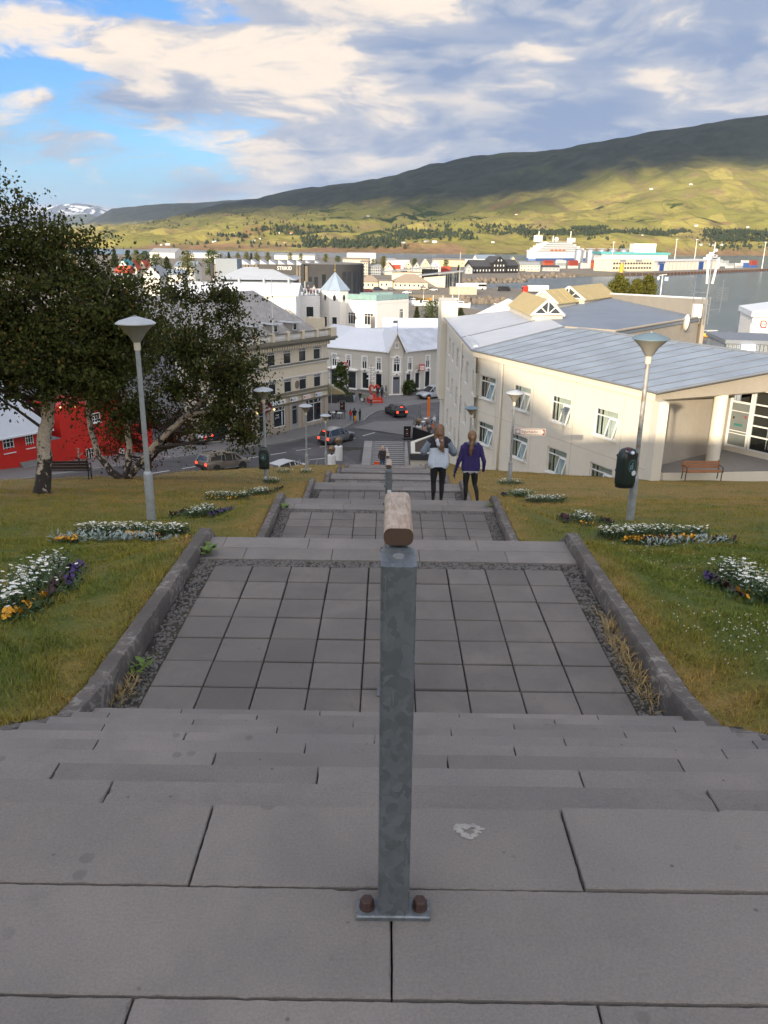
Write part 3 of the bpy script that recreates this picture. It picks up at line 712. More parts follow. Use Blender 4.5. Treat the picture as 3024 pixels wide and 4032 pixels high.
# small brick paving left of the stripes
brk = setp(link('brick_paving',None),kind='structure')
MB().box(-9.2,-2.62,80.5,90.0,ZST-.2,ZST+.012).build('paving_bed',M_joint,brk)
bmesh_ = MB().slab(-.21,.21,-.10,.10,-.04,0,.008).mesh('brick',M_brickd); mrow = MB()
nb = 0
for r_ in range(40):
    for c_ in range(15):
        x = -9.0+c_*.435+(.22 if r_ % 2 else 0); y = 80.7+r_*.222
        if x > -2.85 or (y-80.5) > 4.5+(x+9)*.65: continue
        if nb < 300 and x > -7.4: o = link('brick',bmesh_,brk); o.location = (x,y,ZST+.045); nb += 1
        else: mrow.slab(x-.21,x+.21,y-.1,y+.1,ZST+.005,ZST+.045,.008)
if mrow.v: o = mrow.build('brick_field',M_brickd,brk); o['kind'] = 'stuff'

# ------------------------------------------------------------------ harbour land and sea
M_quay = mat('quay_ground',(.20,.17,.13),.9,var=.2,scale=.05,col2=(.15,.135,.115)); M_rock = mat('boulder',(.17,.14,.11),.9,var=.4,scale=.5,bump=.1,bscale=1.2,objvar=.15)
def land(name,poly,top,m=M_quay):
    mb_ = MB(); ar = sum(poly[i][0]*poly[(i+1) % len(poly)][1]-poly[(i+1) % len(poly)][0]*poly[i][1] for i in range(len(poly)))
    mb_.prism(poly if ar > 0 else poly[::-1],-29,top); o = mb_.build(name,m); o['kind'] = 'structure'; return o
land('harbour_land',[(-1600,222),(120,222),(62,262),(30,325),(4,335),(4,398),(27,402),(33,379),(62,379),(100,405),(108,432),(66,470),(42,480),(39,552),(92,592),(100,655),(196,733),(246,757),(420,940),(425,1010),(330,1015),(250,1130),(180,1200),(-40,1240),(-500,1240),(-1600,1300)],-23.0)
def sea_mat():
    m = bpy.data.materials.new('sea_water'); m.use_nodes = True; T = NT(m.node_tree)
    b = T.n('ShaderNodeBsdfPrincipled'); o = T.n('ShaderNodeOutputMaterial'); T.t.links.new(b.outputs[0],o.inputs[0])
    p = T.n('ShaderNodeNewGeometry').outputs['Position']
    n = T.noise(p,.012,3,.5)
    T.put(b.inputs['Base Color'],T.mix(T.ramp(n,.35,.65),(.095,.130,.150),(.125,.160,.180))); b.inputs['Roughness'].default_value = .22; b.inputs['IOR'].default_value = 1.33
    b.inputs['Specular IOR Level'].default_value = .35
    bn = T.n('ShaderNodeBump'); bn.inputs['Distance'].default_value = .35; bn.inputs['Strength'].default_value = .55
    T.put(bn.inputs['Height'],T.math('ADD',T.noise(p,.35,4,.6),T.noise(T.vmath('MULTIPLY',p,(1,.5,1)),.06,3,.6))); T.put(b.inputs['Normal'],bn.outputs[0]); return m
o = MB().quad((-30000,150,-25),(30000,150,-25),(30000,60000,-25),(-30000,60000,-25)).build('sea',sea_mat()); o['kind'] = 'structure'
def rocks(name,path,n,w,z0,z1,sz,label):
    g = np.random.default_rng(len(path)+n); P_ = np.array(path,float); seg = np.linalg.norm(np.diff(P_,axis=0),axis=1); cum = np.r_[0,np.cumsum(seg)]
    root = setp(link(name,None),label,'rock wall')
    t = g.random(n)*cum[-1]; x = np.interp(t,cum,P_[:,0]); y = np.interp(t,cum,P_[:,1]); off = g.random(n)
    i_ = np.clip(np.searchsorted(cum,t)-1,0,len(seg)-1); dirs = np.diff(P_,axis=0)/seg[:,None]; nx,ny = dirs[i_,1],-dirs[i_,0]
    vs = np.array(ICO[1][0]); fs = np.array(ICO[1][1]); k = len(vs)
    S = sz*g.uniform(.6,1.4,(n,1,1))*g.uniform(.7,1.2,(n,1,3))*(1+g.uniform(-.2,.2,(n,k,1)))
    C_ = np.stack([x+nx*off*w,y+ny*off*w,z1+(z0-z1)*off],1)
    nb_ = min(n,300)
    for j in range(nb_):
        o = link('boulder',np_mesh('boulder',vs*S[j],fs,M_rock),root); o.location = C_[j]
    if n > nb_:
        V = (vs[None]*S[nb_:] + C_[nb_:,None]).reshape(-1,3); Fq = (fs[None]+(np.arange(n-nb_)*k)[:,None,None]).reshape(-1,3)
        o = link('boulder_mass',np_mesh('boulder_mass',V,Fq,M_rock),root); o['kind'] = 'stuff'
rocks('rock_wall',[(32,379),(62,378.5),(86,394)],190,3.0,-25.2,-22.9,1.15,'brown boulder bank below the quay road with the dark van')
rocks('rock_wall',[(38.5,552),(92,591.5),(100,654),(150,692)],260,4,-25.4,-22.8,1.5,'long stone breakwater in front of the black wooden building')
# ------------------------------------------------------------------ mountains across the fjord
def far_mat():
    m = bpy.data.materials.new('mountain_side'); m.use_nodes = True; T = NT(m.node_tree)
    b = T.n('ShaderNodeBsdfPrincipled'); o = T.n('ShaderNodeOutputMaterial'); T.t.links.new(b.outputs[0],o.inputs[0])
    p = T.n('ShaderNodeNewGeometry').outputs['Position']; N = T.n('ShaderNodeSeparateXYZ'); T.put(N.inputs[0],T.n('ShaderNodeNewGeometry').outputs['Normal'])
    s = T.n('ShaderNodeSeparateXYZ'); T.put(s.inputs[0],p); z = s.outputs[2]
    n1 = T.noise(p,.0022,6,.62,.6); n2 = T.noise(p,.009,5,.65,.4); n3 = T.noise(p,.05,4,.7)
    vo = T.n('ShaderNodeTexVoronoi'); T.put(vo.inputs['Vector'],T.vmath('ADD',T.vmath('MULTIPLY',p,(1,.6,0)),T.vmath('MULTIPLY',T.n('ShaderNodeTexNoise',i_Vector=p,i_Scale=.006).outputs[1],(90,90,0)))); vo.inputs['Scale'].default_value = .0052
    vs = T.n('ShaderNodeSeparateColor'); T.put(vs.inputs[0],vo.outputs['Color'])
    field = T.mix(T.ramp(vs.outputs[0],.2,.8),(.215,.200,.055),(.330,.280,.080))
    field = T.mix(T.ramp(n2,.48,.66),field,(.215,.165,.075))
    heath_shade = T.mix(T.ramp(n2,.35,.65),(.019,.028,.027),(.038,.046,.040))  # dark heath, darkened further to stand in for cloud shade up high
    heath_shade = T.mix(T.ramp(n1,.52,.68,0,.6),heath_shade,(.055,.066,.040))
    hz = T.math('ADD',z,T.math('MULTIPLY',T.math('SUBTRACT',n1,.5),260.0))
    c = T.mix(T.ramp(T.math('SUBTRACT',hz,T.ramp(s.outputs[0],300.0,1300.0,0,150.0)),85.0,200.0),field,heath_shade)  # heath line shifted along X to follow the edge of the sunlit slope
    wood = T.math('MULTIPLY',T.ramp(T.noise(T.vmath('ADD',p,(900,300,0)),.0034,5,.62,.8),.60,.64),T.ramp(z,175.0,110.0))
    c = T.mix(wood,c,T.mix(n3,(.014,.030,.010),(.040,.062,.020)))
    rockc = T.mix(n3,(.13,.075,.042),(.32,.21,.125))
    cl = T.math('MULTIPLY',T.ramp(T.math('ADD',z,T.math('MULTIPLY',n2,46.0)),20.0,4.0),T.ramp(T.noise(p,.004,4,.6),.38,.50))
    c = T.mix(cl,c,rockc)
    c = T.mix(T.math('MULTIPLY',T.ramp(T.noise(p,.0042,5,.7,.5),.60,.64),T.ramp(z,210.0,130.0,0,.85)),c,(.235,.140,.075)); c = T.mix(T.math('MULTIPLY',T.ramp(T.noise(p,.011,5,.7,.8),.52,.60),T.ramp(z,210.0,130.0,0,.55)),c,(.105,.105,.035))
    T.put(b.inputs['Base Color'],c); b.inputs['Roughness'].default_value = .95; b.inputs['Specular IOR Level'].default_value = .1
    bn = T.n('ShaderNodeBump'); bn.inputs['Distance'].default_value = 9.0; bn.inputs['Strength'].default_value = .9; T.put(bn.inputs['Height'],T.math('ADD',T.math('MULTIPLY',n2,1.4),T.math('MULTIPLY',n3,.4))); T.put(b.inputs['Normal'],bn.outputs[0]); return m
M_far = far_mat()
def fbm(X,Y,sc,seed,oct_=5):
    g = np.random.default_rng(seed); out = 0; a = 1
    for k in range(oct_):
        for _ in range(3):
            th = g.uniform(0,6.28); ph = g.uniform(0,6.28); out = out + a*np.sin((X*np.cos(th)+Y*np.sin(th))/sc*6.28*g.uniform(.8,1.25)+ph)/3
        sc *= .5; a *= .52
    return out
def range_mesh(name,shore,crest,prof,nu,nv,amp,m,behind=.35,seed=1):
    """a mountain side between a shore line and a crest line; v runs from the water up and a little over the top"""
    u = np.linspace(0,1,nu); ss = np.linspace(0,1,len(shore)); cs = np.linspace(0,1,len(crest))
    S = np.stack([np.interp(u,ss,[p[i] for p in shore]) for i in range(3)],1); C = np.stack([np.interp(u,cs,[p[i] for p in crest]) for i in range(3)],1)
    v = np.r_[np.linspace(-.02,.12,nv//3)[:-1],np.linspace(.12,1,nv-nv//3),1+behind*np.linspace(.1,1,6)]
    f = np.interp(v,[q[0] for q in prof]+[1+behind],[q[1] for q in prof]+[.8])
    XY = S[:,None,:2]*(1-v[None,:,None]) + C[:,None,:2]*v[None,:,None]
    Zg = S[:,None,2] + (C[:,None,2]-S[:,None,2])*f[None]
    nz = fbm(XY[...,0],XY[...,1],1500,seed) ; w = np.clip(v*3.2,0,1)*np.clip((1.04-v)*3.0,.12,1)
    Zg = Zg + amp*nz*w[None] + amp*.42*fbm(XY[...,0],XY[...,1],300,seed+5,4)*np.clip(v*9,0,1)[None]*np.clip((1.1-v)*3,.25,1)[None]
    cliff = np.clip(fbm(XY[...,0],XY[...,1],420,seed+9,4)*.5+.55,0,1.3)
    Zg = Zg + 17*cliff*smooth(.003,.028,v)[None]*smooth(.4,.12,v)[None]
    Zg = np.where(v[None] < 0,S[:,None,2]-6,Zg)
    V = np.concatenate([XY,Zg[...,None]],-1).reshape(-1,3); nv_ = len(v)
    i = (np.arange(nu-1)[:,None]*nv_ + np.arange(nv_-1)[None]).ravel()
    o = link(name,np_mesh(name,V,np.stack([i,i+nv_,i+nv_+1,i+1],1),m,smooth=True)); o['kind'] = 'structure'
    return o,u,v,XY,Zg
crest_px = [(410,906,8200),(600,880,7700),(730,842,7300),(875,800,6900),(1000,783,6600),(1165,748,6200),(1350,725,5800),(1550,692,5500),(1695,649,5200),(1895,610,4900),(2205,586,4550),(2550,522,4300),(2790,486,4150),(3024,448,4050),(3500,372,3900),(4400,300,3700)]
crest = [tuple(at(x,y,Y=Y)) for x,y,Y in crest_px]
shore_px = [(150,977,2100),(500,981,1900),(1100,991,1810),(1500,997,1806),(1900,1001,1850),(2200,1003,1940),(2600,1005,2080),(2900,1006,2240),(3400,1010,2450),(4200,1018,2700)]
shore = [(at(x,y,Y=Y)[0],Y,-25.0) for x,y,Y in shore_px]
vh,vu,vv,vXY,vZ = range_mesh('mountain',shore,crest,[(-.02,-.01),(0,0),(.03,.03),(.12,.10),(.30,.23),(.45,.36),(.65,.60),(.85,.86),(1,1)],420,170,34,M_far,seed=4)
def on_slope(px,py):
    """a spot on the mountain side seen at that place of the photograph"""
    d = _f + _r*(px-1512)/FPX - _u*(py-2016)/FPX; best = None; P_ = np.concatenate([vXY,vZ[...,None]],-1)-CAM
    q = P_ - (P_@d)[...,None]*d/(d@d); e = (q**2).sum(-1)/((P_@d)**2); e[:,vv > 1.0] = 9; i = np.unravel_index(np.argmin(e),e.shape)
    return Vector((vXY[i][0],vXY[i][1],vZ[i]))
# the further green ridge and the snow-streaked mountains at the left
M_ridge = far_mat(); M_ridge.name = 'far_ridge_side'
cr2 = [tuple(at(x,y,Y=Y)) for x,y,Y in ((-500,900,12500),(250,895,12500),(345,878,12500),(440,822,12400),(620,802,12200),(800,797,12000),(1000,782,11800),(1400,800,11500))]
sh2 = [tuple(at(x,y,Y=Y)) for x,y,Y in ((-700,955,9000),(250,925,9000),(345,912,9000),(440,905,9000),(620,905,9000),(800,905,9000),(1000,905,9000),(1400,905,9000))]
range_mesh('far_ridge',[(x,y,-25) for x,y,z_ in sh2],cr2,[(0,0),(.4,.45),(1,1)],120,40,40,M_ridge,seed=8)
def snow_mat():
    m = bpy.data.materials.new('snow_mountain'); m.use_nodes = True; T = NT(m.node_tree)
    b = T.n('ShaderNodeBsdfPrincipled'); o = T.n('ShaderNodeOutputMaterial'); T.t.links.new(b.outputs[0],o.inputs[0])
    p = T.n('ShaderNodeNewGeometry').outputs['Position']; s = T.n('ShaderNodeSeparateXYZ'); T.put(s.inputs[0],p)
    n = T.noise(T.vmath('MULTIPLY',p,(1,1,.35)),.0016,6,.65,.8)
    k = T.math('MULTIPLY',T.ramp(n,.50,.56),T.ramp(s.outputs[2],420.0,700.0))
    T.put(b.inputs['Base Color'],T.mix(k,(.055,.075,.11),(.75,.78,.82))); b.inputs['Roughness'].default_value = .9; return m
cr3 = [tuple(at(x,y,Y=Y)) for x,y,Y in ((-900,800,26000),(-200,850,26000),(60,842,25500),(150,835,25000),(230,806,25000),(300,800,25000),(370,806,25000),(430,826,25000),(560,860,25000),(900,900,25000))]
range_mesh('snow_mountain',[(x*.8,19000,-25) for x,y,z_ in cr3],cr3,[(0,0),(.4,.4),(1,1)],140,50,70,snow_mat(),seed=12)
M_dark = mat('dark_hill',(.05,.065,.05),.95,var=.3,scale=.002)
cr4 = [tuple(at(x,y,Y=Y)) for x,y,Y in ((-900,870,17000),(0,880,17000),(200,868,17000),(300,845,16500),(350,842,16500),(420,870,16500),(520,905,16500),(800,925,16000))]
range_mesh('dark_foothill',[(x*.85,13500,-25) for x,y,z_ in cr4],cr4,[(0,0),(.4,.4),(1,1)],80,30,50,M_dark,seed=15)
# unseen slab added behind the viewer, outlined to throw the mountain's cloud shadow
def cloud_shadow_caster():
    S = SUN_DIR; edge = [(300,925),(800,900),(1250,880),(1500,895),(1760,868),(2060,856),(2330,745),(2650,680),(3024,612),(3500,545)]
    low = [on_slope(x,y) for x,y in edge]; up = [Vector(c) + Vector((0,900,350)) for c in (crest[0],crest[3],crest[6],crest[9],crest[12],crest[15])]
    H_ = 3800.0; V = []
    for q in low + up[::-1]: V.append(q + S*((H_-q.z)/S.z))
    n = len(V); W_ = [v + Vector((0,0,500)) for v in V]
    mb_ = MB(); mb_.add(V+W_,[tuple(range(n-1,-1,-1)),tuple(range(n,2*n))] + [(i,(i+1) % n,n+(i+1) % n,n+i) for i in range(n)])
    o = mb_.build('cloud_shadow_caster',mat('shadow_caster_white',(.8,.8,.8),1.0,var=.05,scale=.001)); o['kind'] = 'structure'
cloud_shadow_caster()

def far_wood():
    """woods on the opposite shore, too far to count"""
    g = np.random.default_rng(51); P_ = np.concatenate([vXY,vZ[...,None]],-1).reshape(-1,3); d = P_-CAM; a = d@_f; px = 1512+FPX*(d@_r)/a; py = 2016-FPX*(d@_u)/a; C_ = []
    for (x0,x1,y0,y1,n) in ((1180,1560,915,975,900),(1540,2150,888,945,1500),(1930,2330,905,925,700),(2330,2620,905,945,500),(2640,3100,905,950,1100),(1000,1400,890,925,400),(680,860,925,945,120),(880,960,925,935,60),(2200,2380,890,902,120),(500,1900,840,900,500),(2400,3050,930,990,160),(400,1500,930,975,160)):
        i = np.where((px > x0) & (px < x1) & (py > y0) & (py < y1) & (np.tile(vv < .9,len(vu))))[0]
        if len(i) == 0: continue
        w = fbm(P_[i,0],P_[i,1],500,33,3); i = i[w > np.quantile(w,.45)]; C_.append(P_[g.choice(i,n)]+np.stack([g.normal(0,12,n),g.normal(0,12,n),0*np.arange(n)-1.0],1))
    C_ = np.concatenate(C_); n = len(C_); h = g.uniform(5,11,n); r_ = h*g.uniform(.28,.5,n); k = 5; an = 2*np.pi*np.arange(k)/k
    ring = C_[:,None]+np.stack([np.cos(an)[None]*r_[:,None],np.sin(an)[None]*r_[:,None],np.zeros((n,k))],-1); mid = C_[:,None]+np.stack([np.cos(an)[None]*r_[:,None]*.8,np.sin(an)[None]*r_[:,None]*.8,np.ones((1,k))*h[:,None]*.5],-1); tip = C_+np.stack([0*h,0*h,h],1)
    V = np.concatenate([ring,mid,tip[:,None]],1).reshape(-1,3); o = np.arange(n)*(2*k+1); F3 = []
    for j in range(k): q = (j+1) % k; F3 += [np.stack([o+j,o+q,o+k+q],1),np.stack([o+j,o+k+q,o+k+j],1),np.stack([o+k+j,o+k+q,o+2*k],1)]
    setp(link('far_wood',np_mesh('far_wood',V,np.concatenate(F3),mat('wood_dark',(.022,.034,.013),.9,var=.4,scale=.02))),'dark woods on the opposite shore','wood',kind='stuff')
far_wood()
# ------------------------------------------------------------------ facade tools
def frame_at(O,u):
    """wall frame: X along the wall (left to right seen from outside), Y into the wall, Z up"""
    u = Vector((u[0],u[1],0)).normalized(); v = Vector((-u.y,u.x,0))
    return Matrix(((u.x,v.x,0,O[0]),(u.y,v.y,0,O[1]),(0,0,1,O[2]),(0,0,0,1)))
def wall_mesh(W,H,ops,rv,mb_=None,top=None,zlo=0.0):
    """wall face with openings (x, z, w, h) and reveals; top(x) optional upper edge"""
    m_ = mb_ or MB(); xs = sorted({0,W} | {o[0] for o in ops} | {o[0]+o[2] for o in ops}); zs = sorted({zlo,H} | {o[1] for o in ops} | {o[1]+o[3] for o in ops})
    for a,b in zip(xs[:-1],xs[1:]):
        for c,d in zip(zs[:-1],zs[1:]):
            mx,mz = (a+b)/2,(c+d)/2
            if any(o[0] < mx < o[0]+o[2] and o[1] < mz < o[1]+o[3] for o in ops): continue
            m_.quad((a,0,c),(b,0,c),(b,0,d),(a,0,d))
    for x,z,w,h in ops:
        m_.quad((x,0,z),(x,rv,z),(x,rv,z+h),(x,0,z+h)); m_.quad((x+w,rv,z),(x+w,0,z),(x+w,0,z+h),(x+w,rv,z+h))
        m_.quad((x,0,z),(x+w,0,z),(x+w,rv,z),(x,rv,z)); m_.quad((x,0,z+h),(x,rv,z+h),(x+w,rv,z+h),(x+w,0,z+h))
    return m_
def clear_glass(name='window_glass',tint=(.86,.9,.9),refl=.06):
    if name in _MC: return _MC[name]
    m = bpy.data.materials.new(name); m.use_nodes = True; T = NT(m.node_tree)
    tr = T.n('ShaderNodeBsdfTransparent'); tr.inputs[0].default_value = (*tint,1); gl = T.n('ShaderNodeBsdfGlossy'); gl.inputs['Roughness'].default_value = .03
    fr = T.n('ShaderNodeLayerWeight'); fr.inputs[0].default_value = .5; fc = T.math('POWER',fr.outputs['Facing'],4.0)
    mx = T.n('ShaderNodeMixShader'); T.put(mx.inputs[0],T.math('ADD',T.math('MULTIPLY',fc,.6),refl,clamp=True)); T.t.links.new(tr.outputs[0],mx.inputs[1]); T.t.links.new(gl.outputs[0],mx.inputs[2])
    o = T.n('ShaderNodeOutputMaterial'); T.t.links.new(mx.outputs[0],o.inputs[0]); _MC[name] = m; return m
M_glass = clear_glass(); M_room = mat('dark_room',(.022,.021,.020),.9,var=.2,scale=1)
M_curt = mat('curtain',(.62,.64,.58),.9,var=.12,scale=2)
_win = {}
def bars(m_,W,H,t,y0,y1,vs=(),hs=()):
    """window frame: outer bars, mullions at vs, rails at hs given as (z, x0, x1)"""
    m_.box(0,t,y0,y1,0,H); m_.box(W-t,W,y0,y1,0,H); m_.box(t,W-t,y0,y1,0,t); m_.box(t,W-t,y0,y1,H-t,H)
    for (x,z0,z1) in vs: m_.box(x-t*.4,x+t*.4,y0+.004,y1-.004,z0,z1)
    for (z,x0,x1) in hs: m_.box(x0,x1,y0+.006,y1-.006,z-t*.4,z+t*.4)
def window(parent,M,key,make):
    """a window: frame mesh with panes (and what is seen behind them) as sub-parts, mesh data shared between alike windows"""
    if key not in _win: _win[key] = make()
    fr,subs = _win[key]; o = link('window',fr,parent,M)
    for nm,me,ml in subs: link(nm,me,o,ml)
    return o
def hotel_window(W=1.76,H=1.46,open_=True):
    t = .075; zt = H*.74; xm = W*.62
    f = MB(); bars(f,W,H,t,-.04,.04,[(xm,0,zt)],[(zt,t,W-t)])
    f.box(-.06,W+.06,-.17,.02,-.07,-.015)           # sill
    sash = MB(); bars(sash,W-xm-.03,zt-.06,.06,-.03,.02)
    pane = MB(); pane.box(t,W-t,-.004,.004,zt,H-t); pane.box(t,xm,-.004,.004,t,zt)
    sp = MB(); sp.box(.05,W-xm-.08,-.006,.0,.05,zt-.11)
    c = MB(); n = 46; V = []
    for i in range(n+1):
        x = t+(W-2*t)*i/n; gap = smooth(.30,.36,x/W)*(1-smooth(.36,.40,x/W))
        V += [(x,.16+.03*math.sin(i*1.7)+.1*gap,-.1),(x,.16+.03*math.sin(i*1.7+.4)+.1*gap,H)]
    c.add(V,[(2*i,2*i+2,2*i+3,2*i+1) for i in range(n) if not (.13 < i/n < .20)])
    r = MB(); r.box(-.05,W+.05,.30,.9,-.15,H+.05)
    Ms = TR(xm+.015,-.05,.03+zt-.06) @ RX(R(-17 if open_ else -3)) @ TR(0,0,-(zt-.06))
    return f.mesh('window',M_whitewin),[('sash',sash.mesh('sash',M_whitewin),Ms),('pane',pane.mesh('pane',M_glass),I4),('pane',sp.mesh('pane',M_glass),Ms),('curtain',c.mesh('curtain',M_curt,True),I4),('room',r.mesh('room',M_room),I4)]

# ------------------------------------------------------------------ the cream building to the right of the stairs
M_cream = mat('cream_render',(.66,.625,.54),.85,var=.05,scale=.5,bump=.003,bscale=40,streak=.05); M_creamtrim = mat('cream_trim',(.70,.66,.56),.8,var=.05,scale=.6,streak=.06)
M_conc = mat('grey_render',(.33,.30,.255),.9,var=.10,scale=.8,bump=.006,bscale=30,streak=.05)
def corr_mat(name,col,dirv,pitch=.11):
    m = bpy.data.materials.new(name); m.use_nodes = True; T = NT(m.node_tree)
    b = T.n('ShaderNodeBsdfPrincipled'); o = T.n('ShaderNodeOutputMaterial'); T.t.links.new(b.outputs[0],o.inputs[0])
    p = T.n('ShaderNodeNewGeometry').outputs['Position']; n = T.noise(p,.5,5,.6); n2 = T.noise(p,4,3,.7)
    dp = T.n('ShaderNodeVectorMath',operation='DOT_PRODUCT'); T.put(dp.inputs[0],p); dp.inputs[1].default_value = (*dirv,0)
    w = T.math('SINE',T.math('MULTIPLY',dp.outputs['Value'],6.283/pitch))
    c = T.mix(T.ramp(n,.3,.7),tuple(x*.85 for x in col),tuple(min(1,x*1.12) for x in col)); c = T.mix(T.ramp(n2,.62,.8,0,.25),c,tuple(x*.6 for x in col))
    T.put(b.inputs['Base Color'],c); b.inputs['Roughness'].default_value = .45; b.inputs['Metallic'].default_value = .25
    bn = T.n('ShaderNodeBump'); bn.inputs['Distance'].default_value = pitch*.16; T.put(bn.inputs['Height'],w); T.put(b.inputs['Normal'],bn.outputs[0]); return m
hd,hn = (.431,-.902),(.902,.431)
M_hroof = corr_mat('blue_grey_roof',(.35,.41,.48),hd); M_hroof2 = mat('felt_roof',(.46,.49,.54),.6,var=.10,scale=.7); M_hroof3 = mat('upper_roof',(.20,.235,.285),.5,.1,var=.16,scale=.4)
M_trimg = mat('roof_trim',(.20,.22,.25),.5,.2,var=.1)
HA,HB,HC = Vector((5.57,52.28,0)),Vector((12.49,37.81,0)),Vector((5.32,74.57,0)); EV = -5.45
hotel = thing('hotel_building','long cream rendered building with blue-grey metal roof to the right of the stairs','building')
def hotel_walls():
    L1 = (HB-HA).length; F1 = frame_at((HA.x,HA.y,-14.0),hd); top = EV+14.0
    ops = []; pos = []
    for k,s in enumerate((.78,4.52,8.25,12.0)):
        for zt in (-6.47,-9.40):
            ops.append((s,zt-1.46+14.0,1.76,1.46))
    w = wall_mesh(L1,top,ops,.13).build('wall',M_cream,hotel,F1)
    for i,(x,z,ww,hh) in enumerate(ops): window(w,TR(x,.10,z),'hotel'+str(i % 3 == 1),lambda: hotel_window())
    for s in (.35,2.75,6.55,10.3,14.1): MB().box(s-.008,s+.008,-.004,.0,2.0,top).build('render_joint',M_conc,w)
    MB().box(0,L1,-.004,0,14-8.85,14-8.835).build('render_joint',M_conc,w)
    MB().box(-.02,L1+.02,-.12,.06,top,top+.42).build('fascia',M_creamtrim,w)
    p = MB().tube([(3.35,-.09,top),(3.35,-.09,4.9),(3.35,-.09,1.2)],.055,10); p.build('downpipe',M_creamtrim,w,smooth=True)
    # wall towards the stairs
    L2 = (HC-HA).length; F2 = frame_at((HC.x,HC.y,-21.0),(HA-HC).xy); top2 = EV+21.0; ops = []
    for Yc in (53.05,57.4,60.9,64.45,68.3,71.8):
        for r_,zt in enumerate((-6.40,-9.32,-12.6,-15.8)):
            x = (HC.y-Yc)
            if Yc < 56 and r_ > 1: continue
            ops.append((x+.0,zt-1.46+21,1.45,1.46))
    w2 = wall_mesh(L2,top2,ops,.13).build('wall',M_cream,hotel,F2)
    for x,z,ww,hh in ops: window(w2,TR(x,.10,z),'hotelB',lambda: hotel_window(W=1.45,open_=False))
    MB().box(-.02,L2,-.12,.06,top2,top2+.40).build('fascia',M_creamtrim,w2)
    for x in (14.6,-.35): MB().tube([(x,-.09,top2),(x,-.09,2)],.055,10).build('downpipe',M_creamtrim,w2,smooth=True)
    # projecting end block at the far corner
    MB().box(HC.x-.55,HC.x+.9,HC.y+.1,HC.y+5,-12.4,-3.6).build('end_block',M_cream,hotel)
    MB().box(HC.x-.1,HC.x+14,HC.y+.12,HC.y+5,-21,EV).build('rear_wing',M_cream,hotel)
    # roofs: panels between the seams
    eA,eB,rV,r1 = Vector((5.28,51.95,-5.02)),Vector((12.40,37.35,-5.02)),Vector((22.0,41.6,-4.08)),Vector((12.35,57.9,-4.08))
    N_ = 15
    for i in range(N_):
        a,b = i/N_,(i+1)/N_-.004
        q = [eA.lerp(eB,a),eA.lerp(eB,b),r1.lerp(rV,b),r1.lerp(rV,a)]
        MB().add([tuple(v) for v in q] + [tuple(v-Vector((0,0,.05))) for v in q],[(0,1,2,3),(7,6,5,4),(0,4,5,1),(1,5,6,2),(2,6,7,3),(3,7,4,0)]).build('roof_panel',M_hroof,hotel)
        c0,c1 = eA.lerp(eB,b+.002),r1.lerp(rV,b+.002); MB().tube([c0+Vector((0,0,.012)),c1+Vector((0,0,.012))],.022,4).build('roof_seam',M_trimg,hotel)
    for a,b,r_ in ((eA,eB,.055),(r1,rV,.10),(eB,rV,.075)): MB().tube([a+Vector((0,0,.01)),b+Vector((0,0,.01))],r_,6).build('roof_edge',M_trimg,hotel)
    q = [eA,r1,Vector((12.5,74.5,-4.08)),Vector((5.0,74.5,-5.02))]
    m1 = [eA.lerp(Vector((5.0,74.5,-5.02)),.30),r1.lerp(Vector((12.5,74.5,-4.08)),.42)]
    for nm,P_ in (('roof_panel',[eA,r1,m1[1],m1[0]]),('roof_panel',[m1[0],m1[1],q[2],q[3]])):
        MB().add([tuple(v) for v in P_] + [tuple(v-Vector((0,0,.06))) for v in P_],[(0,1,2,3),(7,6,5,4),(0,4,5,1),(1,5,6,2),(2,6,7,3),(3,7,4,0)]).build(nm,M_hroof2,hotel)
    MB().tube([m1[0]+Vector((0,0,.02)),m1[1]+Vector((0,0,.02))],.05,4).build('roof_seam',M_trimg,hotel)
    MB().tube([eA+Vector((.1,0,.02)),r1+Vector((0,0,.03))],.07,4).build('roof_seam',M_trimg,hotel)
    MB().tube([eA,q[3]],.06,6).build('gutter',M_trimg,hotel)
    MB().box(5.55,5.85,53.2,58.6,-5.0,-4.86).build('snow_guard',M_hroof2,hotel)
    # upper roof with its parapet and side wall
    U_ = [(12.2,57.7,-4.15),(14.8,54.5,-4.05),(24.9,66.4,-4.0),(21.4,84.5,-3.55),(12.4,80,-4.0)]
    MB().add([*U_,*[(x,y,z-.25) for x,y,z in U_]],[(0,1,2,3,4),(5,6,1,0),(6,7,2,1),(7,8,3,2)]).build('upper_roof',M_hroof3,hotel)
    MB().add([(14.9,54.75,-4.3),(24.8,66.5,-4.25),(24.8,66.5,-9),(14.9,54.75,-9)],[(0,3,2,1)]).build('wall',M_conc,hotel)
    MB().tube([(12.3,57.6,-4.08),(14.9,54.5,-3.98),(24.95,66.4,-3.93)],.09,6).build('roof_edge',M_conc,hotel)
    pa = [(24.9,66.4,-4.05),(21.4,84.5,-3.6),(21.4,84.5,-3.35),(24.9,66.4,-2.62)]
    MB().add(pa + [(x+.3,y+.05,z) for x,y,z in pa],[(0,1,2,3),(7,6,5,4),(3,2,6,7),(0,3,7,4)]).build('parapet',M_conc,hotel)
    MB().tube([(25.05,66.4,-2.60),(21.55,84.5,-3.33)],.12,4).build('parapet_cap',M_whitewin,hotel)
    MB().box(24.95,25.25,66.3,67.0,-9,-2.64).build('parapet_end',M_conc,hotel)
hotel_walls()
M_skroof = mat('yellowed_skylight',(.46,.36,.16),.45,var=.14,scale=1.2,spec=.4); M_skwall = mat('skylight_wall',(.55,.51,.43),.8,var=.08,scale=1)
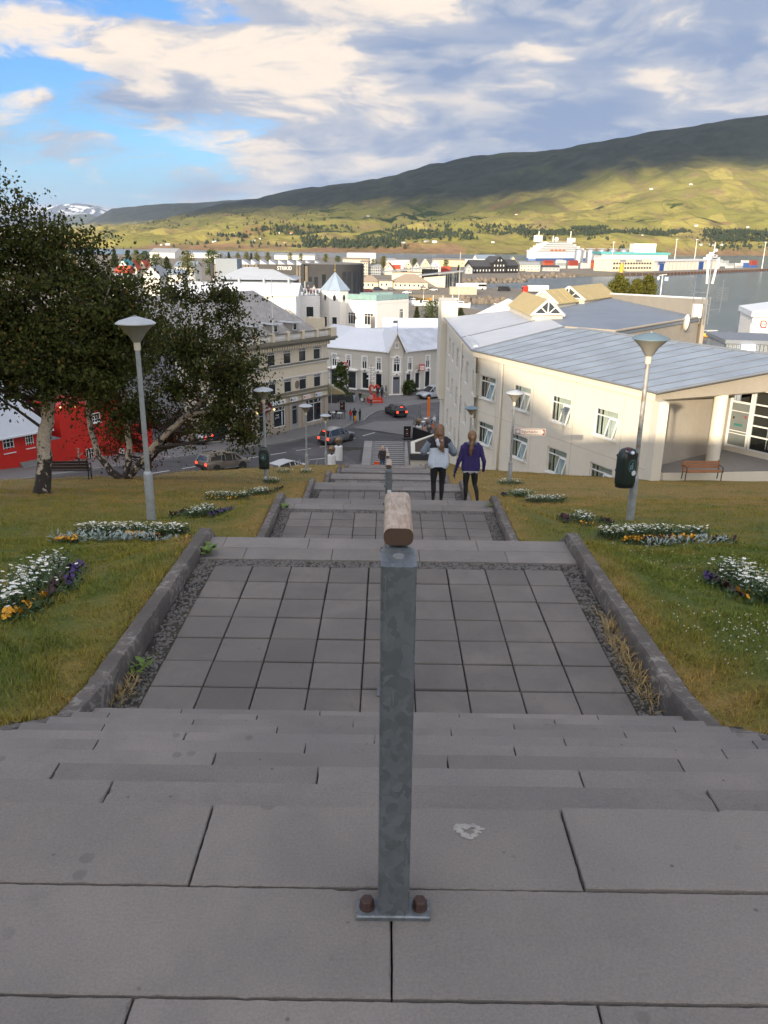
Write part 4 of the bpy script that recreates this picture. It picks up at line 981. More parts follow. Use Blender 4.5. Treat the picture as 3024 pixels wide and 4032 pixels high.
def skylight(a,b,hw,zr,ze,zb,truss,parts=1):
    """a gabled rooflight standing on the roof, ridge from a to b"""
    a,b = Vector((*a,0)),Vector((*b,0)); L = (b-a).length; F_ = frame_at((a.x,a.y,0),(b-a).xy)   # local X along ridge
    sk = MB(); sk.box(0,L,-hw,hw,zb,ze); body = sk.build('rooflight',M_skwall,hotel,F_)
    for s in (-1,1):
        for k in range(parts):
            x0,x1 = -.15+(L+.3)*k/parts,-.15+(L+.3)*(k+1)/parts-(.08 if parts > 1 and k < parts-1 else 0)
            y1 = s*(hw+.14); z1 = ze-.10
            p = [(x0,0,zr),(x1,0,zr),(x1,y1,z1),(x0,y1,z1)]
            if s > 0: p = p[::-1]
            MB().add(p + [(x,y,z-.07) for x,y,z in p],[(3,2,1,0),(4,5,6,7),(0,1,5,4),(1,2,6,5),(2,3,7,6),(3,0,4,7)]).build('rooflight_sheet',M_skroof,body)
    for x in (-.08,):
        g = MB()
        for s in (-1,1): g.tube([(x-.10,0,zr-.02),(x-.10,s*(hw+.12),ze-.1)],.09,4)
        g.tube([(x-.1,-hw,ze),(x-.1,hw,ze)],.07,4); g.tube([(x-.1,0,ze),(x-.1,0,zr)],.05,4)
        if truss:
            for s in (-1,1): g.tube([(x-.1,0,ze),(x-.1,s*hw*.5,(zr+ze)/2)],.045,4)
        g.build('gable_truss',M_whitewin,body)
        MB().poly([(x+.02,-hw,ze),(x+.02,hw,ze),(x+.02,0,zr-.05)][::-1]).build('gable_pane',M_pane2 if truss else M_skwall,body)
skylight((12.2,63.9),(11.9,74.0),1.18,-2.62,-3.72,-4.6,True)
skylight((13.6,73.6),(16.0,77.0),1.35,-2.46,-3.45,-4.6,False,3)
skylight((16.6,77.2),(21.2,84.2),1.5,-2.30,-3.35,-4.6,True)
def hotel_porch():
    z0 = -8.95
    B_ = Vector((12.55,37.85,0)); K = (18.1,42.5); E_ = (23.0,35.4)
    # deep concrete gable beam under the roof edge, recess wall, glazed wall and floor
    Fb = frame_at((B_.x,B_.y,0),(9.5,4.2)); L = 10.4
    MB().add([(0,0,EV-.02),(L,0,EV-.02),(L,0,-4.22),(0,0,-5.1),(0,.4,EV-.02),(L,.4,EV-.02),(L,.4,-4.22),(0,.4,-5.1)],[(0,1,2,3),(4,7,6,5),(0,4,5,1),(0,3,7,4)]).build('gable_beam',M_conc,hotel,Fb)
    MB().box(0,L,.4,6,EV-.16,EV-.03).build('porch_ceiling',M_conc,hotel,Fb)
    Fr = frame_at((B_.x+.12,B_.y+.55,0),(K[0]-B_.x-.12,K[1]-B_.y-.55)); Lr = math.hypot(K[0]-B_.x-.12,K[1]-B_.y-.55)
    MB().box(0,Lr,0,.2,z0-.6,EV).build('recess_wall',M_conc,hotel,Fr)
    MB().box(0,.5,-.58,.25,-12,EV).build('corner_pier',M_cream,hotel,frame_at((HB.x-.02,HB.y+.0,0),(.98,.2)))
    fl = [(12.75,38.25),(13.35,37.75),(20.5,38.5),(26,36),(26,47),(17,47)]
    MB().prism(fl,z0-1.6,z0-.0).build('porch_plinth',M_creamtrim,hotel); MB().prism([(x*.995+.09,y*.996+.18) for x,y in fl],z0,z0+.025).build('porch_floor',mat('porch_tile',(.17,.16,.155),.6,var=.15,scale=2),hotel)
    MB().lathe([(.33,z0),(.33,EV+.3)],24,TR(16.55,40.05,0)).build('column',M_creamtrim,hotel,smooth='auto')
    Fg = frame_at((*K,z0),(E_[0]-K[0],E_[1]-K[1])); H = EV-z0
    gw = MB(); gw.box(-.3,8,0,.12,0,.28); gwo = gw.build('glazed_wall',M_creamtrim,hotel,Fg)
    fr = MB(); bars(fr,1.25,H-.3,.11,-.03,.08); fr.box(.1,1.15,-.02,.05,2.35,2.45); d = fr.build('door',M_whitewin,gwo,TR(0,0,.28))
    MB().box(.1,1.15,.02,.03,.1,2.35).build('door_pane',mat('frosted_pane',(.16,.18,.18),.35,var=.15,scale=3),d)
    MB().box(.35,.82,.0,.018,1.15,1.27).build('notice',mat('teal_notice',(.03,.16,.14),.6),d); MB().box(.25,.33,.0,.018,1.5,1.62).build('notice',M_black,d); MB().box(.92,1.0,.0,.018,1.6,1.75).build('notice',mat('red_notice',(.3,.04,.04),.6),d)
    for z in (.72,.86,1.9): MB().box(.1,1.15,-.005,.05,z,z+.035).build('door_rail',M_whitewin,d)
    MB().lathe([(.03,-.03),(.03,.0)],10,TR(1.2,-.02,1.05) @ RX(R(90))).build('handle',M_steel,d)
    for k in range(3):
        x0 = 1.3+k*1.7; fr = MB(); bars(fr,1.7,H-.3,.08,-.03,.08); 
        for z in (.75,1.3,1.85,2.4): fr.box(.08,1.62,-.02,.06,z,z+.07)
        f = fr.build('glazing_frame',M_whitewin,gwo,TR(x0,0,.28)); MB().box(.08,1.62,.02,.03,.08,H-.38).build('pane',M_glass,f)
    MB().box(-.2,8,1.2,1.4,.02,H).build('inner_wall',M_room,gwo); MB().box(-.2,8,.12,1.3,.0,.03).build('inner_floor',M_room,gwo)
    rad = MB(); rad.tube([(2.0,.5,.4),(2.0,.5,1.5)],.02,6); rad.tube([(2.0,.5,1.5),(3.2,.5,1.5),(3.2,.5,.4)],.02,6)
    for k in range(7): rad.tube([(2.15+k*.15,.5,.42),(2.15+k*.15,.5,1.48)],.012,6)
    rad.build('white_crib_rail',M_whitewin,gwo)
hotel_porch()
def ladder():
    t = thing('ladder','aluminium ladder lying on the porch floor of the cream building','ladder',(12.95,38.9,-8.88),math.atan2(3.2,4.2))
    for y in (0,.38): MB().box(0,4.6,y,y+.03,0,.07).build('rail',M_steel,t)
    for k in range(15): MB().tube([(.15+k*.3,.015,.04),(.15+k*.3,.395,.04)],.016,6).build('rung',M_steel,t)
ladder()
# masts, boxes and dish on the upper roof
def roof_gear():
    b = at(2705,1228,Y=66.2)
    t = thing('antenna_mast','mobile phone mast with white panel antennas on the roof parapet','antenna',(25.0,66.0,-4.0))
    m_ = MB()
    for dx,dy in ((-.35,0),(0,-.1),(.3,0),(.05,.2)): m_.tube([(dx,dy,-.5),(dx,dy,1.6)],.035,6)
    for z in (.3,1.0,1.5): m_.tube([(-.4,0,z),(.35,0,z)],.025,5)
    m_.build('frame',M_trimg,t); MB().tube([(-.1,0,0),(-.05,-.1,1.5),(0,-.05,3.0),(0,0,4.7)],.055,8).build('pole',M_trimg,t)
    for dx,a,s in ((-.2,4,1),(.22,-7,1)): MB().slab(-.075,.075,-.05,.05,0,1.9,.03,TR(dx,-.12,2.6) @ RY(R(-a))).build('panel_antenna',M_whitewin,t)
    MB().tube([(0,0,1.9),(-1.0,0,1.95)],.02,5).build('arm',M_trimg,t)
    y = MB(); y.tube([(-1.05,0,1.4),(-1.05,0,2.8)],.02,5)
    for k in range(5): y.tube([(-1.3,0,1.6+k*.22),(-.8,.1,1.6+k*.22)],.01,4)
    y.build('yagi_antenna',M_trimg,t)
    g = MB(); g.tube([(1.15,0,.4),(1.15,0,2.9)],.02,5); g.tube([(.3,0,.6),(1.15,0,.7)],.015,4)
    for k in range(9): g.tube([(.75+k*.11,0,1.3),(.75+k*.11,0,2.3)],.006,4)
    for k in range(6): g.tube([(.75,0,1.3+k*.2),(1.63,0,1.3+k*.2)],.006,4)
    g.build('grid_antenna',M_trimg,t)
    setp(MB().slab(24.0,24.6,65.6,66.1,-4.0,-2.95,.03).build('equipment_cabinet',M_whitewin),'white equipment cabinet beside the mobile mast','cabinet')
    d = thing('satellite_dish','white satellite dish on the wall below the upper roof','dish',(22.6,63.6,-4.15),R(0))
    dm = MB(); dm.lathe([(.02,.0),(.25,.03),(.45,.09),(.62,.18)],24,TR(0,0,0) @ RY(R(95)) ,caps=False); dm.lathe([(.02,-.02),(.25,.01),(.45,.07),(.62,.178)],24,RY(R(95)),caps=False); dm.build('reflector',M_whitewin,d,smooth=True)
    MB().tube([(0,0,0),(-.3,.1,-.05),(-.5,.3,-.2)],.04,6).build('bracket',M_trimg,d)
    MB().tube([(.0,-.1,-.55),(.55,-.2,-.35)],.02,5).build('feed_arm',M_trimg,d)
    setp(MB().box(21.6,23.4,61.2,62.6,-9.2,-5.9).build('steel_plant_box',M_steel),'bare sheet metal plant box below the satellite dish','metal box')
roof_gear()
# ------------------------------------------------------------------ lamps, bins, benches, signpost
random.seed(11)
M_lamphead = mat('lamp_head',(.42,.45,.45),.45,.2,var=.1,scale=3); M_lamptop = mat('lamp_top',(.40,.43,.46),.35,var=.08,scale=3); M_lampblue = mat('lamp_top_blue',(.14,.205,.25),.4,.1,var=.15,scale=4)
M_lampcone = mat('lamp_cone',(.26,.25,.235),.5,.1,var=.1,scale=3)
M_rust = mat('pole_rusty',(.36,.38,.39),.55,.3,var=.15,scale=4,col2=(.22,.15,.10))
def street_lamp(x,y,label,h=3.95,tilt=0.0,blue=False,hd_=.355,rusty=False,zb=None):
    z = float(zlawn(x,y)) if zb is None else zb
    t = thing('street_lamp',label,'street lamp',(x,y,z-.05),random.uniform(0,6),'funnel lamps beside the stairs'); t.rotation_euler.y = 0
    MB().lathe([(.085,0),(.085,.98),(.075,1.02),(.05,1.05)],16).build('base_sleeve',M_pole,t,smooth='auto')
    MB().lathe([(.05,1.0),(.045,h-.55)],14).build('pole',M_rust if rusty else M_pole,t,smooth='auto')
    MB().lathe([(.05,h-.60),(.062,h-.58),(.062,h-.46),(.075,h-.44)],14).build('collar',M_creamtrim,t,smooth='auto')
    MB().lathe([(.07,h-.45),(hd_*.5,h-.28),(hd_*.92,h-.135),(hd_,h-.115)],32,caps=False).build('shade',M_lampcone,t,smooth=True)
    MB().lathe([(hd_+.008,h-.12),(hd_+.008,h-.105),(hd_*.82,h-.06),(hd_*.35,h-.012),(.05,h+.01),(.0,h+.012)],32,caps=False).build('cap',M_lampblue if blue else M_lamptop,t,smooth='auto')
    MB().lathe([(.03,h),(.03,h+.03),(.0,h+.03)],8).build('cap_screw',M_pole,t)
    return t
street_lamp(-4.6,15.1,'tall grey funnel lamp in front of the birches, left of the stairs')
street_lamp(5.18,16.3,'grey funnel lamp with blue cap and dark bin on its pole',blue=True,rusty=True)
street_lamp(-4.58,29.9,'funnel lamp left of the stairs with a black bin on its pole',3.75)
street_lamp(5.0,31.6,'funnel lamp carrying the direction sign in front of the cream wall',3.9)
street_lamp(-4.3,42.6,'thin pale funnel lamp above the half hidden white car',3.75)
street_lamp(4.45,42.3,'blue capped funnel lamp seen above the two walking girls',3.75,blue=True)
street_lamp(-4.05,53.0,'shortest looking funnel lamp beside the white globe pillars',3.6)
M_bin = mat('bin_green',(.012,.022,.020),.42,var=.15,scale=5,coat=.2); M_binpic = mat('bin_pictogram',(.12,.22,.26),.5,var=.2,scale=20)
def litter_bin(x,y,z,rz,label,h=.78,w=.40,litter=False):
    t = thing('litter_bin',label,'litter bin',(x,y,z),rz,'litter bins hung on lamp poles')
    prof = [(.0,0),(.17,0),(.19,.02),(.2,.10),(.2,h-.22),(.185,h-.12),(.14,h-.03),(.07,h),(0,h)]
    b = MB(); n = 26
    vs = [(r*math.copysign(abs(math.cos(2*math.pi*k/n))**.6,math.cos(2*math.pi*k/n)),r*.78*math.copysign(abs(math.sin(2*math.pi*k/n))**.6,math.sin(2*math.pi*k/n)),zz) for r,zz in prof for k in range(n)]
    b.add(vs,[(i*n+k,i*n+(k+1) % n,(i+1)*n+(k+1) % n,(i+1)*n+k) for i in range(len(prof)-1) for k in range(n)]); b.build('body',M_bin,t,smooth='auto')
    MB().lathe([(.21,-.03),(.21,.0)],26,Matrix.Diagonal((1,.8,1,1))).build('base_rim',M_black,t)
    op = MB(); op.box(-.12,.12,-.165,-.10,h-.185,h-.09); op.build('opening',M_room,t)
    e = MB(); 
    for k in range(28):
        a,a2 = 2*math.pi*k/28,2*math.pi*(k+1)/28
        e.quad(*[(.095*math.cos(q)*rr,-.1595,h*.56+.13*math.sin(q)*rr) for q,rr in ((a,1),(a2,1),(a2,.9),(a,.9))])
    e.build('emblem_ring',M_binpic,t)
    f = MB(); f.box(-.012,.03,-.1605,-.158,h*.56-.075,h*.56+.03); f.box(-.058,-.022,-.1605,-.158,h*.56-.075,h*.56-.0); f.lathe([(.019,0),(.019,.002)],12,TR(.012,-.1585,h*.56+.055) @ RX(R(90))); f.box(-.05,-.01,-.1605,-.158,h*.56+.0,h*.56+.02)
    f.build('emblem_figure',M_binpic,t)
    MB().box(-.05,.05,.14,.26,h*.3,h*.36).build('bracket',M_black,t); MB().box(-.05,.05,.14,.26,h*.7,h*.76).build('bracket',M_black,t)
    if litter:
        MB().lathe([(.055,0),(.055,.002)],14,TR(.06,-.1595,h*.36) @ RX(R(90))).build('round_sticker',M_stkw,t)
    return t
lb = litter_bin(4.92,16.1,-3.22,R(28),'dark green litter bin with rubbish on top, on the right lamp',litter=True)
def rubbish(nm,label,p,m1,m2,r_):
    t = thing(nm,label,'rubbish',p,0); t.rotation_euler = r_
    MB().lathe([(.033,0),(.035,.02),(.035,.11),(.0,.11)],12).build('body',m1,t,smooth='auto'); MB().lathe([(.036,.03),(.036,.075)],12,caps=False).build('wrapper',m2,t)
rubbish('drink_cup','maroon drink cup sticking out of the right litter bin',(4.86,15.96,-2.50),mat('maroon',(.12,.015,.02),.5),M_stkw,(R(30),0,0)); rubbish('drink_can','blue and white can lying in the right litter bin',(4.93,15.95,-2.52),M_stkw,mat('can_blue',(.03,.09,.4),.4),(R(65),R(20),0))
litter_bin(-4.6,29.66,-6.72,R(0),'black litter bin on the left lamp beyond the flower beds',.80)
def bench(x,y,rz,label,slat_m,arm_m,back_view=False,L=1.75):
    z = float(zlawn(x,y)); t = thing('park_bench',label,'bench',(x,y,z),rz,'benches on the lawn')
    for k in range(4): MB().slab(-L/2,L/2,-.02+k*.105,.07+k*.105,.42,.455,.008).build('seat_slat',slat_m,t)
    for k in range(3):
        M = TR(0,.42+k*.025,.58+k*.115) @ RX(R(-12)); MB().slab(-L/2,L/2,-.018,.018,-.045,.045,.006,M).build('back_slat',slat_m,t)
    for s in (-1,1):
        xx = s*(L/2-.06); a = MB()
        a.tube([(xx,.02,0),(xx,.03,.25),(xx,.0,.42),(xx,.38,.41),(xx,.43,.55),(xx,.50,.90)],.024,6); a.tube([(xx,.44,0),(xx,.40,.25),(xx,.38,.41)],.024,6)
        a.build('leg',arm_m,t); r_ = MB(); r_.tube([(xx,.0,.42),(xx,-.05,.55),(xx,.0,.66),(xx,.12,.665),(xx,.30,.68),(xx,.44,.66)],.022,6)
        r_.tube([(xx,.0,.66),(xx,-.04,.62),(xx,-.01,.59),(xx,.03,.61)],.016,6); r_.build('armrest',arm_m,t)
    return t
M_redwood = mat('bench_wood',(.27,.105,.035),.55,var=.2,scale=3,space='obj'); M_darkwood = mat('dark_wood',(.035,.02,.015),.7,var=.2,scale=3); M_iron = mat('bench_iron',(.012,.022,.02),.5)
bench(14.9,36.75,R(4),'red brown slatted bench with black scrolled arms by the porch',M_redwood,M_iron,L=1.85)
bench(-12.3,30.4,R(185),'dark slatted bench seen from behind beside the white birch trunk',M_darkwood,M_black,L=1.75)
# direction sign on its lamp
def direction_sign():
    t = thing('direction_sign','white arrow sign reading Sigurhæðir with a square loop symbol','sign',(5.02,31.52,-5.60),R(-6))
    L,h = 1.16,.235; poly = [(.06,-h/2),(.06+L-.09,-h/2),(.06+L,0),(.06+L-.09,h/2),(.06,h/2)]
    Mx = Matrix(((1,0,0,0),(0,0,1,0),(0,1,0,0),(0,0,0,1)))
    M_red = mat('sign_red',(.28,.035,.02),.5,var=.05); M_sw = mat('sign_white',(.62,.60,.56),.5,var=.05); M_sb = mat('sign_blue',(.02,.06,.22),.5,var=.05)
    MB().prism([(.04,-h/2-.02),(.06+L+.02,-h/2-.02),(.06+L+.02,h/2+.02),(.04,h/2+.02)],-.012,.0,Mx).build('backing',M_sw,t)
    MB().prism([(.055,-h/2),(.06+L,-h/2),(.06+L,h/2),(.055,h/2)],-.016,-.012,Mx).build('red_plate',M_red,t)
    MB().prism([(.072,-h/2+.016),(.06+L-.10,-h/2+.016),(.06+L-.025,0),(.06+L-.10,h/2-.016),(.072,h/2-.016)],-.019,-.016,Mx).build('white_field',M_sw,t)
    text_obj('Sigurhæðir',.150,M_red,t,TR(.63,-.020,.004) @ RX(R(90)),depth=.001,sx=1.0)
    MB().prism(round_rect(.185,.185,.03),-.0215,-.019,TR(.178,0,0) @ Mx).build('symbol_plate',M_sb,t); MB().prism(round_rect(.158,.158,.022),-.0235,-.0215,TR(.178,0,0) @ Mx).build('symbol_field',M_sw,t)
    c = MB(); a = .026; q = .022; pts = []
    for (sx,sz) in ((1,1),(1,-1),(-1,-1),(-1,1)):
        for k in range(9):
            an = R({(1,1): 180,(1,-1): 90,(-1,-1): 0,(-1,1): 270}[(sx,sz)] - k*33.75)
            pts.append((.178+sx*(a+q)+q*math.cos(an),-.025,sz*(a+q)+q*math.sin(an)))
    c.tube(pts+[pts[0]],.0065,5); c.build('looped_square',M_sb,t)
    for z in (.09,-.09): MB().box(-.06,.06,-.01,.09,z-.012,z+.012).build('clamp',M_steel,t)
direction_sign()

# ------------------------------------------------------------------ flower beds
M_petal = mat('daisy_petal',(.76,.78,.76),.6,var=.04); M_eye = mat('daisy_eye',(.55,.48,.05),.7,var=.1); M_leafd = mat('bed_leaf',(.040,.075,.020),.7,var=.35,scale=12); M_pany = mat('pansy_yellow',(.62,.30,.008),.6,var=.25,scale=9); M_panp = mat('pansy_purple',(.045,.018,.11),.6,var=.4,scale=15); M_pand = mat('pansy_dark',(.035,.008,.014),.65,var=.4,scale=15); M_silver = mat('silver_leaf',(.25,.31,.29),.8,var=.15,scale=10)
def flower_patch(pts,w,n,kind,seed):
    """scattered blooms on a strip along pts: returns arrays for blooms and foliage"""
    g = np.random.default_rng(seed); P_ = np.array(pts,float); seg = np.linalg.norm(np.diff(P_,axis=0),axis=1); cum = np.r_[0,np.cumsum(seg)]
    t = g.random(n)*cum[-1]; x = np.interp(t,cum,P_[:,0]); y = np.interp(t,cum,P_[:,1])
    taper = np.sqrt(np.clip(1-(2*t/cum[-1]-1)**2,.1,1)); x = x + g.normal(0,.38,n)*w*taper*.8; y = y + g.normal(0,.42,n)*w*taper
    return x,y,zlawn(x,y),g
def bloom_mesh(x,y,z,g,rad,hgt,k=7,cup=.25,tilt=.5):
    n = len(x); a = 2*np.pi*np.arange(k)/k
    c = np.stack([x,y,z+hgt*g.uniform(.55,1.15,n)],1); r_ = rad*g.uniform(.75,1.2,n)
    tx,ty = g.normal(0,tilt,n),g.normal(-.25,tilt,n)
    jit = g.uniform(.85,1.15,(n,k))
    ring = np.stack([np.cos(a)[None]*r_[:,None]*jit,np.sin(a)[None]*r_[:,None]*jit,cup*r_[:,None]*np.ones((1,k))],-1)
    ring[...,2] += ring[...,0]*tx[:,None]+ring[...,1]*ty[:,None]
    V = np.concatenate([c[:,None],c[:,None]+ring],1).reshape(-1,3); o = np.arange(n)*(k+1)
    Fq = np.concatenate([np.stack([o,o+1+i,o+1+(i+1) % k],1) for i in range(k)])
    # yellow eye
    e = c + np.array([0,0,.006]); re = r_*.32; V2 = np.stack([e+np.stack([re,0*re,0*re],1),e+np.stack([-re*.5,re*.87,0*re],1),e+np.stack([-re*.5,-re*.87,0*re],1),e+np.array([0,0,.008])],1).reshape(-1,3)
    o2 = np.arange(n)*4; F2 = np.concatenate([np.stack([o2,o2+1,o2+3],1),np.stack([o2+1,o2+2,o2+3],1),np.stack([o2+2,o2,o2+3],1)])
    return V,Fq,V2,F2
def leaf_cloud(x,y,z,g,L,w,hgt):
    n = len(x); a = g.uniform(0,6.28,n); el = g.uniform(.1,1.2,n); l = L*g.uniform(.6,1.2,n)
    b = np.stack([x+g.normal(0,.02,n),y+g.normal(0,.02,n),z+hgt*g.random(n)],1); d = np.stack([np.cos(a)*np.cos(el),np.sin(a)*np.cos(el),np.sin(el)],1)*l[:,None]
    s = np.stack([-np.sin(a),np.cos(a),0*a],1)*w
    V = np.stack([b,b+d*.5+s,b+d,b+d*.5-s],1).reshape(-1,3); o = np.arange(n)*4; return V,np.stack([o,o+1,o+2,o+3],1)
_fs = [100]
def flower_bed(label,white=None,pansy=(),silver=None,dens=1.0,size=1.0):
    t = thing('flower_bed',label,'flower bed',group='flower beds along the stairs')
    def leaves(pts,w,n,m_,L=.09,wd=.012,h=.12):
        _fs[0] += 1; x,y,z,g = flower_patch(pts,w,n,0,_fs[0]); V,Fq = leaf_cloud(x,y,z,g,L,wd,h); o = link('foliage',np_mesh('foliage',V,Fq,m_),t); o['kind'] = 'stuff'
    if white:
        for pts,w,n in white:
            n = int(n*dens*.75); w *= 1.4; leaves(pts,w*1.1,n*5,M_leafd,.14*size,.007,.13)
            _fs[0] += 1; x,y,z,g = flower_patch(pts,w,n,0,_fs[0]); V,Fq,V2,F2 = bloom_mesh(x,y,z,g,.021*size,.21*size,8,.2,.22)
            o = link('daisy_blooms',np_mesh('daisy_blooms',V,Fq,M_petal),t); o['kind'] = 'stuff'; e = link('daisy_eyes',np_mesh('daisy_eyes',V2,F2,M_eye),o); e['kind'] = 'stuff'
    for pts,w,n,m_ in pansy:
        leaves(pts,w*1.1,n*3,M_leafd,.07,.014,.05); _fs[0] += 1; x,y,z,g = flower_patch(pts,w,n,0,_fs[0]); V,Fq,V2,F2 = bloom_mesh(x,y,z,g,.021*size,.12*size,5,.1,.7)
        o = link('pansy_blooms',np_mesh('pansy_blooms',V,Fq,m_),t); o['kind'] = 'stuff'
    if silver: leaves(silver[0],silver[1],silver[2],M_silver,.11,.016,.12)
flower_bed('white daisy bed with purple and yellow pansies at the left photo edge',[([(-3.3,6.4),(-3.55,7.4),(-3.85,8.9)],.30,420)],[([(-3.05,7.2),(-3.45,8.5)],.13,70,M_panp),([(-3.2,6.2),(-3.15,6.9)],.13,40,M_pany),([(-3.1,6.8),(-3.5,8.4)],.16,60,M_pand)])
flower_bed('long white daisy bed with yellow pansies and silver leaves beside the left kerb',[([(-4.75,11.9),(-4.1,12.2),(-3.3,12.6)],.30,620)],[([(-4.0,11.55),(-3.5,11.8)],.12,110,M_pany),([(-4.25,11.45),(-3.4,11.7)],.16,90,M_pand),([(-4.75,10.9),(-4.5,11.1)],.13,60,M_pany),([(-3.3,11.95),(-2.9,12.05)],.08,16,M_pany)],([(-4.9,11.2),(-4.5,11.25),(-3.9,11.25),(-2.95,11.9)],.15,420))
flower_bed('round white daisy clump with dark purple pansies above the left kerb',[([(-3.9,15.7),(-3.85,16.9)],.32,260)],[([(-3.5,15.5),(-3.3,16.6)],.22,120,M_panp),([(-4.35,15.6),(-4.2,16.4)],.2,60,M_pand)])
flower_bed('low white daisy strip further down the left lawn',[([(-4.75,20.7),(-3.75,21.0)],.3,300)],[([(-4.7,20.2),(-3.9,20.4)],.1,30,M_pany)])
flower_bed('small upright daisy clump close to the second left kerb',[([(-3.75,22.2),(-3.6,23.0)],.4,220)],[([(-3.4,21.8),(-3.0,22.6)],.3,60,M_pand)])
flower_bed('few white daisies at the foot of the lamp with the black bin',[([(-4.5,29.2),(-4.1,29.4)],.3,110)],size=1.2)
flower_bed('two faint daisy patches on the brown lawn near the white car',[([(-5.2,38.2),(-4.8,38.6)],.4,70),([(-4.2,38.8),(-3.8,39.2)],.4,70)],size=1.3)
flower_bed('tall white daisy bed at the right photo edge',[([(3.85,7.3),(4.05,8.4),(4.3,9.4)],.30,430)],[([(3.55,7.5),(3.75,8.5)],.13,60,M_pand),([(3.6,8.3),(3.8,8.8)],.12,40,M_panp),([(3.62,7.3),(3.7,7.8)],.06,8,M_pany)])
flower_bed('long white daisy bed edged with orange and dark pansies, right lawn',[([(3.6,12.8),(4.4,13.1),(5.5,13.2)],.26,560)],[([(3.8,12.2),(5.0,12.3)],.12,150,M_pany),([(4.1,12.1),(4.6,12.3)],.12,60,M_pand),([(5.2,12.2),(5.7,12.4)],.12,50,M_pand)],([(4.1,11.9),(5.5,12.2)],.12,160))
flower_bed('round daisy clump in a cushion of dark pansies by the right kerb',[([(3.95,15.0),(4.0,15.9)],.26,190)],[([(3.5,15.0),(3.7,15.9)],.2,90,M_pand),([(4.4,14.9),(4.4,15.7)],.16,70,M_pand),([(3.7,14.6),(4.0,14.8)],.08,12,M_pany)])
flower_bed('flat white daisy strip on the right lawn before the cream wall',[([(3.9,21.2),(5.0,21.9)],.3,330)])
flower_bed('upright daisy clump with purple pansies left of the flat strip',[([(4.05,23.4),(4.15,24.2)],.42,240)],[([(3.5,23.2),(3.7,23.9)],.2,50,M_panp)])
flower_bed('daisies around the foot of the direction sign lamp',[([(4.5,30.9),(5.4,31.2)],.3,150)],size=1.2)
def clover():
    g = np.random.default_rng(77); n = 230; x = np.r_[g.normal(3.0,.35,n//2),g.normal(3.6,.9,n//2)]; y = np.r_[g.normal(6.2,.35,n//2),g.normal(9.9,1.1,n//2)]; ok = x > 2.55; x,y = x[ok],y[ok]; z = zlawn(x,y)
    vs = np.array(ICO[0][0])*.0075; fs = np.array(ICO[0][1]); C_ = np.stack([x,y,z+.07],1); V = (vs[None]+C_[:,None]).reshape(-1,3); Fq = (fs[None]+(np.arange(len(x))*12)[:,None,None]).reshape(-1,3)
    setp(link('clover_blossom',np_mesh('clover_blossom',V,Fq,mat('clover_white',(.42,.42,.33),.8,var=.1))),'small pale clover blossoms scattered in the right lawn','clover',kind='stuff')
clover()

# ------------------------------------------------------------------ trees
def birch_bark():
    m = bpy.data.materials.new('birch_bark'); m.use_nodes = True; T = NT(m.node_tree)
    b = T.n('ShaderNodeBsdfPrincipled'); o = T.n('ShaderNodeOutputMaterial'); T.t.links.new(b.outputs[0],o.inputs[0])
    p = T.n('ShaderNodeNewGeometry').outputs['Position']; s = T.n('ShaderNodeSeparateXYZ'); T.put(s.inputs[0],T.n('ShaderNodeTexCoord').outputs['Object'])
    n = T.noise(T.vmath('MULTIPLY',p,(1,1,.8)),5.5,5,.65,.6); n2 = T.noise(T.vmath('MULTIPLY',p,(1,1,4.0)),9,3,.6)
    low = T.ramp(s.outputs[2],1.6,.2,0,.16)
    k = T.ramp(T.math('ADD',n,low),.535,.60)
    c = T.mix(T.ramp(n2,.3,.7),(.30,.24,.18),(.52,.46,.38)); c = T.mix(T.ramp(n2,.60,.66,0,.8),c,(.05,.04,.035)); c = T.mix(k,c,(.028,.023,.02))
    T.put(b.inputs['Base Color'],c); b.inputs['Roughness'].default_value = .85
    bn = T.n('ShaderNodeBump'); bn.inputs['Distance'].default_value = .02; T.put(bn.inputs['Height'],n); T.put(b.inputs['Normal'],bn.outputs[0]); return m
def leaf_mat(name,a,b_,dry=None):
    m = bpy.data.materials.new(name); m.use_nodes = True; T = NT(m.node_tree); o = T.n('ShaderNodeOutputMaterial')
    rp = T.n('ShaderNodeNewGeometry').outputs['Random Per Island']; p = T.n('ShaderNodeNewGeometry').outputs['Position']
    c = T.mix(rp,a,b_); c = T.mix(T.ramp(T.noise(p,.8,3,.6),.45,.7,0,.5),c,tuple(x*.6 for x in a))
    if dry: c = T.mix(T.ramp(rp,.93,.97,0,.8),c,dry)
    d = T.n('ShaderNodeBsdfPrincipled'); T.put(d.inputs['Base Color'],c); d.inputs['Roughness'].default_value = .8; d.inputs['Specular IOR Level'].default_value = .1
    tl = T.n('ShaderNodeBsdfTranslucent'); T.put(tl.inputs[0],c); mx = T.n('ShaderNodeMixShader'); mx.inputs[0].default_value = .18
    T.t.links.new(d.outputs[0],mx.inputs[1]); T.t.links.new(tl.outputs[0],mx.inputs[2]); T.t.links.new(mx.outputs[0],o.inputs[0]); return m
M_bark = birch_bark(); M_branch = mat('branch_bark',(.045,.036,.03),.9,var=.3,scale=6); M_leaf = leaf_mat('birch_leaf',(.034,.046,.012),(.084,.096,.025),(.16,.09,.03))
M_leafred = leaf_mat('rowan_leaf',(.050,.035,.010),(.14,.045,.012),(.25,.03,.01))
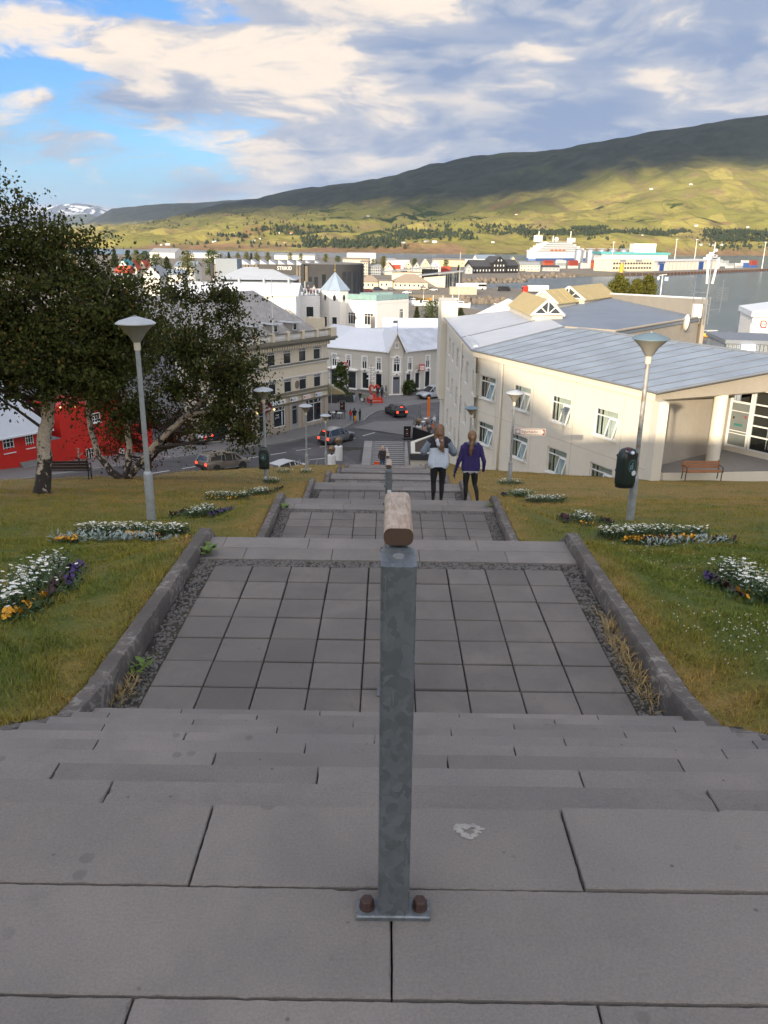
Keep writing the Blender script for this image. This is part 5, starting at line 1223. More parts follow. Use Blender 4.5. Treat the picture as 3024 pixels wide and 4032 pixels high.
def leaves_at(C_,n_per,spread,L,g,droop=.25):
    n = len(C_)*n_per; c = np.repeat(C_,n_per,0) + g.normal(0,1,(n,3))*spread*np.array([1,1,.8])
    a = g.uniform(0,6.28,n); el = g.uniform(-1.2,.8,n); l = L*g.uniform(.6,1.3,n)
    d = np.stack([np.cos(a)*np.cos(el),np.sin(a)*np.cos(el),np.sin(el)-droop],1)*l[:,None]
    s = np.cross(d,g.normal(0,1,(n,3))); s = s/np.maximum(np.linalg.norm(s,axis=1),1e-6)[:,None]*(l*.36)[:,None]
    V = np.stack([c,c+d*.45+s,c+d,c+d*.45-s],1).reshape(-1,3); o = np.arange(n)*4; return V,np.stack([o,o+1,o+2,o+3],1)
def make_tree(name,label,loc,stems,clumps,seed,n_twig=9,n_leaf=22,leaf_L=.075,bark=None,leafm=None,cat='tree',group=None,twig_spread=.55,leaf_spread=.12,br=.022,rs=1.0):
    """stems: list of polylines [(x,y,z,r)...] relative to loc; clumps: ellipsoids (x,y,z,rx,ry,rz,count)"""
    g = np.random.default_rng(seed); rnd = random.Random(seed); t = thing(name,label,cat,loc,0,group)
    sk = []
    for st in stems:
        P_ = [Vector(p[:3]) for p in st]; rr = [p[3]*rs for p in st]
        # smooth the stem a little
        fine = []; fr = []
        for i in range(len(P_)-1):
            for k in range(4):
                q = k/4; a,b = P_[i],P_[i+1]; fine.append(a.lerp(b,q)+Vector((rnd.gauss(0,rr[i]*.10),rnd.gauss(0,rr[i]*.10),0))); fr.append((rr[i]*(1-q)+rr[i+1]*q)*(1+rnd.uniform(-.07,.07)))
        fine.append(P_[-1]); fr.append(rr[-1]); sk.append((fine,fr))
        MB().tube(fine,fr,12).build('trunk',bark or M_bark,t,smooth=True)
    allp = [(p,r_) for f,r2 in sk for p,r_ in zip(f,r2)]
    bm_ = MB(); tips = []
    for (cx,cy,cz,rx,ry,rz,cnt) in clumps:
        for k in range(cnt):
            v = g.normal(0,1,3); v = v/np.linalg.norm(v)*(g.random()**.45); c = Vector((cx+v[0]*rx,cy+v[1]*ry,cz+v[2]*rz))
            cand = [(p,r_) for p,r_ in allp if p.z < c.z+.2] or allp
            p0,r0 = min(cand,key=lambda q: (q[0]-c).length*(1+rnd.uniform(0,.35))+max(0,q[0].z-c.z+.5)*1.5)
            mid = p0.lerp(c,.5)+Vector((rnd.gauss(0,.12),rnd.gauss(0,.12),rnd.uniform(-.05,.25))); r1 = min(r0*.6,br*(c-p0).length**.5+.01)
            bm_.tube([p0,p0.lerp(mid,.55)+Vector((rnd.gauss(0,.05),rnd.gauss(0,.05),0)),mid,c],[r1,r1*.75,r1*.5,.006],5,caps=False)
            for j in range(n_twig):
                e = c+Vector((rnd.gauss(0,twig_spread),rnd.gauss(0,twig_spread),rnd.gauss(-.03,twig_spread*.8))); m2 = c.lerp(e,.5)+Vector((0,0,rnd.uniform(0,.08)))
                if j % 2 == 0: bm_.tube([mid.lerp(c,.7),m2,e],[.008,.006,.003],3,caps=False)
                for q in (.35,.7,1.0): tips.append(tuple(c.lerp(e,q)))
    b = bm_.build('branches',M_branch if bark is None else bark,t); b['kind'] = 'stuff'
    V,Fq = leaves_at(np.array(tips),n_leaf//3,leaf_spread,leaf_L,g); o = link('crown',np_mesh('crown',V,Fq,leafm or M_leaf),t); o['kind'] = 'stuff'
    return t
z1_ = float(zlawn(-9.65,21.7)); z2_ = float(zlawn(-10.6,31.1))
make_tree('birch_tree','big birch with a single white trunk and dense dark crown, front left',(-9.65,21.7,z1_-.1),
          [[(0,0,0,.27),(.1,.1,.6,.235),(.18,.2,1.6,.205),(.4,.3,2.6,.185),(.55,.5,3.6,.16),(.3,.7,4.8,.12),(.1,.8,6.2,.07),(.0,.8,7.6,.03)],
           [(.5,.4,3.2,.12),(1.4,.2,4.2,.09),(2.2,.1,5.2,.05),(2.6,.0,6.0,.02)],[(.45,.4,3.0,.12),(-.9,.6,4.0,.09),(-1.9,.6,5.0,.05),(-2.3,.6,6.0,.03)]],
          [(.2,.6,4.6,2.3,2.0,1.5,42),(-1.6,.4,4.3,1.9,1.8,1.5,30),(1.9,.2,4.9,1.5,1.5,1.4,26),(.3,.6,6.5,1.5,1.3,1.0,22),(-1.9,.5,6.3,1.2,1.2,.9,13),(.9,.0,3.6,1.7,1.4,.6,16),(-1.5,.3,3.3,1.3,1.2,.6,12),(-.6,.6,7.5,.8,.7,.6,7),(2.9,.3,4.4,.7,.8,.9,8)],21,n_twig=12,n_leaf=33,leaf_L=.095,rs=.88)
make_tree('birch_tree','leaning birch with several stems growing from one foot',(-10.6,31.1,z2_-.1),
          [[(.15,0,0,.2),(-.35,.1,.35,.19),(-.85,.2,1.0,.16),(-1.1,.3,2.2,.14),(-1.1,.3,3.6,.10),(-.9,.4,5.2,.05)],
           [(.15,0,0,.2),(.35,.0,.5,.18),(.45,.1,1.5,.15),(.35,.2,3.0,.11),(.5,.2,4.8,.06),(.5,.2,6.2,.03)],
           [(.3,0,.1,.2),(.9,0,.8,.19),(1.6,.0,1.6,.17),(2.6,.1,2.5,.15),(3.6,.2,3.4,.12),(4.3,.2,4.8,.08),(4.5,.3,6.3,.04)],
           [(2.8,.1,2.7,.12),(3.9,0,2.9,.09),(4.6,0,2.8,.05),(5.2,0,2.5,.02)],[(3.4,.1,3.2,.09),(3.0,.2,4.6,.07),(2.8,.2,6.2,.03)]],
          [(3.9,.2,5.2,1.3,1.3,1.3,20),(2.5,.2,5.7,1.0,1.1,1.2,13),(4.8,.1,4.2,1.0,1.1,.9,13),(4.2,.1,2.8,1.3,1.1,.7,13),(5.0,.0,2.1,.7,.8,.4,4),(.6,.3,4.9,1.5,1.4,1.4,22),(-1.0,.3,4.0,1.3,1.3,1.3,17),(.2,.3,3.0,1.6,1.2,.7,13),(4.6,.2,6.8,.7,.8,.8,8),(2.6,.2,7.3,.6,.6,.6,5),(5.3,.0,3.5,.6,.8,.4,4),(2.6,.2,3.9,1.0,1.0,.8,9)],22,n_twig=10,n_leaf=24,leaf_L=.115,twig_spread=.5,br=.03,rs=.75)
make_tree('rowan_tree','small rowan with reddish leaves in front of the red wall',(-10.2,33.6,float(zlawn(-10.2,33.6))-.4),[[(0,0,0,.1),(.1,0,1.2,.08),(-.2,0,2.6,.05),(-.1,0,3.8,.02)],[(0.05,0,1.0,.06),(1.0,.1,2.2,.04),(1.4,.1,3.2,.02)]],
          [(0,0,2.9,1.6,1.2,1.3,20),(1.5,.1,2.7,1.2,1.0,1.1,12),(-1.6,0,2.3,1.1,1.0,.9,10)],23,n_twig=8,n_leaf=21,leaf_L=.09,bark=M_branch,leafm=M_leafred)
make_tree('birch_tree','neighbouring birch whose top branches reach in at the left photo edge',(-9.9,18.6,float(zlawn(-9.9,18.6))-.1),[[(-1.4,0,0,.2),(-1.2,0,2,.16),(-1.0,0,4,.11),(-.6,0,6.0,.06),(-.2,0,7.2,.03)]],
          [(-.55,0,6.9,.45,.5,.5,6),(-.1,0,7.05,.5,.4,.35,5),(-1.2,0,5.4,1.0,1.0,.9,10)],24,n_twig=8,n_leaf=18,leaf_L=.08,twig_spread=.28)
# ------------------------------------------------------------------ town buildings round the square
random.seed(8)
M_kea = mat('beige_render',(.62,.55,.42),.85,var=.05,scale=.4,streak=.05); M_keab = mat('stone_base',(.36,.31,.25),.85,var=.08,scale=.8); M_keat = mat('olive_trim',(.17,.155,.115),.8,var=.08); M_keatw = mat('white_trim',(.66,.65,.62),.6,var=.04)
M_slate = mat('grey_shingle',(.27,.26,.25),.85,var=.14,scale=1.4); M_red = mat('red_paint',(.50,.018,.010),.6,var=.10,scale=1.0); M_wroof = mat('white_roof',(.66,.69,.74),.5,var=.06,scale=.4); M_groof = mat('grey_roof',(.40,.43,.47),.6,var=.08,scale=.5)
M_ghouse = mat('pale_grey_board',(.52,.50,.44),.8,var=.04,scale=.5); M_stone = mat('dark_stone',(.035,.035,.038),.8,var=.25,scale=.25,streak=.3); M_tower = mat('tower_white',(.72,.70,.66),.75,var=.04,scale=.3); M_zinc = mat('zinc_roof',(.34,.42,.50),.4,.4,var=.12,scale=.8)
def town_window(W,H,style='kea',sill=True):
    def mk():
        t = .07; f = MB(); p = MB()
        if style == 'kea':
            bars(f,W,H,t,-.05,.03,[(W*k/5,H*.80,H) for k in (1,2,3,4)],[(H*.80,t,W-t)])
        elif style == 'cross': bars(f,W,H,.10,-.06,.03,[(W*.5,0,H*.62),(W*.5,H*.62,H),(W*.25,H*.62,H),(W*.75,H*.62,H)],[(H*.62,t,W-t),(H*.8,t,W-t)])
        elif style == 'grid': bars(f,W,H,.06,-.04,.03,[(W*k/3,0,H) for k in (1,2)],[(H*k/3,0.06,W-.06) for k in (1,2)])
        elif style == 'two': bars(f,W,H,.08,-.04,.03,[(W*.33,0,H),(W*.66,0,H)],[(H*.78,t,W-t)])
        else: bars(f,W,H,.07,-.04,.03)
        if sill: f.box(-.07,W+.07,-.16,.02,-.08,-.005)
        p.box(.03,W-.03,-.01,.01,.03,H-.03)
        return f.mesh('window',M_whitewin),[('pane',p.mesh('pane',M_pane),I4)]
    return (W,H,style,sill),mk
def put_windows(w,ops,style,sill=True,dy=.06):
    for x,z,ww,hh in ops: k,mk = town_window(ww,hh,style,sill); window(w,TR(x,dy,z),k,mk)
def kea():
    t = thing('corner_building','beige three storey corner building with balustrade and steep grey roof','building'); L = 23.0; z0 = -21.2
    F_ = frame_at((K0[0]-L*.6,K0[1]-L*.8,z0),U_ST); H = -10.75-z0; X = lambda s: L+s; Zl = lambda z: z-z0
    cols = [-2.56-2.66*k for k in range(8)]
    up = [(X(s),Zl(-12.68),1.3,1.62) for s in cols]; mid = [(X(s),Zl(-16.1),1.3,1.64) for s in cols]
    gr = [(X(-4.02),Zl(-20.4),2.85,2.9),(X(-6.63),Zl(-20.7),1.05,2.9),(X(-9.83),Zl(-20.1),2.0,2.5),(X(-12.23),Zl(-20.6),1.2,2.75),(X(-15.69),Zl(-20.3),2.4,2.6),(X(-19.5),Zl(-20.0),2.2,2.4)]
    w = wall_mesh(L,H,up+mid,.14,zlo=Zl(-17.45)).build('wall',M_kea,t,F_); wb = wall_mesh(L,Zl(-17.45),gr,.25).build('ground_floor_wall',M_keab,t,F_)
    put_windows(w,up+mid,'kea',False,.10)
    # bands: sills, lintels, shop band, cornice with brackets, balustrade
    for z,h,d,m_ in ((-12.86,.2,.16,M_keat),(-12.98,.10,.20,M_keatw),(-10.98,.12,.10,M_keatw),(-16.35,.28,.16,M_keat),(-14.42,.13,.10,M_keatw),(-16.66,.10,.24,M_keat),(-17.55,.22,.16,M_keat)):
        MB().box(-.05,L+d,-d,.02,Zl(z),Zl(z)+h).build('band',m_,w)
    for (x,z,ww,hh) in up+mid: MB().box(x-.02,x+ww+.02,-.05,-.0,z-.02,z+.03).build('sill',M_keatw,w)
    for row in (up,mid): MB().box(row[0][0]+1.3+.12,row[0][0]+1.3+.34,-.06,.0,row[0][1]-.15,row[0][1]+1.78).build('end_trim',M_keatw,w)
    MB().box(-.6,L+.95,-.95,.2,Zl(-10.22),Zl(-9.95)).build('cornice',M_keat,w); MB().box(-.6,L+.75,-.75,.2,Zl(-10.45),Zl(-10.2)).build('cornice',M_keat,w)
    br = MB().box(-.09,.09,-.62,.02,-.45,0).mesh('cornice_bracket',M_kea)
    for k in range(56): link('cornice_bracket',br,w,TR(.2+k*.41,0,Zl(-10.44)))
    yb = -.55; zb = Zl(-9.95)
    MB().box(-.6,L+.9,yb-.14,yb+.14,zb,zb+.12).build('balustrade_base',M_keat,w); MB().box(-.6,L+.9,yb-.13,yb+.13,zb+.85,zb+.97).build('balustrade_rail',M_keat,w)
    MB().box(L-.1,L+.95,-.75,.3,zb+.0,zb+1.05).build('corner_pedestal',M_kea,w)
    bal = MB().lathe([(.06,0),(.06,.06),(.045,.1),(.095,.28),(.085,.42),(.04,.60),(.055,.70),(.06,.73)],10).mesh('baluster',M_keatw,True)
    xs = L-.6; k = 0
    while xs > -.3:
        if k % 9 == 8: MB().box(xs-.32,xs+.10,yb-.17,yb+.17,zb+.1,zb+1.1).build('balustrade_post',M_kea,w); xs -= .68
        else: link('baluster',bal,w,TR(xs,yb,zb+.12)); xs -= .23
        k += 1
    # right end wall of the block
    MB().box(L-.02,L+.0,.0,14,0,H+.3).build('side_wall',M_kea,t,F_)
    # steep roof
    e0,e1 = .35,L+.1; zr = Zl(-4.6); ze = Zl(-9.9); r_ = MB()
    A_,B_,C_,D_ = (-.6,.3,ze),(L+.2,.3,ze),(L-5.2,7.5,zr),(-.6,7.5,zr); E1,E2 = (L+.2,14.5,ze),(-.6,14.5,ze)
    r_.add([A_,B_,C_,D_,E1,E2],[(0,1,2,3),(1,4,2),(3,2,4,5)]); ro = r_.build('roof',shingle_mat(F_),t,F_)
    # three small dormers
    for s in (-5.1,-8.4,-11.7):
        x = L+s; b = MB(); b.add([(x,1.2,ze+.75),(x+1.0,1.2,ze+.75),(x+1.0,1.2,ze+1.85),(x,1.2,ze+1.85),(x,3.9,ze+1.85),(x+1.0,3.9,ze+1.85),(x,1.5,ze+.75),(x+1,1.5,ze+.75)],[(0,1,2,3),(0,3,4,6),(1,7,5,2)]); d = b.build('dormer',M_slate,ro)
        MB().box(x-.25,x+1.25,.75,4.1,ze+1.86,ze+1.98).build('dormer_roof',M_slate,d); MB().box(x-.27,x+1.27,.70,.78,ze+1.80,ze+1.96).build('dormer_fascia',M_wroof,d); MB().box(x-.27,x-.2,.78,4.1,ze+1.80,ze+2.0).build('dormer_fascia',M_wroof,d)
        k_,mk = town_window(.7,.8,'plain',False); window(d,TR(x+.15,1.17,ze+.9),k_,mk)
    la = MB(); 
    for dx in (0,.45): la.tube([(L-1.2+dx,2.0,ze+.9),(L-2.6+dx,4.6,ze+3.0)],.04,4)
    for k in range(8): q = k/7; la.tube([(L-1.2-1.4*q,2.0+2.6*q,ze+.95+2.1*q),(L-.75-1.4*q,2.0+2.6*q,ze+.95+2.1*q)],.03,4)
    la.build('roof_ladder',M_slate,ro); MB().box(L-.6,L+.3,.6,3.0,ze+.1,ze+2.1).build('corner_attic',M_kea,ro)
    MB().tube([(L-8.6,.9,ze),(L-8.6,.9,ze+7.0)],[.06,.035],8).build('flagpole',M_keatw,t,F_)
    # ground floor: shop windows, doors, signs
    def shop(i,bars_v,m_=M_whitewin):
        x,z,ww,hh = gr[i]; f = MB(); bars(f,ww,hh,.09,-.05,.04,bars_v,[(hh*.80,.09,ww-.09)]); o = f.build('shop_window',m_,wb,TR(x,.12,z)); MB().box(.05,ww-.05,-.008,.008,.05,hh-.05).build('pane',M_pane,o); return o,ww,hh
    for i,bv in ((0,[(1.4,0,2.3)]),(2,[])):
        o,ww,hh = shop(i,bv)
        for j,ch in enumerate('KEA'): text_obj(ch,.62 if i == 0 else .5,M_whitewin,o,TR(ww*(.2+.3*j),-.03,hh*.90) @ RX(R(90)),depth=.004)
    MB().box(1.45,1.6,-.02,.0,.2,1.8).build('light_sheet',mat('ice_blue',(.5,.62,.68),.5),bpy.data.objects[o.name])
    text_obj('Í bak\ngarðir',.3,M_whitewin,o,TR(.7,-.02,1.35) @ RX(R(90)),depth=.002,shear=.3)
    M_dgrey = mat('door_grey',(.27,.29,.31),.5,var=.05); M_rdoor = mat('door_brown',(.10,.022,.012),.55,var=.15)
    for i in (1,3):
        x,z,ww,hh = gr[i]; f = MB(); bars(f,ww,hh,.14,-.05,.04,[],[(hh*.82,.14,ww-.14),(.5,.14,ww-.14)]); o = f.build('door',M_dgrey,wb,TR(x,.14,z)); MB().box(.1,ww-.1,-.01,.01,.5,hh-.1).build('pane',M_pane,o); MB().box(.1,ww-.1,-.015,.012,.1,.5).build('kick_panel',M_dgrey,o); MB().tube([(ww-.2,-.1,1.0),(ww-.2,-.1,1.4)],.02,5).build('handle',M_steel,o)
    x,z,ww,hh = gr[4]; f = MB(); bars(f,ww,hh,.08,-.05,.04,[(ww*.52,0,hh)]); o = f.build('door',M_whitewin,wb,TR(x,.12,z))
    for q in (0,1): MB().box(.08+q*ww*.52,ww*.48+q*ww*.5,-.02,.02,.08,hh-.08).build('door_leaf',M_rdoor,o)
    shop(5,[])
    for k in range(6): MB().box(X(-.75-.0)+.02 if k == 0 else X([0,-4.9,-7.2,-10.5,-12.9,-16.4][k]),X(-.02) if k == 0 else X([0,-4.25,-6.75,-9.95,-12.4,-15.9][k]),-.09,.0,.2,Zl(-17.6)).build('pilaster',M_keab,wb)
    MB().box(X(-1.1),L+.05,-.6,.3,.28,.36).build('window_ledge',M_keatw,wb)
    SG = [(-2.35,'STRATUM',(.05,.08,.3)),(-4.6,'FASTEIGNIR',(.55,.10,.04)),(-6.9,'TRAUST',(.02,.03,.08)),(-9.0,'STEFNA',(.03,.05,.10)),(-10.3+.05,'VERKÍS',(.05,.22,.3)),(-14.6,'Stell',(.05,.05,.05))]
    for s,tx,c in SG:
        b = MB().box(-.62,.62,-.04,0,-.26,.26).build('wall_sign',M_white,w,TR(X(s)+.3,-.30,Zl(-17.0)))
        MB().lathe([(.15,0),(.15,.01)],12,TR(-.42,-.042,.0) @ RX(R(90))).build('sign_mark',mat('ink%.2f%.2f' % c[:2],c,.5,var=0),b); text_obj(tx,.19,mat('ink%.2f%.2f' % c[:2],c,.5,var=0),b,TR(.14,-.045,.03) @ RX(R(90)),depth=.002,sx=.8); MB().box(-.2,.5,-.045,-.04,-.14,-.10).build('sign_line',mat('ink%.2f%.2f' % c[:2],c,.5,var=0),b)
    ov = MB(); n = 36; ov.prism([(1.0*math.cos(2*math.pi*k/n),.62*math.sin(2*math.pi*k/n)) for k in range(n)],0,.16); so_ = ov.build('oval_sign',mat('sign_maroon',(.13,.006,.008),.5,var=.1),w,TR(X(-11.4),-.25,Zl(-17.3)) @ RX(R(90)))
    text_obj('Í bak',.50,M_white,so_,TR(-.12,.18,.165),depth=.003,shear=.3); text_obj('garðir',.44,M_white,so_,TR(.22,-.22,.165),depth=.003,shear=.3); text_obj('VEITINGAHÚS',.12,M_white,so_,TR(-.35,-.2,.165),depth=.003,sx=.7)
    MB().prism([(.36*math.cos(2*math.pi*k/20),.5*math.sin(2*math.pi*k/20)) for k in range(20)],0,.06,TR(X(-5.65),0,Zl(-15.35)) @ RX(R(90))).build('oval_plaque',M_keat,w)
    for s in (-9.95,-12.75): MB().ico((X(s),-.25,Zl(-17.75)),.10,sub=1).build('wall_lamp',emit_mat('warm_bulb',(1,.75,.3),2.0),w)
    rl = MB(); rl.tube([(X(-4.3),-1.1,.3),(X(-4.3),-1.1,1.35),(X(-2.6),-1.1,1.25),(X(-2.6),-1.1,.3)],.035,6); rl.tube([(X(-3.4),-1.1,.3),(X(-3.4),-1.1,1.3)],.03,6); rl.build('steel_rail',M_steel,wb)
    return t
def shingle_mat(F_):
    m = bpy.data.materials.new('diamond_shingle'); m.use_nodes = True; T = NT(m.node_tree)
    b = T.n('ShaderNodeBsdfPrincipled'); o = T.n('ShaderNodeOutputMaterial'); T.t.links.new(b.outputs[0],o.inputs[0])
    p = T.n('ShaderNodeTexCoord').outputs['Object']; s = T.n('ShaderNodeSeparateXYZ'); T.put(s.inputs[0],p)
    a = T.math('ADD',s.outputs[0],T.math('MULTIPLY',s.outputs[2],1.0)); c_ = T.math('SUBTRACT',s.outputs[0],T.math('MULTIPLY',s.outputs[2],1.0))
    l1 = T.math('ABSOLUTE',T.math('SUBTRACT',T.math('FRACT',T.math('MULTIPLY',a,1.6)),.5)); l2 = T.math('ABSOLUTE',T.math('SUBTRACT',T.math('FRACT',T.math('MULTIPLY',c_,1.6)),.5))
    k = T.ramp(T.math('MAXIMUM',l1,l2),.44,.5); n = T.noise(p,1.1,4,.6); n2 = T.noise(p,7,2,.6)
    c = T.mix(T.ramp(n,.35,.65),(.29,.275,.26),(.37,.355,.34)); c = T.mix(T.ramp(n2,.4,.7,0,.35),c,(.22,.21,.20)); c = T.mix(T.math('MULTIPLY',k,.5),c,(.15,.145,.14))
    T.put(b.inputs['Base Color'],c); b.inputs['Roughness'].default_value = .85; return m
kea()
def gable_box(t,F_,W,D,H,rise,wm,rm,over=.3,axis='x',name='roof',wall=True):
    """simple body with a gable roof; axis is the ridge direction"""
    if wall:
        if axis == 'x': MB().add([(0,0,0),(W,0,0),(W,D,0),(0,D,0),(0,0,H),(W,0,H),(W,D,H),(0,D,H),(0,D/2,H+rise),(W,D/2,H+rise)],[(0,1,5,4),(1,2,6,9,5),(2,3,7,6),(3,0,4,8,7)]).build('wall',wm,t,F_)
        else: MB().add([(0,0,0),(W,0,0),(W,D,0),(0,D,0),(0,0,H),(W,0,H),(W,D,H),(0,D,H),(W/2,0,H+rise),(W/2,D,H+rise)],[(0,1,5,8,4),(1,2,6,5),(2,3,7,9,6),(3,0,4,7)]).build('wall',wm,t,F_)
    o = over; r_ = MB(); th = .12
    if axis == 'x':
        k = rise/(D/2)
        for s in (0,1):
            y0,y1 = (-o,D/2) if s == 0 else (D+o,D/2); z0_,z1_ = H-o*k,H+rise
            P_ = [(-o,y0,z0_+.03),(W+o,y0,z0_+.03),(W+o,y1,z1_+.03),(-o,y1,z1_+.03)]
            if s: P_ = P_[::-1]
            r_.add(P_ + [(x,y,z+th) for x,y,z in P_],[(3,2,1,0),(4,5,6,7),(0,1,5,4),(1,2,6,5),(2,3,7,6),(3,0,4,7)])
    else:
        k = rise/(W/2)
        for s in (0,1):
            x0,x1 = (-o,W/2) if s == 0 else (W+o,W/2); z0_,z1_ = H-o*k,H+rise
            P_ = [(x0,-o,z0_+.03),(x1,-o,z1_+.03),(x1,D+o,z1_+.03),(x0,D+o,z0_+.03)]
            if s: P_ = P_[::-1]
            r_.add(P_ + [(x,y,z+th) for x,y,z in P_],[(3,2,1,0),(4,5,6,7),(0,1,5,4),(1,2,6,5),(2,3,7,6),(3,0,4,7)])
    return r_.build(name,rm,t,F_)
def grey_house():
    t = thing('corner_house','pale grey two storey house with white metal roof and corner gable','house'); z0 = -21.0
    GL,G0,G1,G2,G3 = Vector((-10.4,128.9)),Vector((.25,122.9)),Vector((.28,122.15)),Vector((2.42,122.75)),Vector((8.1,128.2))
    ze = -14.45-z0
    def pediment(w,x,z,ww):
        MB().add([(x-.25,-.16,z),(x+ww+.25,-.16,z),(x+ww/2,-.16,z+.42),(x-.25,.0,z),(x+ww+.25,.0,z),(x+ww/2,.0,z+.42)],[(0,1,2),(0,2,5,3),(2,1,4,5),(0,3,4,1)]).build('pediment',M_white,w); MB().ico((x+ww/2,-.25,z+.12),.12,sub=1).build('window_lamp',M_black,w)
    def trim(w,x,z,ww,hh,d=.13): 
        f = MB(); f.box(x-d,x,-.05,0,z-.1,z+hh+.1); f.box(x+ww,x+ww+d,-.05,0,z-.1,z+hh+.1); f.box(x,x+ww,-.05,0,z+hh,z+hh+.12); f.box(x-.22,x+ww+.22,-.1,0,z-.18,z); f.build('window_trim',M_white,w)
    # left wing
    L = (G0-GL).length; F_ = frame_at((*GL,z0),G0-GL); up = [(1.2+2.55*k+(.1 if k > 1 else 0),3.75,.82,1.95) for k in range(4)]; gd = [(1.6,.75,1.4,2.5),(4.9,.55,1.5,2.6),(7.5,.75,1.2,2.5),(9.9,.75,1.1,2.5)]
    up = [(2.0,3.75,.85,1.9),(4.6,3.75,.85,1.9),(7.5,3.75,.85,1.9),(10.0,3.75,.85,1.9)]
    w = wall_mesh(L,ze,up+gd,.12).build('wall',M_ghouse,t,F_); put_windows(w,up,'cross',False,.05); put_windows(w,gd,'plain',False,.05)
    for o in up+gd: trim(w,*o)
    for o in gd[2:]: pediment(w,o[0],o[1]+o[3]+.15,o[2])
    MB().add([(1.0,-.9,3.45),(6.9,-.9,3.45),(3.95,-.5,3.95),(1.0,0,3.5),(6.9,0,3.5),(3.95,0,4.0)],[(0,1,2),(0,2,5,3),(2,1,4,5),(0,3,4,1)]).build('canopy',M_white,w)
    MB().box(0,L,-.06,0,0,.5).build('plinth',M_walk,w)
    MB().box(-.1,L,-.28,-.02,ze-.04,ze+.1).build('gutter',M_white,w)
    # corner gable bay
    L = (G2-G1).length; F_ = frame_at((*G1,z0),G2-G1); o1 = [(.62,3.75,1.05,1.95)]; o2 = [(.72,7.05,.5,.8)]; dd = [(.58,.45,1.1,2.6)]
    w = wall_mesh(L,ze+.4,o1+dd,.12).build('wall',M_ghouse,t,F_); put_windows(w,o1,'cross',False,.05); trim(w,*o1[0],.16); pediment(w,o1[0][0]-.1,o1[0][1]+2.1,1.25); trim(w,*dd[0],.16); pediment(w,dd[0][0]-.1,3.25,1.3)
    d = MB(); bars(d,1.1,2.6,.12,-.04,.04,[(.55,0,2.1)],[(2.1,.1,1.0),(1.0,.1,1.0)]); d.box(.1,1.0,0,.03,.1,2.1); do = d.build('door',mat('door_slate',(.15,.165,.19),.5),w,TR(.58,.06,.45)); MB().box(.12,.98,-.01,.01,2.15,2.5).build('pane',M_pane,do)
    MB().poly([(-.0,0,ze+.4),(L,0,ze+.4),(L/2,0,ze+2.75)]).build('gable',M_ghouse,w); k_,mk = town_window(.55,.85,'two',True); window(w,TR(L/2-.27,-.02,ze+.75),k_,mk)
    for s in (0,1): MB().box(0,.05,0,.9,0,ze+.4,TR(s*L-(.05 if s else 0),0,0)).build('bay_side',M_ghouse,w)
    for sgn in (-1,1):
        xe = L/2+sgn*(L/2+.35); P_ = [(L/2,-.35,ze+2.95),(xe,-.35,ze+.02),(xe,6.5,ze+.02),(L/2,6.5,ze+2.95)]
        if sgn > 0: P_ = P_[::-1]
        MB().add(P_ + [(x,y,z+.12) for x,y,z in P_],[(3,2,1,0),(4,5,6,7),(0,1,5,4),(1,2,6,5),(2,3,7,6),(3,0,4,7)]).build('gable_roof',M_wroof,t,F_)
        MB().box(-.09,.09,-.42,-.34,-.1,math.hypot(L/2+.35,2.9)+.05,TR(L/2,0,ze+3.0) @ RY(math.atan2(xe-L/2,-2.93))).build('barge_board',M_white,t,F_)
    MB().box(-.03,L+.03,-.05,0,0,.42).build('plinth',M_white,w)
    # right wing
    L = (G3-G2).length+.5; F_ = frame_at((G2.x-.1,G2.y+.55,z0),G3-G2); up = [(1.1,3.75,.85,1.9),(5.0,3.75,.85,1.9)]; gd = [(.75,.75,1.0,2.5),(2.7,.75,1.0,2.5),(4.9,.75,1.1,2.5)]
    w = wall_mesh(L,ze,up+gd,.12).build('wall',M_ghouse,t,F_); put_windows(w,up,'cross',False,.05); put_windows(w,gd,'plain',False,.05)
    for o in up+gd: trim(w,*o)
    for o in gd: pediment(w,o[0],o[1]+o[3]+.15,o[2])
    MB().box(0,L,-.06,0,0,.55).build('plinth',M_walk,w); MB().box(0,L+.1,-.28,-.02,ze-.04,ze+.1).build('gutter',M_white,w)
    MB().box(L-.02,L,0,9,0,ze).build('wall',M_ghouse,t,F_)
    # main roof planes
    z = -14.4; zr = -11.75
    Pl = [(-10.7,128.7,z),(.25,122.55,z),(.35,129.2,zr),(-4.6,131.9,zr)]; Pr = [(2.2,122.9,z),(8.75,128.3,z),(8.6,136.0,zr-.2),(.35,129.2,zr)]; Pe = [(-13.5,134.5,z-.0),(-10.7,128.7,z),(-4.6,131.9,zr),(-9,137.5,zr)]; Pb = [(-9,137.5,zr),(-4.6,131.9,zr),(.35,129.2,zr),(8.6,136,zr-.2),(7,142,z),(-6,144,z)]; Pc = [(.25,122.55,z),(2.2,122.9,z),(.35,129.2,zr)]
    for i,P_ in enumerate((Pl,Pr,Pe,Pb,Pc)): MB().poly(P_).build('roof_panel',M_wroof if i != 1 else corr_mat('white_corrugated',(.66,.69,.74),(.76,.65),.3),t)
    MB().box(-.35,.35,-.35,.35,-1.2,1.2,TR(-2.4,131.6,-11.2)).build('chimney',M_conc,t); MB().tube([(1.4,122.4,-11.6),(1.4,122.4,-9.6)],.04,5).build('vane_pole',M_trimg,t); MB().box(.75,1.35,122.39,122.41,-10.1,-9.7).build('weather_vane',M_trimg,t)
    mst = MB(); mst.tube([(-2.3,131.6,-10),(-2.3,131.6,-8.2)],.03,4); mst.tube([(-2.8,131.6,-8.9),(-1.8,131.6,-8.9)],.03,4); mst.build('aerial',M_trimg,t)
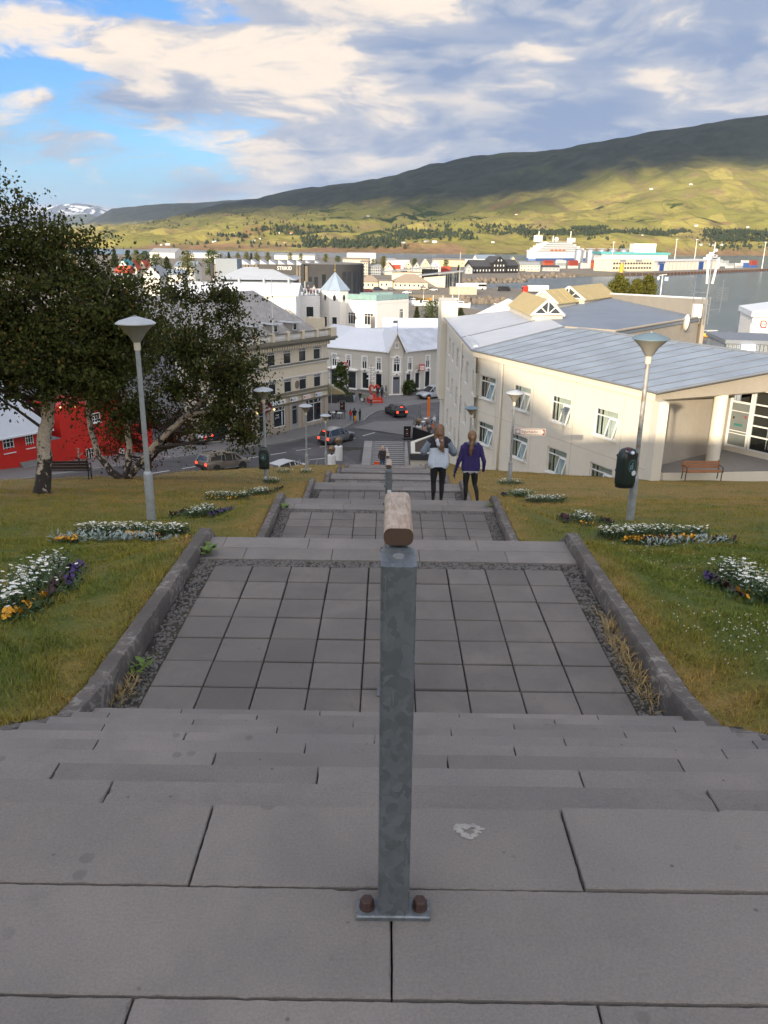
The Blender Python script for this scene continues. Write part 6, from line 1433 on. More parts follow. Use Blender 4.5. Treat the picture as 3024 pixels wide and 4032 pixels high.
    # red and white cube signs
    for P_,rz in (((-6.6,126.1,-16.9),.5),((5.3,125.0,-16.9),-.7)):
        s = MB().box(-.42,.42,-.42,.42,-.42,.42).build('cube_sign',mat('sign_redbox',(.45,.02,.03),.5,var=.05),t,TR(*P_) @ RZ(rz+.78))
        for a in (0,90,180,270):
            MB().box(-.32,.32,-.435,-.421,-.30,.30,RZ(R(a))).build('sign_face',M_white,s)
            text_obj('66',.52,mat('sign_redbox',(.45,.02,.03),.5),s,RZ(R(a)) @ TR(0,-.436,0) @ RX(R(90)),depth=.004)
    # dark red clothes displayed inside the shop windows are seen as a red patch
    return t
grey_house()
def tower_building():
    t = thing('tower_building','white building with octagonal tower, pointed zinc roof and roof terrace','building')
    M_,L_,R_ = Vector((-2.1,151.0)),Vector((-8.3,154.5)),Vector((3.85,158.0)); z0 = -21.5; zt = -8.95
    F1 = frame_at((*L_,z0),M_-L_); W1 = (M_-L_).length; o1 = [(1.0,8.2,1.6,2.1),(4.5,8.2,1.9,2.1),(1.2,2.5,1.5,2.0),(4.5,2.0,1.5,2.3)]
    w = wall_mesh(W1,zt-z0,o1,.2).build('wall',M_tower,t,F1); put_windows(w,o1,'two',True,.12)
    F2 = frame_at((*M_,z0),R_-M_); W2 = (R_-M_).length; o2 = [(6.6,8.7,1.2,2.1)]
    w2 = wall_mesh(W2,zt-z0,o2,.2).build('wall',M_tower,t,F2); put_windows(w2,o2,'two',True,.12)
    back = Vector((-8.3+12,154.5+13)); MB().prism([tuple(L_),tuple(M_),tuple(R_),(R_.x-6,R_.y+7)],zt-.6,zt-.55).build('terrace_deck',M_groof,t)
    MB().box(3.2,8.4,-1.6,.0,5.6,7.3,F1).build('balcony',M_tower,t); MB().box(4.5,9.5,-1.4,.4,3.9,4.2,F1).build('canopy',M_tower,t)
    M_gl = mat('green_glass',(.22,.36,.33),.12,var=.1,scale=.5,spec=.8)
    def rail(a,b):
        a,b = Vector((*a,0)),Vector((*b,0)); F_ = frame_at((a.x,a.y,zt),(b-a).xy); L = (b-a).length; n = max(2,int(L/1.3))
        for k in range(n):
            MB().box(k*L/n+.05,(k+1)*L/n-.05,.12,.15,.08,.95,F_).build('glass_panel',M_gl,t)
        for k in range(n+1): MB().box(k*L/n-.03,k*L/n+.03,.10,.17,-.1,1.02,F_).build('rail_post',M_zinc,t)
        MB().box(0,L,.10,.17,.98,1.04,F_).build('rail_top',M_zinc,t)
    rail(L_,M_); rail(M_,R_); rail((L_.x+3,L_.y+3.5),(R_.x-3,R_.y+3))
    cx,cy,r_ = -9.85,155.4,2.62; pts = [(cx+r_*math.cos(R(22.5+45*k)),cy+r_*math.sin(R(22.5+45*k))) for k in range(8)]; ztw = -7.35
    tw = MB().prism(pts,z0,ztw).build('tower',M_tower,t)
    rp = [(cx+(r_+.3)*math.cos(R(22.5+45*k)),cy+(r_+.3)*math.sin(R(22.5+45*k)),ztw) for k in range(8)]
    for k in range(8):
        a,b = rp[k],rp[(k+1) % 8]; MB().add([a,b,(cx,cy,ztw+3.1),(cx,cy,ztw-.1)],[(0,1,2),(1,0,3)]).build('roof_facet',M_zinc,tw); MB().tube([a,(cx,cy,ztw+3.12)],.06,4).build('roof_rib',M_zinc,tw)
    MB().tube([(cx,cy,ztw+3),(cx,cy,ztw+4.7)],.06,6).build('spire',mat('brass',(.35,.25,.08),.4,.6),tw); MB().ico((cx,cy,ztw+3.5),.2,sub=1).build('finial_ball',mat('brass',(.35,.25,.08),.4,.6),tw)
    for k in (4,5,6):
        a,b = Vector((*pts[k],0)),Vector((*pts[(k+1) % 8],0)); F_ = frame_at((a.x,a.y,0),(b-a).xy); L = (b-a).length
        MB().prism([(L/2+.3*math.cos(2*math.pi*q/20),.55*math.sin(2*math.pi*q/20)) for q in range(20)],-.02,.03,F_ @ TR(0,0,ztw-1.3) @ RX(R(90))).build('oval_window',M_pane,tw)
        if k != 6:
            for z in (-13.9,-17.6): k_,mk = town_window(.95,1.9,'plain',True); window(tw,F_ @ TR(L/2-.47,-.02,z),k_,mk)
    fl = MB(); fl.tube([(-14.9,150,-21),(-14.9,150,-5.6)],[.07,.04],6); setp(fl.build('flagpole',M_white),'white flagpole standing beside the octagonal tower','flagpole')
tower_building()
def red_house():
    t = thing('red_house','bright red house with grey metal roof behind the birches','house'); z0 = -20.2
    F_ = frame_at((*su(-52,0),z0),U_ST); Zl = lambda z: z-z0
    ops = [(8.9,Zl(-16.67),1.0,1.4),(11.0,Zl(-16.6),.75,1.35),(16.85,Zl(-19.15),.85,1.35),(5.5,Zl(-16.67),1.0,1.4),(20.5,Zl(-19.6),.6,1.15),(18.0,Zl(-16.5),.9,1.0)]
    w = wall_mesh(13.2,Zl(-15.15),[o for o in ops if o[0] < 13],.1).build('wall',M_red,t,F_); put_windows(w,[o for o in ops if o[0] < 13],'grid',True,.04)
    w2 = wall_mesh(24.6,Zl(-16.3),[o for o in ops if 13 < o[0] and o[1] < Zl(-17)],.1).build('wall',M_red,t,F_ @ TR(0,-.02,0)); put_windows(w2,[ops[2]],'grid',False,.04); MB().box(20.5,21.1,-.03,.04,Zl(-19.6),Zl(-18.45)).build('white_door',M_white,w2)
    MB().box(14.5,21.5,.0,5.0,Zl(-16.3),Zl(-13.3)).build('upper_storey',M_red,t,F_); k_,mk = town_window(.9,.9,'grid',True); window(w2,TR(17.8,-.02,Zl(-15.4)),k_,mk)
    for k in range(5): MB().ico((14.6+k*1.5,-.2,Zl(-13.4)-.2*math.sin(k)),.07,sub=0).build('string_light',emit_mat('warm_bulb',(1,.75,.3),2.0),w2)
    r_ = MB().add([(-1,-.5,Zl(-15.2)),(13.4,-.5,Zl(-15.2)),(13.4,7,Zl(-11.2)),(-1,7,Zl(-11.2)),(-1,14,Zl(-15.2)),(13.4,14,Zl(-15.2))],[(0,1,2,3),(3,2,5,4)]).build('roof',M_groof,t,F_)
    MB().box(-1,13.5,-.6,-.45,Zl(-15.32),Zl(-15.15)).build('gutter',M_wroof,r_)
    MB().add([(13.2,0,0),(13.2,12,0),(13.2,12,Zl(-15.2)),(13.2,6,Zl(-11.6)),(13.2,0,Zl(-15.2))],[(0,1,2,3,4)]).build('wall',M_red,t,F_)
    for k in range(6): MB().box(10.2+.0*k,12.9,-1.6-.3*(5-k)+1.5,.0,Zl(-18.6)+k*.17-1,Zl(-18.6)+k*.17).build('step',M_kerbst,t,F_)
red_house()
def hof():
    t = thing('culture_house','dark stone drum shaped hall with slanting panels on its left half','hall'); cx,cy,r_ = -22,322,12.5; z0 = -23; zt = -7.2
    n = 40; pts = [(cx+r_*math.cos(2*math.pi*k/n),cy+r_*math.sin(2*math.pi*k/n)) for k in range(n)]
    MB().prism(pts,z0,zt).build('drum',M_stone,t); MB().lathe([(r_-.8,zt+.3),(r_-.2,zt+.02)],40,TR(cx,cy,0)).build('roof_rim',M_walk,t)
    for a in (236,248,262,281,297,306,318,332):
        MB().box(-.7,.7,-r_-.05,-r_+.3,-20.5,zt-2.5-(a % 3),TR(cx,cy,0) @ RZ(R(a-270))).build('slot_window',M_pane,t)
    c2 = (-48,318); W_ = 54
    F_ = frame_at((-66,312,z0),(1,-.02)); M_st2 = mat('weathered_stone',(.16,.14,.115),.85,var=.3,scale=.3,streak=.3)
    MB().box(0,43,2,26,0,15.2,F_).build('long_hall',M_stone,t)
    rnd = random.Random(5); x = 0
    while x < 42.5:
        ww = rnd.uniform(.9,1.5); MB().box(x,x+ww*.8,.4+rnd.uniform(0,.8),1.9,-.0,15.2+rnd.uniform(-.3,.6),F_).build('stone_fin',M_st2 if rnd.random() < .75 else M_stone,t); x += ww
    MB().box(33.5,39.5,-.1,.3,2,9.5,F_).build('banner_window',M_pane2,t); MB().box(34.3,36.5,-.25,-.12,2.2,6.0,F_).build('train_poster',mat('poster_white',(.6,.55,.5),.6,var=.4,scale=.6),t); MB().box(34.3,36.5,-.27,-.26,2.2,3.4,F_).build('poster_red',mat('poster_red',(.4,.05,.03),.6),t)
    for k in range(12): MB().add([(1+k*3.4,4,15.2),(4.0+k*3.4,4,15.2),(1+k*3.4,4,17.0),(1+k*3.4,12,15.2),(4+k*3.4,12,15.2),(1+k*3.4,12,17.0)],[(0,1,2),(0,2,5,3),(2,1,4,5)]).build('sawtooth_rooflight',M_groof,t,F_)
hof()
def strikid():
    t = thing('restaurant_building','grey hipped roof restaurant with white lettering on a black panel','building'); F_ = frame_at((-33.5,168,-22),(1,.03))
    MB().box(0,14.5,0,12,0,15.5,F_).build('wall',mat('slate_blue',(.12,.14,.16),.7,var=.1),t); ze,zr = 15.7,17.9
    MB().add([(-1.2,-1.2,ze),(15.2,-1.2,ze),(15.2,13,ze),(-1.2,13,ze),(4,6,zr),(9,6,zr)],[(0,1,5,4),(1,2,5),(2,3,4,5),(3,0,4)]).build('roof',M_groof,t,F_)
    for k in range(9): k_,mk = town_window(1.2,1.5,'plain',False); window(t,F_ @ TR(1+k*1.5,-.05,13.4),k_,mk)
    p = MB().box(0,7.6,0,.3,0,2.1).build('sign_panel',M_black,t,TR(-26.6,173.2,-5.6)); text_obj('STRIKIÐ',1.0,M_white,p,TR(5.3,-.02,1.35) @ RX(R(90)),depth=.02,sx=.85)
    MB().box(-36,-31.5,176,182,-22,-2.6).build('stair_tower',mat('tower_grey',(.22,.25,.28),.7,var=.08),t)
    MB().box(-1.5,16.2,-4.5,-1.2,12.2,12.5,F_).build('roof_terrace',M_white,t)
    u_ = thing('terrace_block','white flat roofed block with roof terrace and big blue windows','building'); F2 = frame_at((-20.5,141,-21.5),(1,.05))
    MB().box(0,8.6,0,22,0,13.9,F2).build('wall',M_tower,u_); wn = MB(); bars(wn,5.0,3.2,.12,-.06,.02,[(1.25*k,0,3.2) for k in (1,2,3)],[(1.6,0,5)]); wo = wn.build('window',M_white,u_,F2 @ TR(.8,-.02,9.2)); MB().box(.1,4.9,-.01,.01,.1,3.1).build('pane',mat('blue_pane',(.05,.10,.15),.08,var=.1,spec=.8),wo)
    k_,mk = town_window(1.3,2.9,'plain',False); window(u_,F2 @ TR(6.6,-.02,9.3),k_,mk)
    for k in range(8): MB().box(.1+k*1.2,.16+k*1.2,.1,.16,13.9,15.0,F2).build('terrace_post',M_trimg,u_)
    MB().box(0,8.6,.1,.16,14.95,15.02,F2).build('terrace_rail',M_trimg,u_)
    v = thing('white_roof_building','long low building with brilliant white metal roof behind the beige block','building'); F3 = frame_at((-34,131,-21.5),(1,.02))
    gable_box(v,F3,19.5,10,14.6,1.5,M_tower,M_wroof,.4)
    for k in range(5): MB().lathe([(.22,0),(.22,.7),(.3,.75),(.3,.85)],10,F3 @ TR(2+k*4,4.5,16)).build('roof_vent',M_steel,v)
strikid()
def behind_grey():
    t = thing('low_hall','low building with blue white metal roof between grey house and hotel','building')
    gable_box(t,frame_at((-.5,137.5,-21.2),(1,.0)),12.5,11,6.9,3.0,M_ghouse,M_wroof,.4)
    v = thing('slope_roof_shed','cream shed with slanting wall end near the tree clump','building'); p = at(2000,1290,Y=150)
    pts = [(16.5,-20),(23.0,-20),(23.0,-9.6),(22.6,-8.6),(16.5,-11.6)]; MB().prism([(x,z) for x,z in pts],0,8,TR(0,158,0) @ RX(R(90))).build('body',M_tower,v); MB().box(22.6,23.2,149.8,158.2,-9.8,-8.4).build('end_board',M_trimg,v)
behind_grey()
# ------------------------------------------------------------------ far town and harbour
random.seed(9)
WM = {k: mat('far_'+k,c,.8,var=.06,scale=.2) for k,c in dict(cream=(.62,.56,.42),white=(.70,.68,.62),grey=(.36,.37,.37),yellow=(.60,.52,.30),blue=(.20,.24,.28),black=(.018,.018,.02),tan=(.45,.39,.30),redw=(.38,.06,.04),teal=(.10,.25,.27)).items()}
RM = {k: mat('farroof_'+k,c,.7,var=.08,scale=.2) for k,c in dict(red=(.42,.07,.03),grey=(.30,.31,.32),white=(.62,.64,.66),dark=(.05,.05,.055),teal=(.08,.32,.34),brown=(.30,.24,.18),blue=(.22,.27,.33)).items()}
_fw = MB().box(-.5,.5,-.06,.02,-.7,.7).mesh('window',M_whitewin); _fp = MB().box(-.38,.38,-.08,-.055,-.58,.58).mesh('pane',M_pane)
def far_house(name,label,pl,pr,pe,pb,Y,rise,D,axis,wm,rm,nw=(3,2),rot=0.0,group='houses of the far town',cat='house',over=.4):
    """a house between photo columns pl and pr, eaves at row pe, foot at row pb, standing Y metres away"""
    a,b = at(pl,pb,Y=Y),at(pr,pb,Y=Y); W_ = (b-a).length; zb = -23.0; H = at((pl+pr)/2,pe,Y=Y).z-zb
    t = thing(name,label,cat,(a.x,Y,zb),rot,group); gable_box(t,I4,W_,D,H,rise,wm,rm,over,axis)
    fl,nx = nw[1],nw[0]
    for i in range(nx):
        for j in range(fl):
            x = W_*(i+.5)/nx; z = H*(j+.55)/fl
            w = link('window',_fw,t,TR(x,-.02,z)); link('pane',_fp,w)
    if axis == 'y' and rise > 2: w = link('window',_fw,t,TR(W_/2,-.02,H+rise*.35)); link('pane',_fp,w)
    return t
FH = [
 ('warehouse','long white fish hall by the water with lettering',1366,1478,1000,1040,930,1.0,40,'x','white','white',(0,0)),
 ('warehouse','cream factory building in front of the white fish hall',1350,1450,1022,1062,800,1.5,30,'x','cream','brown',(8,2)),
 ('apartment_block','cream four storey block right of the dark drum',1420,1449,1032,1085,620,1.0,14,'x','tan','brown',(3,4)),
 ('office_block','slate blue three storey block beside the cream block',1450,1500,1050,1085,624,1.2,12,'x','blue','grey',(7,3)),
 ('house','cream house with bright red roof near the harbour',1508,1548,1058,1082,632,4.2,11,'y','cream','red',(2,1)),
 ('house','cream side wing with red roof right of the red roofed gable',1549,1576,1058,1080,640,2.6,10,'x','cream','red',(3,1)),
 ('house','tall cream gabled house with grey roof, third from the drum',1594,1622,1050,1080,655,4.6,12,'y','tan','white',(2,2)),
 ('house','grey gabled house attached right of the tall cream gable',1624,1656,1054,1080,652,4.0,12,'y','grey','grey',(3,2)),
 ('house','pale yellow gabled house with white roof nearest the mast',1656,1694,1048,1080,650,5.0,14,'y','yellow','white',(2,2)),
 ('house','grey twin gable wing right of the pale yellow gable',1695,1734,1048,1076,655,4.2,13,'y','white','white',(4,2)),
 ('shed','low dark red shed behind the sailing ship mast',1735,1772,1058,1072,690,1.5,8,'x','redw','red',(0,0)),
 ('house','white house with shed roof behind the row of gables',1556,1610,1034,1056,760,2.0,16,'x','white','white',(4,1)),
 ('house','small white house near the shore behind the slate blue block',1520,1556,1026,1045,880,2.0,14,'x','white','grey',(2,1)),
 ('warehouse','yellowish warehouse with dark doors beyond the houses',1705,1830,1025,1048,860,1.4,30,'x','yellow','brown',(6,1)),
 ('warehouse','light blue grey hall with low gable by the far quay',1878,1955,1020,1042,900,4.0,30,'x','white','blue',(0,0)),
 ('warehouse','small cream warehouse left of the light hall',1795,1878,1026,1044,910,1.4,24,'x','cream','white',(5,1)),
 ('house','yellow gabled house at the quay right of the black building',2000,2036,1036,1066,740,5.2,14,'y','yellow','grey',(2,2)),
 ('house','long grey wing behind the yellow gabled quay house',2037,2080,1044,1064,760,2.2,12,'x','tan','grey',(4,1)),
 ('house','cream square house with hip roof on the quay',2046,2126,1044,1068,748,2.6,18,'x','cream','grey',(6,2)),
 ('shed','dark long shed beside the cream quay house',2127,2205,1052,1068,756,1.4,12,'x','grey','dark',(5,1)),
 ('shed','grey barn in front of the black wooden building',1832,1860,1058,1075,672,3.0,9,'y','grey','grey',(1,1)),
 ('house','white house with red roof among the trees at the left',505,540,1058,1090,420,3.8,9,'y','cream','red',(2,1)),
 ('house','cream house with orange red roof left of the tall trees',545,580,1055,1092,430,3.5,9,'y','cream','red',(2,2)),
 ('house','cream house with red gables at the end of the left street',583,612,1050,1080,450,4.0,9,'y','white','brown',(2,1)),
 ('house','house with teal roof and white gable between the crowns',470,505,1048,1085,400,3.0,9,'y','white','teal',(2,1)),
 ('house','dark red house below the teal roof',455,505,1070,1100,350,2.2,9,'x','redw','red',(3,1)),
 ('house','white gabled house with grey double roof behind the birches',565,632,1085,1140,250,2.6,12,'y','white','grey',(2,1)),
 ('house','flat white house right of the double grey roof',635,720,1080,1110,300,1.4,12,'x','white','blue',(5,1)),
 ('house','house with pale blue roof in front of the poplars',690,770,1050,1085,380,2.0,12,'x','white','blue',(5,2)),
 ('house','low white house with dark windows far left',440,520,1095,1125,280,1.2,10,'x','white','grey',(4,1)),
 ('warehouse','white warehouse at the shore behind the left trees',590,690,995,1016,1050,5.0,40,'x','white','grey',(0,0)),
 ('warehouse','low white hall at the shore left of the poplars',700,860,1002,1018,1080,2.0,30,'x','white','white',(0,0)),
 ('warehouse','pale flat hall at the water behind the dark hall',1080,1240,1006,1022,1060,2.0,30,'x','white','grey',(0,0)),
]
for (nm,lb,pl,pr,pe,pb,Y,rise,D,ax,wm,rm,nw) in FH: far_house(nm,lb,pl,pr,pe,pb,Y,rise,D,ax,WM[wm],RM[rm],nw,rot=random.uniform(-.12,.12))
fh = [o for o in bpy.data.objects if o.get('label','').startswith('long white fish hall')][0]; text_obj('ICE FRESH SEAFOOD',3.0,WM['blue'],fh,TR(14,-.3,4.6) @ RX(R(90)),depth=.05,sx=.75)
def lowrise():
    t = thing('harbour_offices','cream low offices with grey hipped roofs on the quay','building',group=None); F_ = frame_at((-14.5,446,-23),(1,.03))
    def hip(x0,y0,w,d,h,r_,m_=None):
        MB().box(x0,x0+w,y0,y0+d,0,h,F_).build('wall',WM['cream'],t); o = 1.0
        MB().add([(x0-o,y0-o,h),(x0+w+o,y0-o,h),(x0+w+o,y0+d+o,h),(x0-o,y0+d+o,h),(x0+w*.35,y0+d/2,h+r_),(x0+w*.65,y0+d/2,h+r_)],[(0,1,5,4),(1,2,5),(2,3,4,5),(3,0,4)]).build('roof',RM['brown'],t,F_)
        for k in range(int(w/2.4)): w_ = link('window',_fw,t,F_ @ TR(x0+1.3+k*2.4,y0-.03,h*.55)); link('pane',_fp,w_)
    hip(0,0,9,10,3.4,3.2); hip(9.5,-3,7,12,4.2,.4); hip(17,-2,18,12,3.6,4.0)
    t2 = thing('quay_hall','flat roofed cream hall with dark glazed end on the quay','hall'); F2 = frame_at((19.5,470,-23),(1,-.15))
    MB().add([(0,0,0),(12,0,0),(12,0,6.2),(0,0,5.0),(0,18,0),(12,18,0),(12,18,6.2),(0,18,5.0)],[(0,1,2,3),(1,5,6,2),(4,7,6,5),(3,2,6,7),(0,3,7,4)]).build('wall',WM['cream'],t2,F2)
    MB().add([(-5,-2,5.6),(22,-2,8.6),(22,20,8.6),(-5,20,5.6),(-5,-2,5.9),(22,-2,8.9),(22,20,8.9),(-5,20,5.9)],[(3,2,1,0),(4,5,6,7),(0,1,5,4),(1,2,6,5),(2,3,7,6),(3,0,4,7)]).build('roof',RM['grey'],t2,F2)
    MB().add([(12,0,0),(21,0,0),(21,0,8),(12,0,6.9)],[(0,1,2,3)]).build('glazed_end',M_pane,t2,F2)
    for k in range(8): MB().box(12+k*1.2,12.12+k*1.2,-.08,0,0,7.2+k*.1,F2).build('mullion',WM['blue'],t2)
    t3 = thing('quay_hall','rear hall with one wide sloping grey roof behind the offices','hall'); F3 = frame_at((2,540,-23),(1,0)); MB().box(0,26,0,14,0,5,F3).build('wall',WM['cream'],t3)
    MB().add([(-6,-2,4.8),(30,-2,8.4),(30,16,8.4),(-6,16,4.8),(-6,-2,5.2),(30,-2,8.8),(30,16,8.8),(-6,16,5.2)],[(3,2,1,0),(4,5,6,7),(0,1,5,4),(1,2,6,5),(2,3,7,6),(3,0,4,7)]).build('roof',RM['grey'],t3,F3); MB().box(19,29.5,-.2,0,.4,7.4,F3).build('glazed_end',M_pane,t3)
    t4 = thing('black_house','long black wooden building with white windows behind the breakwater','house'); F4 = frame_at((67,682,-23),(1,.55))
    gable_box(t4,F4,19,11,5.5,4.6,WM['black'],RM['dark'],.4,'x'); gable_box(t4,F4 @ TR(19,-2,0),13,15,8.5,4.6,WM['black'],RM['dark'],.4,'y'); gable_box(t4,F4 @ TR(32,0,0),14,11,6.2,4.2,WM['black'],RM['dark'],.4,'x')
    for x,z,yo in [(2+3*k,2.2,0) for k in range(6)] + [(20.5+3*k,2.4,-2) for k in range(4)] + [(20.5+3*k,6,-2) for k in range(4)] + [(24,10,-2),(27,10,-2)] + [(33+3*k,2.4,0) for k in range(5)]: link('window',_fw,t4,F4 @ TR(x,yo-.03,z))
lowrise()
# harbour across the basin: warehouses, silos, containers, ships
def pier():
    t = thing('warehouse','long pale harbour warehouse with blue door and EIMSKIP lettering','warehouse'); a,b = Vector((249,800)),Vector((352,905)); F_ = frame_at((*a,-23),b-a); L = (b-a).length
    MB().box(0,L,0,26,0,8.6,F_).build('wall',WM['white'],t); MB().box(-1,L+1,-1,27,8.6,9.6,F_).build('roof',RM['white'],t)
    for k in range(14): MB().box(30+k*8,30.6+k*8,-.4,0,0,8.4,F_).build('wall_rib',WM['tan'],t)
    MB().box(12,20,-.5,0,.2,6.5,F_).build('blue_door',mat('harbour_blue',(.02,.07,.28),.6),t); MB().box(96,106,-.5,0,.2,7.8,F_).build('blue_door',mat('harbour_blue',(.02,.07,.28),.6),t); text_obj('EIMSKIP',4.2,mat('harbour_blue',(.02,.07,.28),.6),t,F_ @ TR(14,-.6,6.9) @ RX(R(90)),depth=.1)
    t2 = thing('warehouse','cream two storey warehouse left of the long harbour warehouse','warehouse'); a2,b2 = Vector((203,772)),Vector((247,797)); F2 = frame_at((*a2,-23),b2-a2); L2 = (b2-a2).length
    MB().box(0,L2,0,24,0,10.5,F2).build('wall',WM['cream'],t2); MB().box(-.5,L2+.5,-.5,24.5,10.5,11.2,F2).build('roof',RM['white'],t2)
    for k in range(14):
        for z in (3,7): MB().box(1+k*3.5,3.2+k*3.5,-.1,.1,z-.8,z+.8,F2).build('window',M_pane,t2)
    for nm,x in (('Samskip',12),('Samherji',32)): text_obj(nm,2.2,mat('harbour_blue',(.02,.07,.28),.6),t2,F2 @ TR(x,-.5,9.4) @ RX(R(90)),depth=.1)
    t3 = thing('teal_roof_hall','hall with teal roof between silos and warehouses','hall'); MB().box(252,330,1010,1050,-23,-11).build('wall',WM['white'],t3); MB().box(250,332,1008,1052,-11,-8.4).build('roof',RM['teal'],t3); MB().box(292,318,1020,1040,-8.4,1.5).build('tower_block',WM['white'],t3)
    for k in range(6):
        x = 246+k*15.5; y = 1105+k*4; s = thing('silo',['grey steel silo nearest the ferry','second silo from the ferry','third silo from the ferry','fourth silo from the ferry','fifth silo from the ferry','silo beside the teal roofed hall'][k],'silo',(x,y,-23),0,'row of harbour silos')
        MB().lathe([(5.8,0),(5.8,14),(4.6,16),(1,17)],20).build('shell',M_steel,s,smooth='auto'); MB().box(-6,6,-1,1,17,17.8).build('catwalk',M_steel,s)
    cols = [('orange',(.42,.09,.03)),('white',(.6,.6,.58)),('rust',(.30,.05,.03)),('blue',(.05,.12,.35)),('grey',(.35,.37,.38))]
    cm = MB().box(0,12.2,0,2.5,0,2.6); meshes = {n: cm.mesh('container_shell',mat('container_'+n,c,.6,var=.1,scale=.5)) for n,c in cols}; dm = MB().box(12.2,12.26,.1,2.4,.1,2.5).mesh('door',M_steel)
    CL = [(152,830,0,'orange'),(152,830,1,'orange'),(152,830,2,'rust'),(166,838,0,'white'),(166,838,1,'grey'),(166,838,2,'white'),(180,846,0,'white'),(180,846,1,'rust'),(180,846,2,'rust'),(194,852,0,'white'),(194,852,1,'white'),(206,860,0,'orange'),(206,860,1,'orange'),(206,860,2,'rust'),(218,866,1,'rust'),(218,866,0,'rust'),(372,935,0,'white'),(372,935,1,'grey'),(385,942,0,'grey'),(385,942,1,'white'),(402,968,0,'blue'),(402,968,1,'blue'),(402,968,2,'white'),(415,975,0,'blue'),(415,975,1,'rust'),(415,975,2,'rust'),(330,1010,0,'blue'),(330,1010,1,'blue'),(366,935,2,'grey'),(352,945,0,'blue')]
    adj = ['lowest','second','topmost']
    for i,(x,y,k,n) in enumerate(CL):
        same = [c for c in CL if c[0] == x and c[1] == y]; pile = sorted({(c[0],c[1]) for c in CL}).index((x,y))+1
        c = thing('shipping_container','%s shipping container, %s of quay stack %s from the left' % (n,adj[min(k,2)],['one','two','three','four','five','six','seven','eight','nine','ten','eleven','twelve','thirteen'][pile-1]),'container',(x,y,-23+k*2.62),R(35),'containers on the harbour quay'); link('shell',meshes[n],c); link('door',dm,c)
    q = MB().box(0,1,0,1,0,1)
    for (ax,ay),(bx,by) in zip([(196,731),(246,755),],[(246,755),(421,938)]):
        F_ = frame_at((ax,ay,-25.2),(bx-ax,by-ay)); L = math.hypot(bx-ax,by-ay); qs = setp(MB().box(0,L,-1.2,.3,0,2.3,F_).build('quay_wall',mat('quay_timber',(.07,.055,.045),.9,var=.3,scale=.4)),kind='structure')
        for k in range(int(L/7)): MB().box(k*7,k*7+.6,-1.5,-1.2,0,2.5,F_).build('fender_pile',mat('rusty_steel',(.28,.10,.04),.8,var=.3),qs)
    y = thing('storage_tank','yellow cylindrical tank in front of the cream warehouse','tank',(206,752,-23)); MB().lathe([(1.8,0),(1.8,7),(.4,8)],16).build('shell',mat('tank_yellow',(.55,.36,.02),.5),y,smooth='auto'); MB().lathe([(1.9,6.9),(1.9,7.1)],16).build('rim',M_steel,y)
pier()
def ferry():
    t = thing('cruise_ship','large white cruise ship with dark blue lettered hull at the harbour','ship',(205,1255,-25),math.atan2(95,120)); L = 158
    hull = [(0,0),(6,-9),(L-26,-10),(L-8,-6),(L,0),(L-8,6),(L-26,10),(6,9)]
    MB().prism(hull,-1,4.0).build('hull',mat('ship_blue',(.05,.11,.30),.5,var=.05,scale=.1),t); MB().prism([(x*.99+.5,y*1.01) for x,y in hull],4.0,12.5).build('upper_hull',M_white,t)
    for k in range(5): MB().prism([(6+k*6,-9+k*.4),(L-34-k*9,-9+k*.4),(L-28-k*9,0),(L-34-k*9,9-k*.4),(6+k*6,9-k*.4)],12.5+k*3,15.3+k*3).build('deck',M_white,t); 
    for k in range(5): MB().box(10+k*6,L-40-k*9,-9.05+k*.4,-8.8+k*.4,13.6+k*3,14.5+k*3).build('window_band',M_pane2,t)
    MB().prism([(14,-4),(24,-4),(24,4),(14,4)],27,36).build('funnel',M_white,t); MB().prism([(88,-3),(100,-3),(96,3),(88,3)],27,33).build('bridge_mast',M_white,t)
    for x,h in ((20,42),(52,36),(92,43)): MB().tube([(x,0,26),(x,0,h)],.6,6).build('mast',M_white,t)
    MB().ico((60,0,31),3.2,sub=2).build('radome',M_white,t); text_obj('Iceland',4.5,M_white,t,TR(58,-10.4,1.2) @ RX(R(90)),depth=.1,shear=.2)
    b = MB()
    for k in range(4): MB().ico((40+k*9,-9.6,15),1.6,2.4,.8,.8,1).build('lifeboat',mat('lifeboat_orange',(.5,.14,.03),.5),t)
    t2 = thing('motor_yacht','white motor yacht moored behind the containers at the right','yacht',(372,1010,-25),math.atan2(60,55)); L = 74
    MB().prism([(0,-5.5),(L-18,-6.5),(L,0),(L-18,6.5),(0,5.5)],0,6).build('hull',M_white,t2)
    for k in range(4): MB().prism([(6+k*6,-5+k*.5),(L-26-k*8,-5+k*.5),(L-20-k*8,0),(L-26-k*8,5-k*.5),(6+k*6,5-k*.5)],6+k*3,8.8+k*3).build('deck',M_white,t2); MB().box(9+k*6,L-30-k*8,-5.1+k*.5,-4.9+k*.5,7+k*3,8.2+k*3).build('window_band',M_pane2,t2)
    MB().tube([(30,0,17),(30,0,29)],.5,6).build('mast',M_white,t2); MB().ico((36,0,20),1.8,sub=1).build('radome',M_white,t2)
    for i,(x,y,h) in enumerate([(330,985,30),(262,1000,26),(344,960,30),(408,930,28),(440,960,26)]):
        l = thing('light_mast',['thin harbour light mast behind the warehouse, leftmost','second thin light mast at the harbour','third thin light mast at the harbour','fourth thin light mast by the containers','rightmost thin light mast at the harbour'][i],'mast',(x,y,-23),0,'harbour light masts'); MB().tube([(0,0,0),(0,0,h)],[.45,.25],6).build('pole',M_white,l); MB().box(-1.2,1.2,-.4,.4,h-.6,h).build('lamp_head',M_white,l)
ferry()
